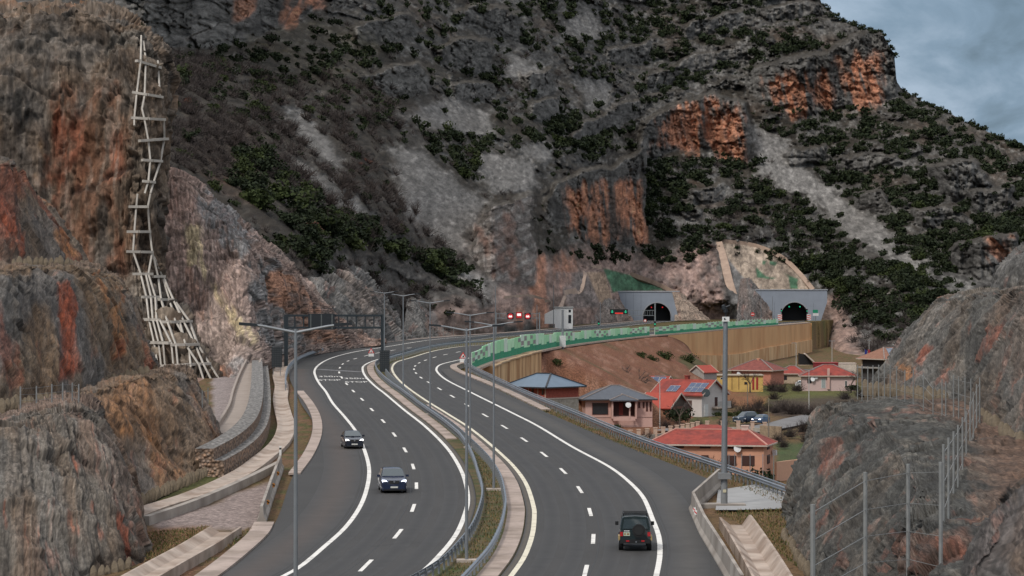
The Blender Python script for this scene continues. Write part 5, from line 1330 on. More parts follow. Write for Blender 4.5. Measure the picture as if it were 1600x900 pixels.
# ---- tunnel fronts
def portal(cx, d, pts, arch, lab, wing=None):
    s = d / F; z = zroad(d); c = W(cx, 0, d); t = thing('tunnel_portal', lab, 'tunnel portal', (c.x, d, z))
    L_ = lambda px, py: ((px - cx) * s, CZ - (py - 450) * s - z)
    ax, r, hgt = arch; ax = (ax - cx) * s; r *= s; hgt *= s; n = 28
    zc = hgt - r
    A = [(ax - r * math.cos(math.pi * i / n) , zc + r * math.sin(math.pi * i / n)) for i in range(n + 1)]
    O = [L_(*q) for q in pts]                       # outline from foot, up, over, down to foot
    ring = [(O[0][0], -1)] + O + [(O[-1][0], -1)] + [(ax + r, -1)] + A[::-1] + [(ax - r, -1)]
    import bmesh
    bm = bmesh.new(); f = bm.faces.new([bm.verts.new((x, 0, zz)) for x, zz in ring]); ex = bmesh.ops.extrude_face_region(bm, geom=[f])
    for v in ex['geom']:
        if isinstance(v, bmesh.types.BMVert): v.co.y += 1.2
    bmesh.ops.triangulate(bm, faces=bm.faces); bmesh.ops.recalc_face_normals(bm, faces=bm.faces)
    me = bpy.data.meshes.new('front_wall'); bm.to_mesh(me); bm.free()
    fw = link('front_wall', me, t, [mat('portal_blue_grey', (0.255, 0.285, 0.335), rough=.7, var=.07, scale=.3)])
    mb = MB()
    for k in range(1, 8):
        x = O[0][0] + (O[-1][0] - O[0][0]) * k / 8
        if abs(x - ax) > r + .3: mb.box(x - .04, x + .04, -.012, -.004, 0, min(o_[1] for o_ in O[1:-1]) - .2)
    x0, x1 = min(a for a, b in O), max(a for a, b in O); zt = max(b for a, b in O)
    mb.build('joint', mat('joint_dark', (.12, .13, .15)), fw)
    mb = MB(); mb.box(x0 - .2, x1 + .2, -.25, 1.3, zt + .003, zt + .35); mb.build('coping', mat('portal_cap', (0.33, .35, .38)), t)
    mb = MB(); vs = []; fs = []
    for y in (-.15, 0.3):
        for (x, zz) in A: vs += [(x, y, zz)]
        for (x, zz) in A: vs += [(ax + (x - ax) * 1.07, y, zc + (zz - zc) * 1.07)]
    m_ = n + 1
    for i in range(n): fs += [(i, i + 1, m_ + i + 1, m_ + i), (2 * m_ + i, 3 * m_ + i, 3 * m_ + i + 1, 2 * m_ + i + 1), (i, 2 * m_ + i, 2 * m_ + i + 1, i + 1), (m_ + i, m_ + i + 1, 3 * m_ + i + 1, 3 * m_ + i)]
    mb.add(vs, fs); mb.build('arch_ring', mat('ring_grey', (.30, .31, .33)), t)
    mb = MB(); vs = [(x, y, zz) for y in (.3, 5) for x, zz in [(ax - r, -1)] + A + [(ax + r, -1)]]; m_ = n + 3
    mb.add(vs, [(i, i + 1, m_ + i + 1, m_ + i) for i in range(m_ - 1)] + [tuple(range(m_, 2 * m_))]); mb.build('bore', mat('tunnel_dark', (.02, .021, .023), rough=.9), t)  # bore ends short; the tunnel's darkness is painted as a near-black colour
    for k, col in ((-.4, ledred if cx < 1100 else grn), (.4, ledred if cx < 1100 else grn)):
        mb = MB(); mb.disc((ax + k * r, .1, hgt - r * .32), (0, 1, 0), .26, 12, .1); mb.build('lane_signal', col, t)
    return t


portal(1005, 1078, [(966, 500.5), (957, 456), (1050, 456.5), (1061, 500.5)], (1026.5, 21.5, 28), 'blue grey concrete front of the near tunnel, black arch below a green netted slope')
portal(1236, 1100, [(1186, 500), (1181, 453.5), (1292.5, 453.5), (1292.5, 472), (1283, 500)], (1241.5, 21, 28), 'blue grey concrete front of the far tunnel, black arch below the beige apron')
for px, lab in ((1218.5, 'village lamp'), (1264, 'hillside')):
    p = W(px, 491, 1080); t = thing('marker_board', 'red and white striped board at the far tunnel arch, %s side' % lab, 'road sign', (p.x, 1080, zroad(1080)), group='striped boards at the far tunnel')
    mb = MB(); mb.box(-.75, .75, -.05, .05, .2, 2.3); k = mb.build('board', whitep, t)
    mb = MB()
    for i in range(3): mb.prism([(-.75, -.07, .3 + .65 * i), (.75, -.07, .65 + .65 * i), (.75, -.07, .95 + .65 * i), (-.75, -.07, .6 + .65 * i)], (0, .012, 0))
    mb.build('stripe', redp, k)
for i, (px, py, w_, h_, col, lab) in enumerate([(1274, 486.5, 8, 5, (0.01, .22, .12), 'green direction sign on a post past the far tunnel arch'), (1274.5, 491.5, 9, 4, (.6, .6, .6), 'white lettered sign below the green sign past the far tunnel arch')]):
    d = 1082; s = d / F; p = W(px, py, d); z = zroad(d); t = thing('direction_sign', lab, 'road sign', (p.x, d - i * .3, z)); c = p.z - z
    mb = MB(); mb.tube((0, .1, -.3), (0, .1, c), .07, .07, 8); mb.build('post', steel, t); mb = MB(); mb.box(-w_ * s / 2, w_ * s / 2, -.03, .03, c - h_ * s / 2, c + h_ * s / 2); mb.build('sign_plate', mat('sign_col%s' % 'ab'[i], col), t)

# ---- stone stair ramps up the hillside beside the tunnels
def m_at(px, py):
    j = int(np.clip(np.searchsorted(cols, px), 0, len(cols) - 1)); return float(np.interp(-py, -MY[:, j], MD2[:, j]))


def hill_path(pix, wd, lab, name='concrete_stair'):
    P = [W(x, y, m_at(x, y) - 1.5) for x, y in pix]; P = spline(P, 4); o = P[0]
    mb = MB(); Q = [p - o for p in P]; vs = []; n = len(Q)
    for i, p in enumerate(Q):
        a = Q[min(i + 1, n - 1)] - Q[max(i - 1, 0)]; u = a.cross(Vector((0, -1, 0))); u.normalize(); u *= wd / 2
        vs += [p + u, p - u, p - u + Vector((0, 3, -.8)), p + u + Vector((0, 3, -.8))]
    mb.add(vs, [(4 * i + j, 4 * i + (j + 1) % 4, 4 * i + 4 + (j + 1) % 4, 4 * i + 4 + j) for i in range(n - 1) for j in range(4)])
    k = mb.build(name, mat('stair_concrete', (0.36, 0.26, 0.20), var=.22, scale=.3, bump=.05), origin=None); k.location = o; tag(k, lab, 'stair')


hill_path([(872, 482), (880, 462), (905, 452), (914, 425), (940, 419)], 2.4, 'winding concrete stair climbing the rock above the white hut')
hill_path([(1058, 460), (1075, 478), (1092, 500)], 1.8, 'sloping concrete edge beside the near tunnel front'); hill_path([(985, 428), (1030, 445), (1055, 458)], 1.6, 'thin concrete edge along the green netted slope over the near tunnel')
hill_path([(1122, 378), (1132, 410), (1142, 450), (1158, 497)], 3.2, 'straight concrete stair down the apron beside the far tunnel'); hill_path([(1128, 377), (1180, 384), (1222, 402), (1250, 428), (1270, 452)], 1.8, 'curved concrete edge along the top of the beige apron')
hill_path([(788, 466), (830, 464), (862, 474)], 1.2, 'short concrete ledge across the rock before the white hut')

# ---- white hut
d = 835; s = d / F; z = zroad(d); p = W(884, 0, d)
t = thing('service_hut', 'small white flat roofed hut with a sloping wing beside the upper road', 'hut', (p.x, d, z))
hx = lambda px: (px - 884) * s; hz_ = lambda py: CZ - (py - 450) * s - z
wm = mat('hut_white', (.80, .80, .78), var=.07)
mb = MB(); mb.box(hx(867), hx(895), 0, 5, -.5, hz_(481)); mb.build('wall', wm, t)
mb = MB(); mb.prism([(hx(851), -.1, hz_(491)), (hx(851), -.1, hz_(506)), (hx(867), -.1, hz_(506)), (hx(867), -.1, hz_(483)), ], (0, 4, 0)); mb.build('wing', wm, t)
mb = MB(); mb.box(hx(865), hx(896), -.3, 5.2, hz_(481) + .003, hz_(479.3)); mb.build('roof', mat('hut_roof', (.38, .38, .37)), t)
mb = MB(); mb.box(hx(888), hx(892.5), -.06, -.01, hz_(505), hz_(492)); mb.build('door', darkm, t)
mb = MB(); mb.box(hx(888.5), hx(892), -.06, -.01, hz_(488), hz_(484)); mb.build('window', darkm, t)

# ---- concrete lattice pinned to the cliff
H_ = [((213, 95), (250, 106)), ((207, 144), (253, 152)), ((205, 184), (257, 187)), ((218, 220), (261, 217)), ((222, 250), (252, 252)), ((223, 283), (241, 285)), ((201, 323), (232, 323)), ((198, 362), (234, 362)), ((198, 393), (238, 394)),
      ((207, 428), (238, 428)), ((239, 432), (256, 432)), ((222, 464), (247, 464)), ((248, 468), (272, 468)), ((223, 499), (250, 500)), ((252, 503), (278, 503)), ((280, 502), (298, 502)), ((232, 535), (265, 536)), ((267, 539), (310, 538)), ((248, 572), (328, 568)), ((292, 601), (347, 598))]
V_ = [[(221, 57), (220, 95), (214, 144), (210, 184), (210, 197)], [(224, 60), (228, 95), (226, 150), (222, 170), (226, 187), (232, 220), (235, 250), (232, 283), (226, 303)], [(247, 96), (250, 150)], [(256, 187), (257, 215), (251, 252), (240, 285), (235, 303), (231, 323), (234, 362), (238, 394), (232, 428), (243, 464), (245, 499), (255, 535), (258, 572)],
      [(215, 303), (213, 323), (210, 362), (208, 393), (220, 428), (229, 464), (233, 499), (241, 535), (247, 572)], [(238, 394), (247, 432), (252, 468), (262, 503), (275, 539), (278, 571)], [(241, 402), (254, 432), (265, 468), (275, 503), (295, 537), (298, 571), (303, 600)], [(255, 432), (271, 468), (287, 502), (305, 538), (318, 569), (333, 599)], [(272, 468), (296, 502), (309, 538), (327, 568), (346, 598)], [(250, 500), (268, 536), (271, 571)], [(281, 502), (290, 538), (311, 570), (320, 599)], [(228, 428), (236, 464), (239, 499), (248, 535), (252, 572)]]
bm_ = mat('lattice_concrete', (0.42, 0.385, 0.34), rough=.9, var=.18, scale=.6, bump=.03)
o = W(300, 598, surf_d(TOWER, 300, 598)); t = thing('concrete_lattice', 'pale concrete lattice of beams fanning down the cliff edge', 'retaining lattice', o)
def LP(x, y, off):      # pinned to the rock: the mean of the near surface around the point
    S = SURF[TOWER.name]; k = (S[:, 0] - x) ** 2 + (S[:, 1] - y) ** 2 < 100; q = S[k, 2]; q = q[q < q.min() + 12]
    return W(x, y, float(np.percentile(q, 25)) - off) - o
for a, b in H_:
    mb = MB(); mid = ((a[0] + b[0]) / 2, (a[1] + b[1]) / 2); pts = [LP(*a, 1.2), LP(*mid, 1.2), LP(*b, 1.2)]
    mb.bar(pts[0], pts[1], .6, .36); mb.bar(pts[1], pts[2], .6, .36); mb.build('cross_beam', bm_, t)
for pl in V_:
    mb = MB(); pts = [LP(*q, .9) for q in pl]
    for a, b in zip(pts[:-1], pts[1:]): mb.bar(a, b, .22, .5, up=(0, 1, 0))
    mb.build('rib', bm_, t)

# ---- gabion wall, two tiers of wire baskets full of stone, with the walkway behind
def stone_mat(name, c1, c2, scale):
    m = bpy.data.materials.new(name); t, N, L = nt(m); b = N['Principled BSDF']; b.inputs['Roughness'].default_value = 1
    tc = N.new('ShaderNodeTexCoord'); vo = N.new('ShaderNodeTexVoronoi'); vo.inputs['Scale'].default_value = scale; L.new(tc.outputs['Object'], vo.inputs['Vector'])
    sp = N.new('ShaderNodeSeparateColor'); L.new(vo.outputs['Color'], sp.inputs[0]); mc = N.new('ShaderNodeMix'); mc.data_type = 'RGBA'; mc.inputs['A'].default_value = (*c1, 1); mc.inputs['B'].default_value = (*c2, 1); L.new(sp.outputs[0], mc.inputs['Factor'])
    mr = N.new('ShaderNodeMapRange'); mr.inputs['From Max'].default_value = .62; mr.inputs['To Min'].default_value = 1.25; mr.inputs['To Max'].default_value = .35; L.new(vo.outputs['Distance'], mr.inputs['Value'])
    mx = N.new('ShaderNodeMix'); mx.data_type = 'RGBA'; mx.blend_type = 'MULTIPLY'; mx.inputs['Factor'].default_value = 1; L.new(mc.outputs['Result'], mx.inputs['A']); L.new(mr.outputs[0], mx.inputs['B']); L.new(mx.outputs['Result'], b.inputs['Base Color'])
    bp = N.new('ShaderNodeBump'); bp.inputs['Distance'].default_value = .25; bp.invert = True; L.new(vo.outputs['Distance'], bp.inputs['Height']); L.new(bp.outputs[0], b.inputs['Normal']); return m


gab = stone_mat('gabion_stone', (0.52, 0.33, 0.22), (0.34, 0.265, 0.215), 3.4)
gtop = stone_mat('gabion_top', (0.30, 0.29, 0.28), (0.42, 0.395, 0.37), 3.0)
P = road_path([(350, 742), (375, 727), (399, 708), (415, 687), (422, 662), (423, 635), (421, 605), (419, 579), (425, 560), (445, 551)], 1.0)
o = P[0]; t = thing('gabion_wall', 'curved two tier gabion wall of stone baskets above the wide drain', 'gabion wall', o)
for off, z0, z1, dp in ((0.0, -.3, 1.1, 1.9), (-.8, 1.102, 2.0, 1.4)):
    Q = [p - o for p in offset(P, -off - 1.0)] if False else [p - o for p in offset(P, off)]
    mb = MB(); n = len(Q)
    for i in range(0, n - 1):
        a, b = Q[i], Q[i + 1]; dv = (b - a).normalized(); r = Vector((dv.y, -dv.x, 0)); e = 0.0 if (i % 2) else .02
        A = [a, b, b - r * dp, a - r * dp]; mb.add([q + Vector((0, 0, z0)) for q in A] + [q + Vector((0, 0, z1)) for q in A], [(0, 1, 5, 4), (2, 3, 7, 6)], 0); mb.add([q + Vector((0, 0, z1)) for q in A], [(0, 1, 2, 3)], 1)
    for i in (0, n - 1):
        a = Q[i]; dv = (Q[min(i + 1, n - 1)] - Q[max(i - 1, 0)]).normalized(); r = Vector((dv.y, -dv.x, 0)); mb.add([a + Vector((0, 0, z0)), a - r * dp + Vector((0, 0, z0)), a - r * dp + Vector((0, 0, z1)), a + Vector((0, 0, z1))], [(0, 1, 2, 3)], 0)
    mb.build('basket_tier', [gab, gtop], t)
W1 = [W(x, y, d) for x, y, d in ((352, 678, 268), (372, 642, 300), (378, 615, 340), (388, 585, 385), (397, 566, 410))]
P = spline(W1, 1.5); mb = MB(); mb.sweep(P, [(-1.1, -1.5), (-1.1, .55), (-.85, .55), (-.8, .06), (.8, .06), (.85, .55), (1.1, .55), (1.1, -1.5)]); k = mb.build('stepped_channel', mat('channel_concrete', (.31, .26, .225), var=.15, scale=.7, bump=.02), origin=P[0]); tag(k, 'stepped concrete channel running uphill behind the gabion wall', 'channel')
o = W(405, 604, 372); mb = MB(); mb.add([W(*q) for q in ((398, 573, 400), (403, 569, 402), (404, 640, 345), (392, 640, 330), (385, 605, 372))], [(0, 1, 2, 3, 4)])

# ---- jersey barriers with reflectors
def jersey(pix, lab, refl, mats_, hgt=1.0):
    P = [PR(*q) for q in pix]; Q = []
    for a, b in zip(P[:-1], P[1:]): Q += [a + (b - a) * k / 6 for k in range(6)]
    Q.append(P[-1]); o = Q[0]; t = thing('concrete_barrier', lab, 'concrete barrier', o)
    R = [q - o for q in Q]; prof = [(-.30, -.1), (-.30, .10), (-.15, .34), (-.09, hgt), (.09, hgt), (.15, .34), (.30, .10), (.30, -.1)]
    mb = MB(); mb.sweep(R, prof); mb.build('barrier_wall', conc, t)
    for px, py, side in refl:
        # on the road face
        best = min(range(len(Q) * 40), key=lambda i: abs(800 + (lambda q: q.x / q.y * F)(Q[min(i // 40, len(Q) - 2)].lerp(Q[min(i // 40, len(Q) - 2) + 1], (i % 40) / 40)) - px))
        i = min(best // 40, len(Q) - 2); q = Q[i].lerp(Q[i + 1], (best % 40) / 40) - o; a = (Q[i + 1] - Q[i]).normalized(); r = Vector((a.y, -a.x, 0)) * side
        c = q + r * .15 + Vector((0, 0, .62)); nrm = (r + Vector((0, -.9, 0))).normalized()
        mb = MB(); mb.disc(c + nrm * .05, nrm, .15, 16, .04); k = mb.build('reflector', mats_[0], t)
        mb = MB(); u = nrm.cross(Vector((0, 0, 1))).normalized(); cc = c + nrm * .078; mb.bar(cc - u * .12 - Vector((0, 0, .07)), cc + u * .12 + Vector((0, 0, .07)), .07, .012, up=nrm); mb.build('reflector_stripe', mats_[1], k)
    return t


jersey([(438, 731), (423, 772), (408.5, 816)], 'sloping concrete barrier with round yellow reflectors beside the oncoming shoulder', [(430, 752, -1), (423, 772, -1), (414, 800, -1)], (orangep, blackp))
jersey([(1124, 757), (1083, 796), (1100, 834), (1128, 880), (1160, 935)], 'angled concrete barrier with red and white reflectors beside the lay-by', [(1092, 778, 1), (1090, 812, 1), (1105, 842, 1), (1122, 872, 1)], (whitep, redp), 1.15)
P = road_path([(1150, 822), (1168, 850), (1192, 890), (1225, 950)], 1.0)[::-1]; mb = MB(); mb.sweep(P, [(-1.05, -.3), (-1.05, .55), (-.92, .55), (-.35, .08), (.35, .08), (.8, .7), (.95, .7), (.95, -.3)]); k = mb.build('drain_chute', mat('drain_concrete', (0, 0, 0)), origin=P[0]); tag(k, 'concrete drain chute behind the angled barrier, below the netted bank', 'drain')

# marker post by the drain
p = PR(438, 716); t = thing('marker_post', 'thin white marker post between the wide drain and pink kerb', 'post', p); mb = MB(); mb.box(-.09, .09, -.05, .05, -.1, 1.0); mb.build('post', whitep, t); mb = MB(); mb.box(-.092, .092, -.053, .053, .72, .86); mb.build('reflector', blackp, t)

# ---- words painted on the road, read by drivers coming down
def road_text(txt, cx, cy, wide, tall, up):
    cu = bpy.data.curves.new('road_text', 'FONT'); cu.body = txt; cu.align_x = 'CENTER'; cu.align_y = 'CENTER'; ob = bpy.data.objects.new('road_text', cu); COL.objects.link(ob)
    bpy.context.view_layer.update(); me = bpy.data.meshes.new_from_object(ob.evaluated_get(bpy.context.evaluated_depsgraph_get())); bpy.data.objects.remove(ob)
    xs = [v.co.x for v in me.vertices]; ys = [v.co.y for v in me.vertices]; w0, h0 = max(xs) - min(xs), max(ys) - min(ys); mx_, my_ = (max(xs) + min(xs)) / 2, (max(ys) + min(ys)) / 2
    c = PR(cx, cy); rt = Vector((-up.y, up.x, 0)) * -1      # reading direction
    for v in me.vertices:
        u, k = (v.co.x - mx_) / w0 * wide, (v.co.y - my_) / h0 * tall; q = c + rt * u + up * k; v.co = (q.x, q.y, zroad(q.y) + .009)
    o = link('road_lettering', me, None, [white]); tag(o, kind='structure')


upv = (PR(560, 625) - PR(541, 600)).normalized() * -1; upv = (PR(534, 590) - PR(552, 611)); upv.z = 0; upv.normalize()
for cx, cy, cx2, cy2 in ((515, 593.8, 515, 588.2), (557, 596.8, 555, 591.2)):
    road_text('STOP', cx, cy, 2.9, 3.6, upv); road_text('350m', cx2, cy2, 2.9, 3.6, upv)

# ---- net anchors: stubby concrete toes holding the wire nets
def anchor_mesh(seed):
    r = random.Random(seed); mb = MB(); n = 9; vs = []; fs = []; rows = 7
    for i in range(rows):
        u = i / (rows - 1); z = -.35 + 1.25 * u; rad = .30 * math.sin(math.pi * min(max(u * .9 + .08, 0), 1)) ** .5
        for j in range(n): a = 2 * math.pi * j / n; k = rad * (1 + .16 * (r.random() - .5)); vs.append((k * math.cos(a), k * math.sin(a) * .9 + .35 * u, z))
    for i in range(rows - 1):
        for j in range(n): fs.append((i * n + j, i * n + (j + 1) % n, (i + 1) * n + (j + 1) % n, (i + 1) * n + j))
    fs += [tuple(range(n - 1, -1, -1)), tuple(range((rows - 1) * n, rows * n))]; mb.add(vs, fs); return mb


ancm = mat('anchor_concrete', (0.17, 0.135, 0.095), rough=1, var=.3, scale=2, bump=.04)
AM = []
def anchors(surf, pts, n, lab, group, sc=1.0):
    A = np.array(pts, float); s_ = np.r_[0, np.cumsum(np.hypot(*np.diff(A, axis=0).T))]
    for i in range(n):
        u = s_[-1] * (i + .5) / n; x, y = np.interp(u, s_, A[:, 0]), np.interp(u, s_, A[:, 1]); p = W(x, y, surf_d(surf, x, y, 5) - .35)
        if len(AM) < 4: o = anchor_mesh(len(AM)).build('net_anchor', ancm, None, True); AM.append(o)
        else: o = link('net_anchor', AM[i % 4].data)
        k = sc * random.uniform(.8, 1.15); o.location = p; o.rotation_euler = (random.uniform(-.1, .1), random.uniform(-.15, .15), random.uniform(-.4, .4)); o.scale = (k, k, k); tag(o, lab, 'net anchor', group)


anchors(L2, [(216, 788), (260, 768), (300, 751), (343, 730)], 26, 'stubby concrete net anchor along the rock foot above the wide drain', 'net anchors above the wide drain', .72)
anchors(L3, [(0, 641), (40, 635), (88, 627)], 13, 'stubby net anchor on the ledge by the thin fence posts', 'net anchors on the lower ledge', .9)
anchors(L3, [(165, 606), (205, 592), (232, 588)], 9, 'stubby net anchor on the ledge under the concrete lattice', 'net anchors under the lattice', .9)
anchors(L4, [(18, 418), (60, 415), (100, 416), (132, 420)], 14, 'stubby net anchor on the upper ledge beside the cliff', 'net anchors on the upper ledge', .9)
anchors(L1, [(140, 903), (175, 898), (205, 884)], 6, 'stubby net anchor at the foot of the nearest netted rock', 'net anchors at the nearest foot', .7)
anchors(R1, [(1223, 842), (1236, 862), (1250, 882), (1268, 905)], 14, 'stubby net anchor along the mound foot near the drain chute', 'net anchors at the mound foot', .8)
anchors(R2, [(1350, 613), (1400, 616), (1440, 622), (1480, 629)], 18, 'stubby net anchor on the mound ledge behind the thin posts', 'net anchors behind the posts', 1.15)
anchors(R2, [(1532, 655), (1565, 680), (1600, 705)], 10, 'stubby net anchor on the ledge between the fence and screen edge', 'net anchors beside the tall posts', 1.15)

# ---- rockfall fences on the ledges
postm = mat('fence_steel', (0.27, 0.275, 0.27), rough=.55, metal=.4, var=.15)
def fence(posts, lab, cable=True, r=.06):
    o = W(posts[0][0], posts[0][2], posts[0][3]); t = thing('rockfall_fence', lab, 'fence', o); tops = []
    for px, y0, y1, d in posts:
        a = W(px, y1, d) - o; b = W(px, y0, d) - o; mb = MB(); mb.tube(a, b, r, r, 8); mb.build('post', postm, t); tops.append((a, b))
    if cable:
        mb = MB()
        for (a, b), (c, e) in zip(tops[:-1], tops[1:]):
            for u in (.15, .4, .65, .92): mb.tube(a.lerp(b, u), c.lerp(e, u), .012, .012, 4, caps=False)
        mb.build('net_cables', postm, t)


fence([(x, y0, y1, d) for x, y0, y1, d in ((1270, 788, 950, 82), (1352, 738, 905, 99), (1419, 725, 900, 103), (1470, 722, 915, 101))], 'four tall blurred fence posts rising from the near end of the mound', r=.07)
fence([(1474, 694, 868, 112), (1482, 684, 838, 121), (1490, 674, 812, 130), (1497, 664, 790, 139), (1504, 652, 768, 149), (1510, 642, 752, 158), (1516, 628, 735, 168), (1521, 612, 720, 177), (1526, 600, 705, 186), (1531, 590, 695, 195)], 'fence of steel posts running away along the mound ledge', r=.05)
fence([(1340, 570, 624, 244), (1347, 571, 626, 243), (1356, 572, 626, 242), (1364, 571, 627, 241), (1373, 570, 628, 240), (1382, 568, 629, 238), (1391, 570, 630, 236), (1401, 572, 632, 233), (1414, 578, 636, 229), (1427, 577, 640, 225), (1443, 582, 645, 220), (1458, 604, 650, 214), (1472, 592, 656, 208), (1478, 596, 660, 206), (1490, 586, 664, 202), (1498, 588, 668, 200), (1508, 590, 672, 197), (1517, 592, 676, 194)], 'row of thin steel posts across the far end of the mound ledge', r=.045)
fence([(32, 604, 640, 192), (57, 603, 640, 195), (81, 600, 638, 198), (98, 598, 638, 200), (113, 598, 637, 201), (123, 600, 641, 199)], 'row of thin posts on the ledge above the nearest netted rock', r=.05)
fence([(316, 610, 650, 255), (325, 606, 655, 258)], 'two thin posts beside the gabion wall under the lattice', r=.05)
# low fence of thin posts along the upper carriageway
pts = [p for p in offset(LE, -2.6) if 500 < p.y < 720][::6]
o = pts[0]; t = thing('roadside_fence', 'low fence of thin posts between the upper road and the red rock', 'fence', o)
for p in pts: mb = MB(); q = p - o; mb.tube(q + Vector((0, 0, -.3)), q + Vector((0, 0, 2.2)), .05, .05, 6); mb.build('post', postm, t)
mb = MB()
for z in (.6, 1.3, 2.1): mb.sweep([p - o for p in pts], [(-.015, z), (.015, z), (.015, z + .03), (-.015, z + .03)])
mb.build('net_cables', postm, t)

# netted rock shoulders in front of the tunnel fronts
wedge_c = rock_colour((0.27, 0.215, 0.19), [(0.33, .2, .15, .6), (.24, .23, .22, .7)], .4, [])
patch('cut_slope', [[(915, 508, 985), (950, 504, 1010), (990, 501.5, 1055)], [(918, 480, 1010), (948, 474, 1035), (980, 480, 1070)], [(922, 458, 1040), (945, 450, 1070), (962, 460, 1085)], [(925, 440, 1085), (945, 440, 1110), (960, 455, 1120)]], 60, 60, wedge_c, amp=(1.2, .8, .4), sizes=(14, 5, 2), mats=[spurm], seed=51)
patch('cut_slope', [[(1150, 504, 1020), (1180, 501, 1050), (1210, 499.5, 1085)], [(1152, 478, 1050), (1178, 468, 1075), (1202, 482, 1095)], [(1155, 450, 1090), (1172, 445, 1110), (1186, 460, 1115)], [(1158, 435, 1130), (1172, 436, 1140), (1184, 452, 1140)]], 60, 60, wedge_c, amp=(1.2, .8, .4), sizes=(14, 5, 2), mats=[spurm], seed=53)
patch('cut_slope', [[(1054, 501, 1070), (1080, 500.5, 1075), (1110, 500, 1085)], [(1054, 482, 1085), (1072, 480, 1090), (1090, 484, 1098)], [(1052, 462, 1100), (1062, 462, 1104), (1076, 470, 1110)], [(1050, 456, 1125), (1060, 457, 1128), (1072, 464, 1130)]], 60, 60, rock_colour((0.42, 0.32, 0.25), [(.33, .25, .2, .6)], .3, []), amp=(.8, .5, .3), sizes=(14, 5, 2), mats=[spurm], seed=55)
# ================================================================ houses of the village
redtile = mat('red_roof_tile', (0.275, 0.050, 0.036), rough=.85, var=.22, scale=1.6, bump=.03, bscale=6, color2=(0.20, 0.042, 0.034), c2scale=.5)
darktile = mat('dark_red_tile', (0.20, 0.060, 0.048), rough=.9, var=.3, scale=1.4, bump=.03, bscale=6)
browntile = mat('brown_roof_tile', (0.25, 0.125, 0.085), rough=.9, var=.2, scale=1.4, bump=.03, bscale=6)
slate = mat('slate_roof', (0.085, 0.095, 0.115), rough=.6, var=.14, scale=1.2, bump=.02, bscale=6)
bluer = mat('blue_metal_roof', (0.115, 0.165, 0.225), rough=.4, var=.1, scale=.8, stretch=(1, 1, 1))
ridgem = mat('ridge_tile', (0.24, 0.20, 0.185), rough=.9, var=.2)
pinkw = mat('pink_render', (0.56, 0.36, 0.31), rough=.9, var=.08, scale=.6); orangew = mat('orange_render', (0.58, 0.30, 0.20), rough=.9, var=.10, scale=.6)
whitew = mat('white_render', (0.56, 0.52, 0.49), rough=.9, var=.10, scale=.5); brick = mat('red_brick', (0.33, 0.085, 0.060), rough=.9, var=.25, scale=3); stonew = mat('rough_stone', (0.36, 0.33, 0.28), rough=1, var=.3, scale=2, bump=.04)
beigew = mat('beige_render', (0.46, 0.36, 0.26), rough=.9, var=.12); yelloww = mat('yellow_render', (0.60, 0.40, 0.13), rough=.9, var=.15, scale=.5); greyw = mat('grey_render', (0.33, 0.31, 0.29), rough=.9, var=.15)
pillarm = mat('pillar_render', (0.50, 0.36, 0.28), rough=.9, var=.1)
framem = mat('window_frame', (0.16, 0.05, 0.04), rough=.6); wframe = mat('white_frame', (0.65, 0.65, 0.63), rough=.5); shut = mat('brown_shutter', (0.055, 0.022, 0.018), rough=.7)
glass = mat('window_glass', (0.025, 0.03, 0.036), rough=.08, var=.2, scale=1, spec=.8); solar = mat('solar_cell', (0.030, 0.055, 0.125), rough=.25, var=.15, scale=.9, spec=.7); solarf = mat('solar_frame', (0.42, 0.44, 0.47), rough=.4)
facia = mat('fascia', (0.50, 0.42, 0.36), rough=.8); dishm = mat('dish_white', (0.72, 0.72, 0.72), rough=.4); roofdark = mat('fascia_dark', (.035, .035, .04), rough=.6)


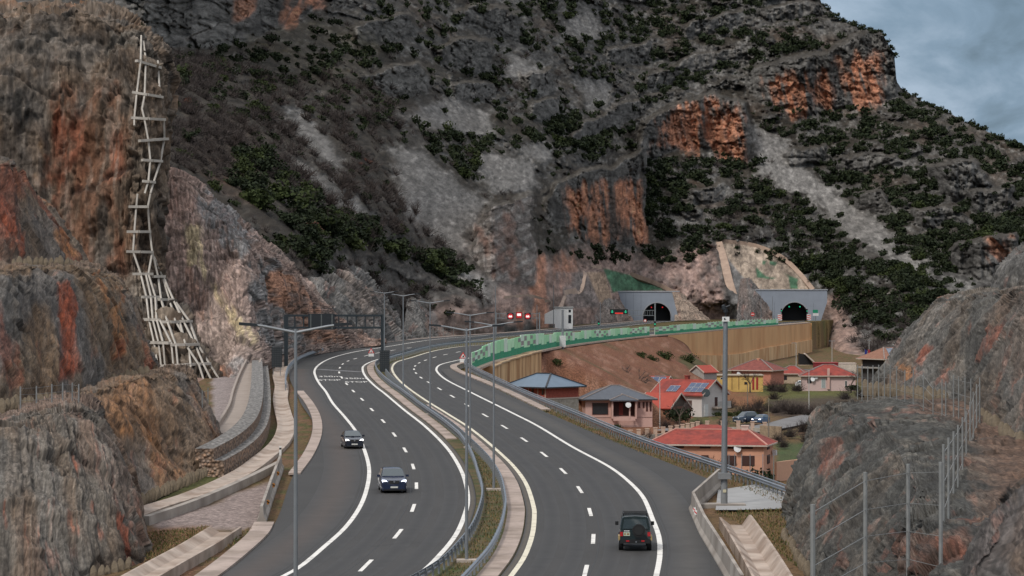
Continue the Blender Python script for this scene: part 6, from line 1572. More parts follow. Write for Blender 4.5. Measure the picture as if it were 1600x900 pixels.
class House:
    def __init__(s, name, lab, px, d, w, l, yaw, base=None, cat='house'):
        s.w, s.l = w, l; z = zval(d) if base is None else base
        p = W(px, 0, d); s.z = z; s.d = d; s.t = thing(name, lab, cat, (p.x, d, z), math.radians(yaw))
        s.zz = lambda py: CZ - (py - 450) / F * d - z

    def P(s, face, u, off, z):
        """a point on a wall: face f/b/l/r, u along it (0..1), off outwards"""
        w, l = s.w / 2, s.l / 2
        return {'f': (-w + 2 * w * u, -l - off, z), 'b': (w - 2 * w * u, l + off, z), 'r': (w + off, -l + 2 * l * u, z), 'l': (-w - off, l - 2 * l * u, z)}[face]

    def walls(s, h, m, z0=-.6):
        mb = MB(); mb.box(-s.w / 2, s.w / 2, -s.l / 2, s.l / 2, z0, h); s.h = h; s.wall = mb.build('wall', m, s.t); return s.wall

    def slab(s, face, u0, u1, z0, z1, off0, off1, name, m, parent=None):
        a, b = Vector(s.P(face, u0, off0, z0)), Vector(s.P(face, u1, off0, z0)); c = Vector(s.P(face, u0, off1, z0)) - a
        mb = MB(); mb.prism([a, b, b + Vector((0, 0, z1 - z0)), a + Vector((0, 0, z1 - z0))], c); return mb.build(name, m, parent or s.t)

    def window(s, face, u0, u1, z0, z1, frame=None, pane=None, name='window'):
        k = s.slab(face, u0, u1, z0, z1, .005, .06, name, frame or framem)
        e = min(.07, .16 * abs(u1 - u0) * s.w) / (s.w if face in 'fb' else s.l); s.slab(face, u0 + e, u1 - e, z0 + .07, z1 - .07, .061, .075, 'pane', pane or glass, k); return k

    def hip(s, z0, rh, ov, m, ridge=None, th=.18, fm=None, ridges=True, rlen=None):
        w, l = s.w / 2 + ov, s.l / 2 + ov
        r = (w - l if w > l else 0) if rlen is None else rlen; ry = (l - w) if l > w else 0
        R = [Vector((-r, -ry, z0 + rh)), Vector((r, ry, z0 + rh))]; E = [Vector((-w, -l, z0)), Vector((w, -l, z0)), Vector((w, l, z0)), Vector((-w, l, z0))]
        D = Vector((0, 0, -th)); mb = MB()
        vs = E + R + [e + D for e in E]
        if w >= l: fs = [(0, 1, 5, 4), (1, 2, 5), (2, 3, 4, 5), (3, 0, 4)]
        else: fs = [(0, 1, 4), (1, 2, 5, 4), (2, 3, 5), (3, 0, 4, 5)]
        mb.add(vs, fs + [(9, 8, 7, 6), (0, 6, 7, 1), (1, 7, 8, 2), (2, 8, 9, 3), (3, 9, 6, 0)]); k = mb.build('roof', m, s.t); s.roof = k
        mb = MB(); q = .003
        for i in range(4): a, b = E[i], E[(i + 1) % 4]; mb.bar(a + D * .55, b + D * .55, .10, th * 1.1)
        mb.build('fascia', fm or facia, k)
        if ridges:
            mb = MB(); pr = [(0, 4), (1, 5), (2, 5), (3, 4), (4, 5)] if w >= l else [(0, 4), (1, 4), (2, 5), (3, 5), (4, 5)]
            for a, b in pr:
                if (vs[a] - vs[b]).length > .2: mb.bar(vs[a] + Vector((0, 0, .04)), vs[b] + Vector((0, 0, .04)), .24, .14)
            mb.build('ridge', ridge or ridgem, k)
        return k

    def gable(s, z0, rh, ov, m, th=.16, fm=None, gm=None, axis='x'):
        w, l = s.w / 2, s.l / 2; W_, L_ = w + ov, l + ov; k_ = rh / l; D = Vector((0, 0, -th))
        mb = MB(); E = [Vector((-W_, -L_, z0 - ov * k_)), Vector((W_, -L_, z0 - ov * k_)), Vector((W_, 0, z0 + rh)), Vector((-W_, 0, z0 + rh)), Vector((W_, L_, z0 - ov * k_)), Vector((-W_, L_, z0 - ov * k_))]
        vs = E + [e + D for e in E]
        mb.add(vs, [(0, 1, 2, 3), (3, 2, 4, 5), (9, 8, 7, 6), (11, 10, 8, 9), (0, 6, 7, 1), (5, 4, 10, 11), (1, 7, 8, 2), (2, 8, 10, 4), (0, 3, 9, 6), (3, 5, 11, 9)]); r = mb.build('roof', m, s.t); s.roof = r
        for x in (-w, w - .2): mb = MB(); mb.prism([(x, -l, z0 - .02), (x, l, z0 - .02), (x, 0, z0 + rh - th)], (.2, 0, 0)); mb.build('gable_wall', gm or s.wall.data.materials[0], s.t)
        for x in (-W_ - .03, W_ + .03):
            for y in (-L_, L_): mb = MB(); mb.bar((x, y, z0 - ov * k_ - .05), (x, 0, z0 + rh - .05), .08, .22); mb.build('verge_board', fm or facia, r)
        s.rz0, s.rh, s.k_ = z0, rh, k_; return r

    def panels(s, x0, x1, v0, v1, nx, ny):
        """solar panels on the front slope of a gable roof, x in metres, v from eave 0 to ridge 1"""
        l = s.l / 2; P = lambda x, v: Vector((x, -l * (1 - v), s.rz0 + s.rh * v))
        nrm = Vector((0, -s.rh, l)).normalized(); dx = (x1 - x0) / nx; dv = (v1 - v0) / ny
        for i in range(nx):
            for j in range(ny):
                a, b, c, d = P(x0 + dx * (i + .03), v0 + dv * (j + .03)), P(x0 + dx * (i + .97), v0 + dv * (j + .03)), P(x0 + dx * (i + .97), v0 + dv * (j + .97)), P(x0 + dx * (i + .03), v0 + dv * (j + .97))
                mb = MB(); mb.prism([q + nrm * .09 for q in (a, b, c, d)], nrm * .05); k = mb.build('solar_panel', solarf, s.roof)
                m_ = (a + b + c + d) / 4; mb = MB(); mb.prism([m_ + (q - m_) * .93 + nrm * .141 for q in (a, b, c, d)], nrm * .008); mb.build('solar_cells', solar, s.t if False else k)

    def dish(s, face, u, z, r, off=.5):
        c = Vector(s.P(face, u, off, z)); n = Vector((.15, -1, .25)).normalized(); R_ = s.t.rotation_euler.to_matrix().inverted(); n = R_ @ n
        mb = MB(); mb.disc(c, n, r, 20, .05); mb.tube(c, Vector(s.P(face, u, 0, z - .2)), .04, .04, 6); mb.tube(c, c + n * r * .9 + Vector((0, 0, -r * .5)), .025, .025, 5); return mb.build('satellite_dish', dishm, s.t)

    def chimney(s, x, y, z0, z1, w=.6, m=None, parent=None):
        mb = MB(); mb.box(x - w / 2, x + w / 2, y - w / 2, y + w / 2, z0, z1); mb.box(x - w / 2 - .08, x + w / 2 + .08, y - w / 2 - .08, y + w / 2 + .08, z1 - .12, z1 + .06); return mb.build('chimney', m or orangew, s.roof)


# blue roofed brick house, a corner towards us
H = House('brick_house', 'brick house with blue metal hip roof and stone lower floor beside the ochre wall', 850, 452, 7.4, 7.4, -43); zz = H.zz
ze, zf = zz(603), zz(622)
H.walls(zf, stonew, -1.5); mb = MB(); mb.box(-3.7, 3.7, -3.69, 3.7, zf + .003, ze - .02); up = mb.build('upper_wall', brick, H.t)
mb = MB(); mb.box(-3.8, 3.8, -3.8, 3.8, zf - .02, zf + .18); mb.build('floor_band', facia, H.t)
H.hip(ze, zz(583.5) - ze, .85, bluer, roofdark, fm=roofdark, rlen=1.4)
for u in (0.0, .28, .52, .78, .985): H.slab('f', u, u + .022, zf + .18, ze, .0, .07, 'pillar', pillarm)
for u in (.36, .62, .90): H.window('f', u, u + .05, zz(615), zz(605), shut)
for u in (.12, .22, .82): H.window('f', u, u + .05, zz(640), zz(627), shut)
H.slab('l', .06, .97, zf + .9, ze - .1, .005, .03, 'terrace_shade', blackp)  # flat black sheet on the wall, painted shade of the open terrace
for u in (.04, .30, .95): H.slab('l', u, u + .05, zf + .18, ze, .04, .16, 'pillar', pillarm)
k = H.slab('l', .62, .80, zf + 1.0, ze - .4, .031, .05, 'window', wframe); H.slab('l', .64, .78, zf + 1.1, ze - .5, .051, .06, 'pane', glass, k)

# pink house with slate roof and porch
H = House('pink_house', 'pink single storey house with grey slate hip roof and a porch', 961, 510, 11.4, 9.5, 6); zz = H.zz; ze = zz(622)
H.walls(ze, pinkw); H.hip(ze, zz(602) - ze, .75, slate, rlen=.7, fm=roofdark)
H.window('f', .10, .34, zz(646), zz(627.5), framem); 
H.slab('f', .395, .73, zz(648), zz(626), .004, .02, 'porch_shade', mat('porch_dark', (.05, .02, .018)))  # thin dark sheet painting the shade inside the porch
H.slab('f', .50, .56, zz(647), zz(628), .021, .05, 'door', mat('door_red', (.16, .03, .025))); H.slab('f', .38, .40, zz(652), zz(625), 0, 1.3, 'porch_pillar', pinkw); H.slab('f', .635, .655, zz(652), zz(625), 1.1, 1.3, 'porch_pillar', pinkw); H.slab('f', .73, .75, zz(652), zz(625), 0, 1.3, 'porch_pillar', pinkw)
H.slab('f', .40, .73, zz(655), zz(649), 1.1, 1.25, 'parapet', pinkw)
x0, x1 = -5.7 + 11.4 * .34, -5.7 + 11.4 * .77; yf = -4.75; mb = MB(); mz = zz(614.5)
A = [Vector((x0, yf - 1.7, ze - .1)), Vector((x1, yf - 1.7, ze - .1)), Vector(((x0 + x1) / 2, yf - .2, mz)), Vector((x0, yf + .5, ze + .35)), Vector((x1, yf + .5, ze + .35)), Vector(((x0 + x1) / 2, yf + 3, mz))]
mb.add(A + [A[0] - Vector((0, 0, .2)), A[1] - Vector((0, 0, .2))], [(0, 1, 2), (0, 2, 5, 3), (1, 4, 5, 2), (0, 6, 7, 1)]); pr = mb.build('porch_roof', slate, H.t)
mb = MB(); mb.bar(A[0], A[2], .22, .16); mb.bar(A[1], A[2], .22, .16); mb.bar(A[2], A[5], .22, .16); mb.build('ridge', ridgem, pr)
for u, zb in ((.80, 636), (.865, 636), (.915, 641), (.97, 641)): H.window('f', u - .012, u + .018, zz(zb), zz(626.5), framem, shut)
H.dish('f', .62, zz(630.5), .48, 1.6)
mb = MB(); mb.box(-5.75, 5.75, -4.81, -4.76, zz(650.5), zz(649.8)); mb.build('wall_band', mat('band_dark', (.3, .19, .165)), H.t)

# white gabled house with solar roof, with the smaller one behind it
H = House('solar_house', 'pink house with gable roof fully covered in two rows of solar panels', 1019, 575, 7.0, 6.2, -28); zz = H.zz; ze = zz(606)
H.walls(ze, pinkw, -2); H.gable(ze, zz(587) - ze, .4, redtile); H.panels(-3.4, 3.3, .04, .88, 5, 2)
H = House('white_house', 'white two storey house with red roof, two groups of solar panels and a balcony', 1077, 540, 10.4, 8.0, -36); zz = H.zz; ze = zz(613)
H.walls(ze, whitew, -1); H.gable(ze, zz(592.5) - ze, .55, redtile, gm=whitew); H.panels(1.2, 5.0, .06, .72, 3, 2); H.panels(-2.6, -.4, .06, .50, 2, 1)
H.window('r', .14, .26, zz(615), zz(609), wframe); H.window('r', .52, .66, zz(634), zz(619), wframe, shut, 'balcony_door'); H.window('r', .10, .26, zz(649), zz(630), wframe, wframe, 'door')
k = H.slab('r', .42, .98, zz(637), zz(635), 0, 1.3, 'balcony', facia); H.slab('r', .42, .98, zz(634.8), zz(626), 1.22, 1.27, 'railing', mat('rail_grey', (.4, .38, .36)), k)
H.slab('f', .62, .80, zz(640), zz(624), .004, .05, 'carport_shade', mat('carport', (.10, .06, .05))); H.chimney(-.6, .3, ze + 2.0, zz(587), .7, redtile); H.dish('r', .04, zz(612), .75, .7).data.materials[0] = mat('dish_dark', (.04, .055, .06))  # the carport is a flat dark sheet, its inner shade painted on
H = House('low_shed', 'low shed with bright red roof and dark side wall beside the pink house', 1037, 520, 6.4, 6.4, -34); zz = H.zz; ze = zz(634)
H.walls(ze, mat('shed_wall', (.16, .075, .055), var=.25), -1.5); H.gable(ze, zz(613.5) - ze, .35, mat('bright_tile', (.34, .062, .042), rough=.85, var=.12, scale=1.6, bump=.02), gm=mat('shed_side', (.075, .055, .045), var=.3)); H.slab('f', .08, .45, ze - 1.6, ze - .4, .004, .04, 'opening', mat('shed_open', (.28, .25, .22)))

# orange house by the guard rail
H = House('orange_house', 'long orange house with red hip roof just below the guard rail', 1112, 410, 15.6, 8.6, -13, base=3.2); zz = H.zz; ze = zz(692)
H.walls(ze, orangew, -1.5); H.hip(ze, zz(671) - ze, .55, redtile, mat('pale_ridge', (.5, .25, .2)), rlen=5.0)
for u0, u1 in ((.075, .165), (.20, .30), (.44, .535), (.655, .755), (.81, .905)): H.window('f', u0, u1, zz(698), zz(693.8), shut, shut)
for u0, u1 in ((.30, .36), (.455, .515), (.645, .76), (.81, .92)): H.window('f', u0, u1, zz(724), zz(708.5), shut, shut)
H.window('r', .35, .65, zz(723), zz(709.5), shut, shut); H.window('r', .35, .62, zz(701), zz(697), shut, shut); H.dish('f', .775, zz(697.5), .5, .5)
H.chimney(4.6, .3, ze + .9, zz(664.5), .95, mat('chimney_white', (.55, .42, .36))); mb = MB(); mb.box(7.95, 8.5, 2.8, 3.6, zz(712), zz(704)); mb.build('air_conditioner', mat('ac_white', (.6, .6, .6)), H.t)
mb = MB(); mb.box(-3.0, 1.2, 1.0, 5.5, zz(692), zz(672)); mb.build('rear_wing', orangew, H.t); mb = MB(); A = [Vector((-3.6, .5, zz(672))), Vector((2.0, .5, zz(672))), Vector((2.0, 6, zz(672))), Vector((-3.6, 6, zz(672))), Vector((-2, 3, zz(665))), Vector((.4, 3, zz(665)))]; mb.add(A, [(0, 1, 5, 4), (1, 2, 5), (2, 3, 4, 5), (3, 0, 4), (3, 2, 1, 0)]); mb.build('rear_roof', redtile, H.t)

# the far row
H = House('yellow_house', 'low yellow house with flat roof and red door below the stained wall', 1152, 650, 10.6, 7, 0); zz = H.zz; H.walls(zz(586.5), yelloww); mb = MB(); mb.box(-5.5, 5.5, -3.8, 3.7, zz(586.5) + .003, zz(585)); mb.build('roof', mat('flat_roof', (.35, .29, .22), var=.15), H.t)
H.window('f', .78, .82, zz(608), zz(589), mat('door_frame_red', (.3, .03, .03)), mat('door_panel_red', (.35, .03, .03)), 'door'); H.window('f', .86, .90, zz(608), zz(589), mat('door_frame_red', (0, 0, 0)), mat('door_panel_red', (0, 0, 0)), 'door'); H.window('f', .13, .18, zz(592), zz(589), wframe); H.window('f', .62, .68, zz(600), zz(596), shut)
for u in (.2, .36, .5): H.slab('f', u, u + .012, zz(608), zz(587), .0, .08, 'drain_pipe', mat('pipe_brown', (.22, .13, .06)))
H = House('tiled_house', 'old house with dark red tiled hip roof behind the yellow house', 1184, 690, 9.6, 9, -24); zz = H.zz; ze = zz(577.5); H.walls(ze, mat('coral_render', (.50, .20, .14), var=.12)); H.hip(ze, zz(562) - ze, .7, darktile, rlen=.9); H.window('f', .6, .78, zz(597), zz(585), wframe); H.chimney(.2, 0, ze + 1.2, zz(560), .6); H.slab('l', .02, .98, zz(590), ze - .1, .0, .12, 'side_wall', mat('beige_side', (.47, .38, .30), var=.12)); H.dish('f', .2, zz(583), .42)
H = House('small_shed', 'small grey shed with a red roof beside the solar roofed house', 1099, 640, 4.4, 3.8, 48); zz = H.zz; ze = zz(580); H.walls(ze, greyw); H.gable(ze, zz(570.5) - ze, .3, mat('bright_tile', (0, 0, 0)), gm=greyw)
H = House('tiled_house', 'small beige house with red tiled hip roof between bare bushes', 1238, 700, 6.4, 6, -12); zz = H.zz; ze = zz(583); H.walls(ze, beigew); H.hip(ze, zz(571.5) - ze, .5, redtile, rlen=.6); H.window('f', .2, .36, zz(593), zz(587), shut)
H = House('bungalow', 'pale pink bungalow with red hip roof and white door, farthest on the meadow', 1294, 655, 11.6, 8, -4); zz = H.zz; ze = zz(586); H.walls(ze, mat('pale_pink_render', (.55, .40, .375), var=.07)); H.hip(ze, zz(569.5) - ze, .6, redtile, rlen=1.0)
H.window('f', .36, .44, zz(605.5), zz(591), wframe, mat('door_glass', (.3, .33, .33)), 'door'); H.window('f', .10, .18, zz(598), zz(591), shut); H.slab('f', .47, .515, zz(607), zz(575), .05, .5, 'chimney_breast', pinkw); H.dish('f', .20, zz(591.5), .5); H.window('f', .80, .84, zz(603), zz(594), wframe); H.slab('f', .24, .29, zz(591.5), zz(588.5), .02, .4, 'air_conditioner', mat('ac_white', (0, 0, 0)))
H = House('flat_shed', 'dark red metal shed behind the pink bungalow', 1290, 730, 5.6, 5, 0, cat='shed'); zz = H.zz; H.walls(zz(567), mat('crimson_metal', (.22, .02, .028), var=.1)); mb = MB(); mb.box(-2.9, 2.9, -2.6, 2.6, zz(567) + .003, zz(566)); mb.build('roof', mat('crimson_roof', (.3, .05, .05)), H.t)
H = House('flat_shed', 'long white shed beside the dark red one, behind the bungalow', 1322, 735, 4.4, 5, 0, cat='shed'); zz = H.zz; H.walls(zz(568), mat('cream_metal', (.55, .48, .40), var=.2)); mb = MB(); mb.box(-2.3, 2.3, -2.6, 2.6, zz(568) + .003, zz(567)); mb.build('roof', facia, H.t)
H = House('brown_house', 'beige house with brown roof and wide solar sheet by the netted bank', 1388, 690, 8.6, 9, 30); zz = H.zz; ze = zz(560); H.walls(ze, beigew, -3); H.hip(ze, zz(542.5) - ze, .9, browntile, rlen=1.6)
H.slab('l', .05, .95, zz(573), zz(562), .01, .05, 'veranda_shade', blackp); H.window('f', .35, .7, zz(570), zz(562.5), wframe, mat('blind', (.4, .38, .35))); k = H.slab('l', -.05, 1.05, zz(575), zz(573), 0, 1.1, 'balcony', greyw); H.slab('l', .0, 1.0, zz(598), zz(576), .01, .05, 'basement_shade', mat('dark_basement', (.05, .045, .045)))  # veranda and basement are flat dark sheets painting the shade within
mb = MB(); w_, l_ = 4.3 + .9, 4.5 + .9; rh = zz(542.5) - ze; a, b, c, d_ = Vector((-w_ * .55, -l_ * .8, ze + rh * .2)), Vector((w_ * .6, -l_ * .8, ze + rh * .2)), Vector((1.3, -l_ * .12, ze + rh * .88)), Vector((-1.2, -l_ * .12, ze + rh * .88)); nrm = (b - a).cross(d_ - a).normalized(); mb.prism([q + nrm * .1 for q in (a, b, c, d_)], nrm * .05); mb.build('solar_sheet', mat('solar_pale', (.13, .17, .23), rough=.3), H.roof)
# flags by the brown house
for i, (px, col, lab) in enumerate([(1351, (.02, .03, .2), 'dark blue flag on a pole by the brown house'), (1356, (.35, .02, .03), 'red flag on a pole by the brown house')]):
    p = W(px, 553, 700); t = thing('flag', lab, 'flag', (p.x, 700, zval(700))); c = p.z - zval(700); mb = MB(); mb.tube((0, 0, 0), (0, 0, c + 1.2), .04, .03, 6); mb.build('pole', polem, t); mb = MB(); mb.prism([(.04, 0, c - .8), (.5, .12, c - 1.0), (.55, .05, c + .8), (.04, 0, c + 1.1)], (0, .02, 0)); mb.build('cloth', mat('flag_%s' % 'ab'[i], col), t)
# tunnel-like dark arch by the retaining wall
p = W(1257, 0, 840); t = thing('canopy_shed', 'dark lean-to with slanting pale roof at the end of the stained wall', 'shed', (p.x, 840, zval(840))); s = 840 / F; zb = lambda py: CZ - (py - 450) * s - zval(840)
mb = MB(); mb.prism([(-8 * s, 0, zb(570)), (15 * s, 0, zb(570)), (10 * s, 0, zb(564)), (0, 0, zb(554)), (-8 * s, 0, zb(552))], (0, 4, 0)); mb.build('wall', blackp, t); mb = MB(); mb.bar((0, -.1, zb(552.5)), (15.5 * s, -.1, zb(567)), 4.2, .35); mb.build('roof', facia, t); mb = MB(); mb.box(-8.1 * s, 15.1 * s, -.1, 4, -1, zb(570)); mb.build('plinth', beigew, t)

# garden walls
def yard_wall(pix, h, lab, m, pill=0, name='garden_wall'):
    P = [PV(*q) for q in pix]; o = P[0]; t = thing(name, lab, 'wall', o); Q = spline([p - o for p in P], 1.0); mb = MB(); mb.sweep(Q, [(-.15, -1), (-.15, h), (.15, h), (.15, -1)]); mb.build('wall_panel', m, t)
    if pill:
        for p in spline([p - o for p in P], pill): mb = MB(); mb.box(p.x - .3, p.x + .3, p.y - .3, p.y + .3, -1 + p.z, p.z + h + .9); mb.box(p.x - .36, p.x + .36, p.y - .36, p.y + .36, p.z + h + .9, p.z + h + 1.05); mb.build('pillar', pillarm, t)


yard_wall([(985, 690), (1050, 683), (1090, 676)], .8, 'low garden wall with orange pillars behind the red bank', stonew, 2.2)
yard_wall([(1105, 676), (1160, 676), (1195, 678)], .9, 'garden wall with pillars below the parked cars', stonew, 2.4)
yard_wall([(1188, 683), (1221, 685)], 1.9, 'rough stone wall at the end of the village lane', mat('tan_stone', (.30, .225, .155), rough=1, var=.3, scale=2.5, bump=.05))
yard_wall([(1212, 752), (1240, 748), (1300, 742)], 2.6, 'plain peach wall beside the orange house', mat('peach_render', (.60, .35, .24), var=.06))
# steel posts of the garden fence by the orange house
P = [W(x, 0, 375) for x in (1139, 1148, 1159, 1172, 1192, 1209)]
o = Vector((P[0].x, 375, 3.0)); t = thing('garden_fence', 'wire fence on steel posts between guard rail and orange house', 'fence', o)
for q in P: mb = MB(); mb.tube((q.x - o.x, 0, -1), (q.x - o.x, 0, 6.2), .05, .05, 6); mb.build('post', steel, t)
mb = MB()
for z in (2.4, 4.2, 6.0): mb.tube((0, 0, z), (P[-1].x - o.x, 0, z), .012, .012, 4)
mb.build('net_cables', steel, t)
# village lane
lane = mat('lane_asphalt', (0.17, 0.165, 0.165), rough=.95, var=.12, scale=.4)


def lane_strip(pix, wd):
    P = spline([PV(*q) for q in pix], 2); A = offset(P, -wd / 2); B = offset(P, wd / 2); vs = []
    for a, b in zip(A, B): vs += [(a.x, a.y, zval(a.y) + .32), (b.x, b.y, zval(b.y) + .32)]
    mb = MB(); mb.add(vs, [(2 * i, 2 * i + 1, 2 * i + 3, 2 * i + 2) for i in range(len(P) - 1)]); tag(mb.build('road', lane), kind='structure')


lane_strip([(1150, 678), (1190, 672), (1230, 664), (1290, 650), (1340, 642)], 6.5); lane_strip([(1040, 676), (1070, 672), (1110, 676), (1150, 678)], 4.5)

# ================================================================ vehicles
tyre = rubber; rimm = mat('wheel_rim', (.35, .36, .38), rough=.35, metal=.8); carglass = mat('car_glass', (.035, .055, .065), rough=.06, spec=.9, var=.05, coat=.5); plate = mat('plate_white', (.65, .65, .60), rough=.5, var=.15, scale=20)
head = glow('headlight_lit', (1.0, .97, .95), 3.0); headb = glow('headlight_blue', (.80, .85, 1.0), 3.0); tail = mat('tail_red', (.45, .015, .02), rough=.3, spec=.7)


def paint(name, c): return mat(name, c, rough=.28, var=.04, spec=.6, coat=.6)


def loft(mb, secs, k=None):
    """secs: list of (y, [(x, z) half outline from bottom centre up to top centre])"""
    vs = []; n = None
    for y, h in secs:
        ring = [(x, y, z) for x, z in h] + [(-x, y, z) for x, z in h[::-1]]; n = len(ring); vs += ring
    fs = [(i * n + j, i * n + (j + 1) % n, (i + 1) * n + (j + 1) % n, (i + 1) * n + j) for i in range(len(secs) - 1) for j in range(n)]
    fs += [tuple(range(n - 1, -1, -1)), tuple(range((len(secs) - 1) * n, len(secs) * n))]; mb.add(vs, fs, k)


def wheels(t, hw, ys, r, wd=.22):
    for y in ys:
        for s in (-1, 1):
            mb = MB(); mb.tube((s * (hw - wd), y, r), (s * hw, y, r), r, r, 20); w_ = mb.build('wheel', tyre, t, True)
            mb = MB(); mb.tube((s * (hw - .02), y, r), (s * (hw + .012), y, r), r * .62, r * .58, 16); mb.build('rim', rimm, w_, True)


def car(name, lab, p, rz, m, L_, wd, belt, roof, hood, wbase, r, light=None, suv=False, group=None):
    """y=0 is the nose, the car extends along +y"""
    t = thing(name, lab, 'car', p, rz, group); h = wd / 2; cl = r * .50
    def low(y, k, top, bot=None): b = cl if bot is None else bot; return (y, [(0, b), (h * k * .92, b), (h * k, b + .14), (h * k, (b + top) / 2 + .08), (h * k * .965, top - .05), (h * k * .86, top), (0, top + .015)])
    mb = MB(); loft(mb, [low(0, .80, hood - .22, cl + .05), low(.10, .92, hood - .12), low(.35, .98, hood - .04), low(.9, 1, hood + .02), low(1.25, 1, belt - .01), low(L_ * .5, 1, belt), low(L_ - .45, 1, belt + .04), low(L_ - .12, .97, belt), low(L_, .90, belt - .12, cl + .1)]); mb.build('body', m, t, True)
    f0, f1, r1, r0 = 1.12, 1.95, L_ - (.75 if not suv else .62), L_ - .12
    def gh(y, z0, z1, k): return (y, [(0, z0), (h * .93, z0), (h * .93 - (z1 - z0) * .32, z1 - .06 if z1 - z0 > .2 else z1), (h * .93 - (z1 - z0) * .42 - .03, z1), (0, z1 + .03)])
    mb = MB(); loft(mb, [gh(f0, belt - .06, belt - .02, 1), gh(f1, belt - .06, roof - .03, 1), gh((f1 + r1) / 2, belt - .06, roof, 1), gh(r1, belt - .06, roof - .04, 1), gh(r0, belt - .06, belt + .02, 1)]); cab = mb.build('cabin', m, t, True)
    tz = roof - belt; xb, xt = h * .86, h * .93 - tz * .42 - .02
    yb, yt = f0 + .10, f1 - .06; zb, zt = belt + .04, roof - .08; n = Vector((0, -(zt - zb), (yt - yb))).normalized() * .035
    mb = MB(); mb.prism([Vector(q) + n for q in ((-xb, yb, zb), (xb, yb, zb), (xt, yt, zt), (-xt, yt, zt))], n * .3); mb.build('windscreen', carglass, cab)
    yb2, yt2 = r0 - .10, r1 + .06; n = Vector((0, (zt - zb), (yb2 - yt2))).normalized() * .035
    mb = MB(); mb.prism([Vector(q) + n for q in ((-xb * .95, yb2, zb), (xb * .95, yb2, zb), (xt, yt2, zt), (-xt, yt2, zt))], n * .3); mb.build('rear_window', carglass, cab)
    for s in (-1, 1):
        mb = MB(); q = [(s * (h * .935 - .02), f0 + .42, belt + .05), (s * (h * .935 - .02), r0 - .45, belt + .05), (s * (h * .93 - tz * .30), r1 - .15, roof - .10), (s * (h * .93 - tz * .30), f1 + .05, roof - .10)]; mb.prism(q, (s * .035, 0, .01)); mb.build('side_window', carglass, cab)
        mb = MB(); mb.box(s * h - (.02 if s > 0 else .2), s * h + (.2 if s > 0 else .02), f0 + .38, f0 + .50, belt + .0, belt + .15); mb.build('mirror', m, t)
        mb = MB(); zl = hood - .16; mb.prism([(s * h * .50, -.0 + .07, zl - .05), (s * h * .90, .13, zl - .07), (s * h * .93, .17, zl + .08), (s * h * .66, .10, zl + .07)], (0, -.06, 0)); mb.build('headlight', light or mat('lamp_clear', (.5, .52, .55), rough=.1), t)
        mb = MB(); mb.box(min(s * h * .62, s * h * .88), max(s * h * .62, s * h * .88), L_ - .10, L_ + .015, belt - .22, belt - .06); mb.build('tail_light', tail, t)
    mb = MB(); mb.prism([(-h * .42, .03, hood - .12), (h * .42, .03, hood - .12), (h * .34, .0, hood - .34), (-h * .34, .0, hood - .34)], (0, -.02, 0)); g = mb.build('grille', blackp, t)
    mb = MB(); mb.disc((0, -.03, hood - .2), (0, 1, 0), .07, 14, .02); mb.build('badge', rimm, g)
    mb = MB(); mb.box(-.26, .26, -.035, -.01, cl + .20, cl + .31); mb.build('number_plate', plate, t)
    mb = MB(); mb.box(-h * .8, h * .8, -.012, .1, cl + .02, cl + .12); mb.build('bumper_grille', blackp, t)
    wheels(t, h - .01, (.85, .85 + wbase), r); return t


def heading(p, q): v = q - p; return math.atan2(v.y, v.x) - math.pi / 2


p = PR(616, 771); q = PR(606, 735); car('parked_car' if False else 'suv_car', 'dark blue SUV with lit headlights driving towards us between the lane dashes', p, heading(p, p + Vector((-.10, 1, 0))), paint('navy_paint', (.010, .018, .050)), 4.55, 1.84, 1.08, 1.66, 1.02, 2.7, .36, headb, True)
p = PR(554, 701.5); car('hatchback_car', 'small dark hatchback with bright headlights driving on the white edge line', p, heading(p, p + Vector((-.16, 1, 0))), paint('black_paint_car', (.011, .015, .028)), 3.9, 1.66, .98, 1.46, .92, 2.45, .30, head)
p = PV(1181, 665, .32); car('parked_car', 'blue car with pale headlights parked behind the orange house', p, math.radians(-28), paint('blue_paint', (.03, .075, .16)), 4.2, 1.75, .95, 1.5, .9, 2.55, .31, head)
p = PV(1149, 664, .32); car('parked_car', 'dark blue van parked beside the tall mast, behind garden pillars', p, math.radians(-55), paint('grey_blue_paint', (.05, .07, .10)), 4.6, 1.85, 1.15, 1.9, 1.1, 2.8, .33)
p = PV(1158, 664, .32); car('parked_car', 'black car partly hidden between the van and the blue car', p, math.radians(-20), paint('black_paint_car', (0, 0, 0)), 4.1, 1.74, .95, 1.46, .9, 2.55, .31)
p = PV(1272, 607, .3); car('parked_car', 'white car parked in the grass before the pink bungalow', p, math.radians(85), paint('white_paint_car', (.7, .7, .7)), 4.2, 1.75, .95, 1.48, .9, 2.55, .31)

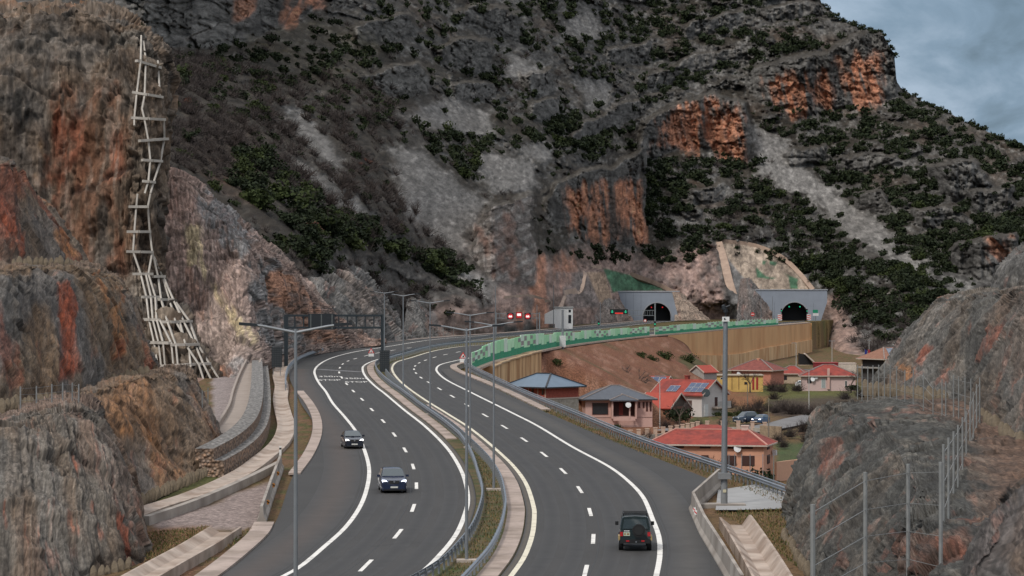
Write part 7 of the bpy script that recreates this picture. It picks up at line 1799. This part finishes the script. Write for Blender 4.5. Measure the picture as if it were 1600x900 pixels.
# black jeep from behind: y=0 is its tail, it drives away
p = PR(992.5, 861.5); t = thing('off_road_car', 'black off-road car with rear spare wheel driving away beside the edge line', 'car', p, heading(p, p + Vector((.03, 1, 0)))); h = .90
jp = paint('jeep_paint', (.010, .022, .024)); gold = mat('sand_trim', (.40, .29, .13), rough=.45)
def jl(y, k, b, tp): return (y, [(0, b), (h * k, b), (h * k, tp - .04), (h * k - .04, tp), (0, tp)])
mb = MB(); loft(mb, [jl(0, .93, .62, 1.18), jl(.12, .97, .56, 1.22), jl(3.1, .97, .55, 1.22), jl(4.3, .93, .60, 1.14), jl(4.45, .85, .65, 1.05)]); mb.build('body', jp, t)
def jc(y, z1, k=.80): return (y, [(0, 1.2), (h * .95, 1.2), (h * k, z1 - .06), (h * k - .06, z1), (0, z1 + .03)])
mb = MB(); loft(mb, [jc(.06, 1.93), (.2, jc(.2, 1.98)[1]), (2.4, jc(2.4, 1.98)[1]), (2.9, jc(2.9, 1.93)[1]), (3.3, [(0, 1.2), (h * .93, 1.2), (h * .9, 1.24), (h * .86, 1.25), (0, 1.26)])]); cab = mb.build('cabin', jp, t)
mb = MB(); mb.prism([(-.72, .03, 1.28), (.72, .03, 1.28), (.62, .03, 1.82), (-.62, .03, 1.82)], (0, -.02, 0)); mb.build('rear_window', carglass, cab)
for s in (-1, 1):
    mb = MB(); mb.prism([(s * .84, .3, 1.3), (s * .84, 2.4, 1.3), (s * .745, 2.3, 1.85), (s * .745, .4, 1.85)], (s * .03, 0, 0)); mb.build('side_window', carglass, cab)
    mb = MB(); mb.box(min(s * .86, s * .96), max(s * .86, s * .96), .05, 1.3, .62, .86); mb.build('wheel_arch', gold, t); mb = MB(); mb.box(min(s * .70, s * .86), max(s * .70, s * .86), -.03, .02, .86, 1.10); mb.build('tail_light', tail, t)
    mb = MB(); mb.box(min(s * .93, s * 1.12), max(s * .93, s * 1.12), 2.6, 2.74, 1.28, 1.50); mb.build('mirror', blackp, t); mb = MB(); mb.box(min(s * .34, s * .52), max(s * .34, s * .52), -.17, -.14, .56, .64); mb.build('reflector', tail, t)
mb = MB(); mb.box(-.88, .88, -.16, .02, .46, .68); bp = mb.build('bumper', blackp, t); mb = MB(); mb.disc((.05, -.18, .55), (0, 1, 0), .045, 12, .03); mb.build('tow_ball', rimm, bp)
mb = MB(); mb.tube((.2, -.26, 1.18), (.2, -.04, 1.18), .36, .37, 24); sp = mb.build('spare_wheel', rubber, t, True); mb = MB(); mb.disc((.2, -.275, 1.18), (0, 1, 0), .25, 20, .03); mb.build('wheel_cover', mat('cover_dark', (.02, .02, .02), rough=.5), sp, True)
mb = MB(); mb.box(-.66, -.30, -.05, -.02, .88, 1.08); k = mb.build('number_plate', mat('plate_pale', (.50, .58, .46), rough=.5), t); mb = MB(); mb.box(-.62, -.54, -.055, -.051, .92, 1.04); mb.box(-.48, -.42, -.055, -.051, .93, 1.03); mb.box(-.40, -.34, -.055, -.051, .93, 1.03); mb.build('plate_lettering', mat('plate_ink', (.25, .12, .03)), k)
mb = MB(); mb.box(-.64, -.32, -.05, -.02, 1.14, 1.18); mb.build('badge_strip', whitep, t)
mb = MB()
for x in (-.68, .68): mb.bar((x, .2, 2.12), (x, 2.5, 2.12), .05, .05)
for y in (.2, .9, 1.6, 2.5): mb.bar((-.68, y, 2.08), (.68, y, 2.08), .05, .04)
for x in (-.68, .68):
    for y in (.25, 2.4): mb.bar((x, y, 1.95), (x, y, 2.12), .05, .05, up=(0, 1, 0))
mb.build('roof_rack', blackp, t); wheels(t, .93, (.85, 3.5), .40, .27)
# ================================================================ plants
def leafm(name, a, b, tr=.15):
    m = mat(name, a, rough=.8, var=.35, scale=.9, spec=.2, color2=b, c2scale=.45); return m


ever = leafm('evergreen_leaf', (.016, .024, .010), (.026, .034, .013)); ever2 = leafm('mid_green_leaf', (.028, .040, .011), (.040, .050, .015)); twig = mat('bare_twig', (.062, .050, .046), rough=1, var=.3, scale=.5); twigd = mat('dark_twig', (.048, .036, .032), rough=1, var=.3); bark = mat('bark', (.09, .07, .055), rough=1, var=.3, bump=.02); rusty = mat('rusty_leaf', (.11, .045, .03), rough=.9, var=.35)


def leaf_cloud(rg, n, size, lobes=5, squash=.75, spread=.55):
    """leaf-sized faces through the volume of a few overlapping lobes; radius about 1, base at z=0"""
    c = rg.normal(0, spread * .55, (lobes, 3)); c[:, 2] = np.abs(c[:, 2]) * .7 + .35; r = rg.uniform(.32, .62, lobes)
    k = rg.integers(0, lobes, n); v = rg.normal(0, 1, (n, 3)); v /= np.linalg.norm(v, axis=1, keepdims=True); rad = r[k] * rg.uniform(.55, 1.12, n)
    p = c[k] + v * rad[:, None] * np.array((1, 1, squash)); p[:, 2] = np.maximum(p[:, 2], .02)
    a = rg.normal(0, 1, (n, 3)) + v * .6; a /= np.linalg.norm(a, axis=1, keepdims=True); b = np.cross(a, rg.normal(0, 1, (n, 3))); b /= np.linalg.norm(b, axis=1, keepdims=True) + 1e-9; a = np.cross(b, a)
    s = size * rg.uniform(.6, 1.4, n)[:, None]
    q = np.stack([p - a * s - b * s * .7, p + a * s - b * s * .5, p + a * s * .8 + b * s * .8, p - a * s * .7 + b * s * .6], 1)
    return q


def twig_cloud(rg, n, wdt, squash=1.0):
    """bare twigs fanning up and out from the foot, each forking"""
    out = []
    for i in range(n):
        a = rg.uniform(0, 2 * math.pi); el = rg.uniform(.25, 1.45); L_ = rg.uniform(.6, 1.1); d = np.array((math.cos(a) * math.cos(el), math.sin(a) * math.cos(el), math.sin(el) * squash))
        p = np.array((rg.normal(0, .15), rg.normal(0, .15), 0.)); w_ = wdt
        for s in range(3):
            e = p + d * L_ / 3; sd = np.cross(d, rg.normal(0, 1, 3)); sd /= np.linalg.norm(sd) + 1e-9; out.append([p - sd * w_, p + sd * w_, e + sd * w_ * .6, e - sd * w_ * .6]); w_ *= .6
            f = d + rg.normal(0, .55, 3); f /= np.linalg.norm(f); g = e + f * L_ * .35; sd2 = np.cross(f, rg.normal(0, 1, 3)); sd2 /= np.linalg.norm(sd2) + 1e-9; out.append([e - sd2 * w_, e + sd2 * w_, g + sd2 * w_ * .4, g - sd2 * w_ * .4])
            d = d + rg.normal(0, .28, 3); d /= np.linalg.norm(d); p = e
    return np.array(out)


def quads(name, Q, m, parent=None):
    n = len(Q); me = bpy.data.meshes.new(name); me.vertices.add(n * 4); me.vertices.foreach_set('co', Q.reshape(-1).astype(np.float32)); me.loops.add(n * 4); me.loops.foreach_set('vertex_index', np.arange(n * 4, dtype=np.int32)); me.polygons.add(n)
    me.polygons.foreach_set('loop_start', np.arange(0, n * 4, 4, dtype=np.int32)); me.polygons.foreach_set('loop_total', np.full(n, 4, np.int32)); me.update(calc_edges=True); return link(name, me, parent, [m])


rg = np.random.default_rng(3)
inv_v = lambda j, py: (max(foot[j] - py, 0) / (foot[j] + 236)) ** (1 / .9) * (NR - 1) if py >= ridge[j] - 1 else -1


def m_pos(px, py):
    j = int(np.clip(np.searchsorted(cols, px), 0, len(cols) - 1)); r = inv_v(j, py)
    if not (1 <= r < NR - 2): return None
    i = int(r); return MD2[i, j] * (1 - (r - i)) + MD2[i + 1, j] * (r - i), cm[i, j], sm[i, j]


def inside(poly, x, y): return poly_sd(np.array([x], float), np.array([y], float), poly)[0] > 0


E_ = [([(365, 215), (420, 250), (470, 290), (560, 330), (640, 370), (720, 390), (748, 420), (720, 445), (640, 420), (560, 400), (500, 395), (440, 350), (390, 320), (355, 275)], 1.0, (2.6, 5.2)), ([(560, -20), (690, -20), (720, 40), (760, 110), (800, 130), (780, 150), (700, 90), (640, 70), (600, 90), (570, 40)], .9, (2.2, 4.5)),
      ([(1008, 250), (1180, 255), (1230, 295), (1290, 340), (1330, 470), (1240, 425), (1150, 380), (1000, 385)], 1.0, (2.8, 6.0)), ([(1170, 165), (1420, 172), (1610, 260), (1610, 420), (1460, 440), (1400, 400), (1280, 290), (1200, 215)], 1.0, (2.8, 5.5)), ([(780, -40), (1270, -40), (1280, 70), (1180, 100), (1000, 170), (985, 235), (880, 265), (815, 200), (950, 150), (1000, 110), (880, 70)], .85, (2.6, 6.0)),
      ([(1290, 400), (1500, 440), (1490, 530), (1380, 535), (1300, 455)], 1.0, (3.0, 6.0)), ([(640, 185), (725, 200), (765, 245), (735, 290), (680, 250)], 1.0, (2.6, 5)), ([(800, 190), (900, 180), (990, 200), (970, 250), (860, 250)], 1.0, (2.6, 5.0)), ([(900, 385), (1010, 390), (1110, 385), (1090, 415), (900, 412)], .8, (2.4, 4.5)), ([(180, 10), (260, 5), (350, 80), (300, 85), (200, 30)], .3, (1.5, 2.6)),
      ([(730, 0), (860, -20), (870, 70), (780, 75)], .8, (2.4, 5)), ([(1240, 330), (1480, 345), (1480, 440), (1330, 430)], .6, (2.5, 5)), ([(480, 80), (620, 60), (600, 120), (480, 100)], .5, (2, 3.5)), ([(1395, 140), (1600, 232), (1600, 262), (1390, 170)], 1.2, (2.6, 5.0)), ([(1130, 95), (1300, 60), (1330, 50), (1290, 95), (1170, 120)], .9, (2.4, 4.6)), ([(870, 60), (1010, 20), (1060, 70), (950, 130), (880, 120)], .8, (2.4, 5.0)),
      ([(250, 90), (560, 30), (650, 140), (610, 210), (400, 190), (260, 170)], .35, (1.8, 3.6)), ([(640, 80), (880, 60), (900, 260), (700, 260)], .35, (2.0, 4.0)),
      ([(430, 360), (520, 400), (500, 430), (440, 400)], .7, (2.5, 4.5)), ([(640, 380), (740, 420), (735, 460), (680, 440)], .9, (3, 5.5))]
B_ = [([(262, 85), (420, 110), (620, 130), (625, 300), (740, 380), (765, 470), (640, 400), (480, 330), (380, 250), (262, 170)], 1.0, (2.0, 4.6)), ([(1300, 462), (1480, 480), (1440, 565), (1335, 545)], 1.0, (2.4, 4.5)), ([(450, 395), (560, 430), (700, 440), (770, 470), (640, 500), (560, 440)], .9, (2.0, 4.0)), ([(820, 60), (900, 40), (880, 130), (800, 180), (760, 120)], .5, (2, 4)), ([(1180, 180), (1300, 300), (1400, 370), (1300, 400), (1180, 300)], .45, (2, 4)), ([(1000, 230), (1200, 260), (1300, 420), (1000, 380)], .35, (2, 4)), ([(260, 90), (340, 90), (350, 280), (260, 260)], .7, (1.8, 3.4))]


def scatter(zones, dens, step):
    out = []
    for poly, k, (a, b) in zones:
        P = np.array(poly); n = int(k * dens * abs(sum(P[i, 0] * P[(i + 1) % len(P), 1] - P[(i + 1) % len(P), 0] * P[i, 1] for i in range(len(P)))) / 2 / step ** 2)
        for _ in range(n):
            x, y = rg.uniform(P[:, 0].min(), P[:, 0].max()), rg.uniform(P[:, 1].min(), P[:, 1].max())
            if not inside(poly, x, y) or not (-20 < x < 1640): continue
            q = m_pos(x, y)
            if q is None or (q[1] > .5 and rg.random() > .08) or (q[2] > .4 and rg.random() > .12): continue
            if vnoise(np.array([x / 26.]), np.array([y / 18.]), np.array([.5]), 9)[0] < -.30 and rg.random() > .12: continue
            out.append((x, y, q[0], rg.uniform(a, b) * (1 if rg.random() > .25 else .65)))
    return out


EV = scatter(E_, 4.2, 17); BV = scatter(B_, 4.2, 15)
for _ in range(1500):   # thinly over the rest of the hill
    x, y = rg.uniform(260, 1610), rg.uniform(-30, 520); q = m_pos(x, y)
    if q is None or q[1] > .4 or q[2] > .35 or (y > 400 and 700 < x < 1300): continue
    (EV if rg.random() < (.3 if x < 800 else .7) else BV).append((x, y, q[0], rg.uniform(1.2, 3.0)))
for x, y in [(470, 440), (480, 436), (495, 434), (512, 430), (528, 430), (545, 434), (560, 446), (575, 458), (588, 470), (600, 488), (640, 458), (652, 456), (664, 470), (676, 486), (620, 505), (628, 480), (632, 500), (460, 436), (452, 428)]:
    for _ in range(2): BV.append((x + rg.normal(0, 5), y + rg.normal(0, 4), 570 + (x - 470) * .75, rg.uniform(2.2, 3.8)))
    if rg.random() < .4: EV.append((x, y - 2, 585 + (x - 470) * .75, rg.uniform(2.4, 4)))
for x in np.arange(1265, 1615, 5.5):   # along the skyline
    if rg.random() < .75:
        y = np.interp(x, cols, ridge) + 1.5; q = m_pos(x, y + 1)
        if q: EV.append((x, y, q[0], rg.uniform(1.6, 3.6)))
print('shrubs', len(EV), len(BV))


def plant(items, name, cat, variants, label, group, stuffname, stuffmat, cloud, cap=298):
    items = sorted(items, key=lambda s: -s[3] / s[2]); protos = []
    for i, (x, y, d, s) in enumerate(items[:cap]):
        v = variants[i % len(variants)]
        if i < len(variants): o = quads(name, v[0], v[1]); protos.append(o)
        else: o = link(name, protos[i % len(variants)].data)
        p = W(x, y, d + s * .1); o.location = (p.x, p.y, p.z - s * .20); k = s * .84; o.scale = (k * rg.uniform(.9, 1.2), k, k * rg.uniform(.8, 1.05)); o.rotation_euler = (0, 0, rg.uniform(0, 6.28)); tag(o, label(x, y), cat, group(x, y))
    Q = []
    for x, y, d, s in items[cap:]:
        c = cloud(); p = W(x, y, d + s * .1); a = rg.uniform(0, 6.28); R_ = np.array(((math.cos(a), -math.sin(a), 0), (math.sin(a), math.cos(a), 0), (0, 0, 1))); Q.append(c @ R_.T * s * .84 + np.array((p.x, p.y, p.z - s * .20)))
    if Q: tag(quads(stuffname, np.concatenate(Q), stuffmat), 'dense scatter of smaller %s over the grey mountainside' % cat, cat, kind='stuff')


VE = [(leaf_cloud(rg, 520, .085, int(rg.integers(4, 8))), ever if i % 3 else ever2) for i in range(9)]; VB = [(twig_cloud(rg, 75, .042), twig if i % 3 else twigd) for i in range(6)]
pool_e = [leaf_cloud(rg, 130, .135, 4) for _ in range(14)]; pool_b = [twig_cloud(rg, 30, .055) for _ in range(10)]


def zone(x, y):
    if x < 780 and y > 180: return 'on the steep slope behind the oncoming lanes'
    if x < 780: return 'on the upper slope behind the cliff with the lattice'
    if y > 250: return 'on the hillside above the tunnel mouths'
    return 'high on the mountain among the orange cliffs'


plant(EV, 'evergreen_shrub', 'shrub', VE, lambda x, y: 'dark evergreen shrub ' + zone(x, y), lambda x, y: 'evergreen shrubs ' + zone(x, y), 'shrubbery', ever, lambda: pool_e[int(rg.integers(0, 14))])
plant(BV, 'bare_shrub', 'bare shrub', VB, lambda x, y: 'leafless grey brown shrub ' + zone(x, y), lambda x, y: 'bare shrubs ' + zone(x, y), 'undergrowth', twig, lambda: pool_b[int(rg.integers(0, 10))])

# ---- plants in the village
def terr(px, py):
    j = int(np.clip(np.searchsorted(PXs, px), 0, len(PXs) - 1)); pyc = 450 + (CZ - Zg[:, j]) * F / Ds; k = np.nonzero((pyc < py) & (Ds > 330))[0]
    return float(Ds[k[0]]) if len(k) else 600.


def bare_tree(px, py, d, h, lab, group=None, z=None):
    z = zval(d) if z is None else z; p = W(px, 0, d); t = thing('bare_tree', lab, 'tree', (p.x, d, z + .2), rg.uniform(0, 6), group); r = random.Random(int(px * 7 + py))
    mb = MB(); tr = MB(); tr.tube((0, 0, -.5), (0, 0, h * .3), .035 * h, .024 * h, 7)
    def br(p, dr, L_, rad, dep):
        e = p + dr * L_; (tr if dep == 3 else mb).tube(p, e, rad, rad * .6, 5 if dep > 1 else 3, caps=False)
        if dep:
            for _ in range(3 if dep > 1 else 4): v = (dr + Vector((r.gauss(0, .5), r.gauss(0, .5), r.gauss(.08, .35)))).normalized(); br(p.lerp(e, r.uniform(.6, 1)), v, L_ * r.uniform(.55, .85), max(rad * .55, .018), dep - 1)
    for _ in range(4): br(Vector((0, 0, h * .28)), Vector((r.gauss(0, .5), r.gauss(0, .5), 1)).normalized(), h * .27, .018 * h, 3)
    tr.build('trunk', bark, t); mb.build('crown', twig, t)


bare_tree(983, 600, 560, 9.5, 'bare pale tree rising behind the slate roof of the pink house'); bare_tree(973, 602, 565, 7, 'smaller bare tree beside the pale one behind the slate roof'); bare_tree(1172, 580, 640, 5.5, 'spreading bare tree before the old tiled house'); bare_tree(1112, 705, 398, 5.0, 'bare tree against the orange house wall below the red roof', z=3.2); bare_tree(1092, 705, 398, 4.2, 'bare tree against the orange house, nearer the guard rail', z=3.2); bare_tree(1140, 708, 399, 4.5, 'thin bare tree between orange house and tall mast', z=3.2)
bare_tree(1330, 580, 640, 5.5, 'dark bare tree at the end of the pink bungalow'); bare_tree(1062, 630, 505, 5.5, 'bare tree against the dark side of the low red shed')


def bush(px, py, d, s, m, lab, bare=False, z=None, sc=(1, 1, 1), name=None):
    z = zval(d) if z is None else z; p = W(px, 0, d); o = quads(name or ('bare_bush' if bare else 'bush'), twig_cloud(rg, 150, .02) if bare else leaf_cloud(rg, 900, .06, 8), m); o.location = (p.x, d, z + .25); o.scale = (s * sc[0], s * sc[1], s * sc[2]); tag(o, lab, 'bush')


bush(1182, 735, 388, 3.2, ever, 'big dark green bush between guard rail and orange house', z=2.8, sc=(1.1, .8, .95)); bush(1102, 735, 392, 2.2, ever, 'low dark green bush below the orange house windows', z=2.8)
bush(1060, 640, 512, 2.6, ever, 'dark green bush against the low red roofed shed'); bush(1208, 595, 640, 2.9, twigd, 'broad dark leafless bush before the coral wall', True); bush(1222, 597, 635, 2.2, twigd, 'dark leafless bush before the small beige house', True); bush(1246, 598, 640, 2.4, twigd, 'leafless bush between the beige house and pink bungalow', True); bush(1078, 598, 620, 2.4, twigd, 'leafless bush before the small grey shed', True)
bush(1095, 600, 615, 2.0, twigd, 'low leafless bush beside the yellow house', True); bush(1140, 626, 560, 2.0, twigd, 'round leafless bush in the meadow beside the tall mast', True); bush(1185, 628, 560, 2.2, twigd, 'leafless bush in the meadow above the village lane', True); bush(912, 655, 500, 1.3, ever2, 'small green bush at the corner of the pink house'); bush(965, 655, 497, .9, ever2, 'small green plant by the porch of the pink house'); bush(1334, 600, 640, 1.7, ever, 'small dark bush beside the door end of the bungalow')
for i, x in enumerate(np.linspace(1160, 1345, 15)): bush(x, 640, 535 + rg.uniform(-8, 14), 2.1 + rg.uniform(-.4, .5), twigd, 'brown leafless scrub in the belt above the village lane', True); COL.objects[-1]['group'] = 'brown scrub above the lane'
for i, (x, d, sz) in enumerate([(925, 585, 2.4), (945, 578, 2.8), (1000, 590, 2.6), (1015, 600, 3), (1052, 600, 2.8), (900, 545, 2.2), (1075, 600, 2.4), (1105, 600, 2.4), (1040, 500, 1.6), (1010, 478, 1.5), (985, 470, 1.4), (1055, 490, 1.5), (1090, 500, 1.6), (1130, 505, 1.5), (1215, 470, 1.6), (1235, 480, 2), (1255, 490, 2.2), (1275, 500, 2.2), (1225, 460, 1.5), (1260, 470, 1.8), (1210, 600, 2.0), (1320, 600, 2.2), (1345, 610, 2.4), (1290, 690, 2.4), (1330, 700, 2.6), (960, 590, 2.6), (975, 470, 1.4)]):
    bush(x, 640, d, sz, (twigd, twig)[i % 2], 'leafless brown bush among the village houses and gardens', True); COL.objects[-1]['group'] = 'leafless brown bushes between the houses'
p = W(1134, 0, 530); k = quads('hedge', np.concatenate([leaf_cloud(rg, 420, .07, 6) * np.array((1.2, .8, .95)) + np.array((i * 1.25, 0, 0)) for i in range(6)]), ever2); k.location = (p.x - 1.2, 530, zval(530) + .2); tag(k, 'long trimmed green hedge above the parked cars', 'hedge')
for i, (px, py, s) in enumerate(((865, 571, 1.5), (1000, 560, 1.9), (1040, 563, 2.2), (1075, 568, 2.2), (1020, 566, 1.6))):
    d = terr(px, py); z = CZ - (py - 450) / F * d; bush(px, py, d, s, ever2, ['round green bush alone on the red bank above the blue roof', 'green bush on the red bank above the slate roof', 'green bush on the bank above the solar roofs', 'green bush on the bank beside the small grey shed', 'small green bush in the row on the red bank'][i], z=z - .6)
p = W(207, 38, 448); o = quads('bush', leaf_cloud(rg, 700, .07, 7), ever); o.location = (p.x, 446, p.z - 2.6); o.scale = (2.0, 2.0, 2.6); tag(o, 'dark round bush on top of the cliff above the lattice', 'bush')
for i, (px, py, s) in enumerate(((86, 12, 1.6), (100, 10, 2.1), (118, 14, 1.4), (40, 14, 1.3), (172, 12, 1.3))):
    p = W(px, py, 462); o = quads('bush', leaf_cloud(rg, 500, .08, 6), ever); o.location = (p.x, 462, p.z - s); o.scale = (s * 1.6, s * 1.2, s); tag(o, 'low dark bush on the flat top of the cliff', 'bush', 'bushes on the cliff top')
for i, (px, py, d, s) in enumerate(((262, 296, 470, 2.2), (300, 300, 500, 2.2), (282, 240, 520, 2.0), (275, 205, 530, 2.4), (330, 290, 530, 2.4), (420, 378, 500, 2.4), (436, 385, 505, 3.0), (500, 405, 560, 3.2))):
    q = m_pos(px, py); d = q[0] if q else d; p = W(px, py, d); o = quads('bush', leaf_cloud(rg, 600, .075, 7), ever if i % 2 else ever2); o.location = (p.x, d, p.z - s * .6); o.scale = (s, s, s * .9); tag(o, 'rounded green bush on the rock brow beside the cliff', 'bush', 'bushes on the rock brow beside the cliff')
for i, (px, py, s) in enumerate(((283, 160, 2.6), (290, 172, 2.0), (480, 352, 3.0), (495, 360, 2.4), (570, 250, 2.0), (560, 255, 1.8))):
    q = m_pos(px, py)
    if q: p = W(px, py, q[0]); o = quads('bush', leaf_cloud(rg, 420, .07, 6), rusty); o.location = (p.x, q[0], p.z - s * .5); o.scale = (s, s, s * .8); tag(o, 'rust coloured bush among the bare shrubs of the slope', 'bush', 'rust coloured bushes on the slope')

# ---- grass and weeds: blades on the median and verges
def blades(pts, h, wd):
    n = len(pts); a = rg.uniform(0, 6.28, n); s = np.stack([np.cos(a), np.sin(a), 0 * a], 1) * wd; ln = rg.normal(0, .35, (n, 3)) * h; ln[:, 2] = h * rg.uniform(.5, 1.3, n)
    return np.stack([pts - s, pts + s, pts + s * .3 + ln, pts - s * .3 + ln], 1)


PT = []
A_ = [p for p in ML if p.y < 480]
for p in A_:
    x0 = p.x + .2; x1 = at_y(MR, p.y) - .2
    if x1 > x0:
        for _ in range(int(30 * (x1 - x0) * min(1, (230 / p.y) ** 1.5))): PT.append((rg.uniform(x0, x1), p.y + rg.uniform(-1, 1), zroad(p.y)))
for pix, n in (([(216, 802), (345, 738), (410, 700), (432, 690), (436, 640), (424, 690), (380, 725), (300, 762)], 0), ([(1110, 800), (1225, 795), (1230, 830), (1250, 890), (1200, 850), (1150, 815)], 2200), ([(230, 832), (330, 822), (262, 880), (225, 895)], 1500), ([(300, 895), (400, 830), (410, 822), (380, 828), (340, 870)], 700)):
    P = np.array(pix)
    for _ in range(n * 3):
        x, y = rg.uniform(P[:, 0].min(), P[:, 0].max()), rg.uniform(P[:, 1].min(), P[:, 1].max())
        if inside(pix, x, y): v_ = PR(x, y); PT.append(tuple(v_))
for a, b in zip(RT[:-1], RT[1:]):
    for _ in range(40 if a.y < 330 else 14): q = a.lerp(b, rg.random()); PT.append((q.x - rg.uniform(-.6, 1.5), q.y, q.z - .02))
PT = np.array(PT); kk = rg.random(len(PT)) < .5
tag(quads('grass', blades(PT[kk], .11, .035), mat('green_blade', (.065, .085, .02), rough=.9, var=.3)), 'short green grass on the median and verges', 'grass', kind='stuff')
tag(quads('grass', blades(PT[~kk], .15, .03), mat('dry_blade', (.20, .135, .06), rough=.9, var=.3)), 'dry brown grass on the median and verges', 'grass', kind='stuff')
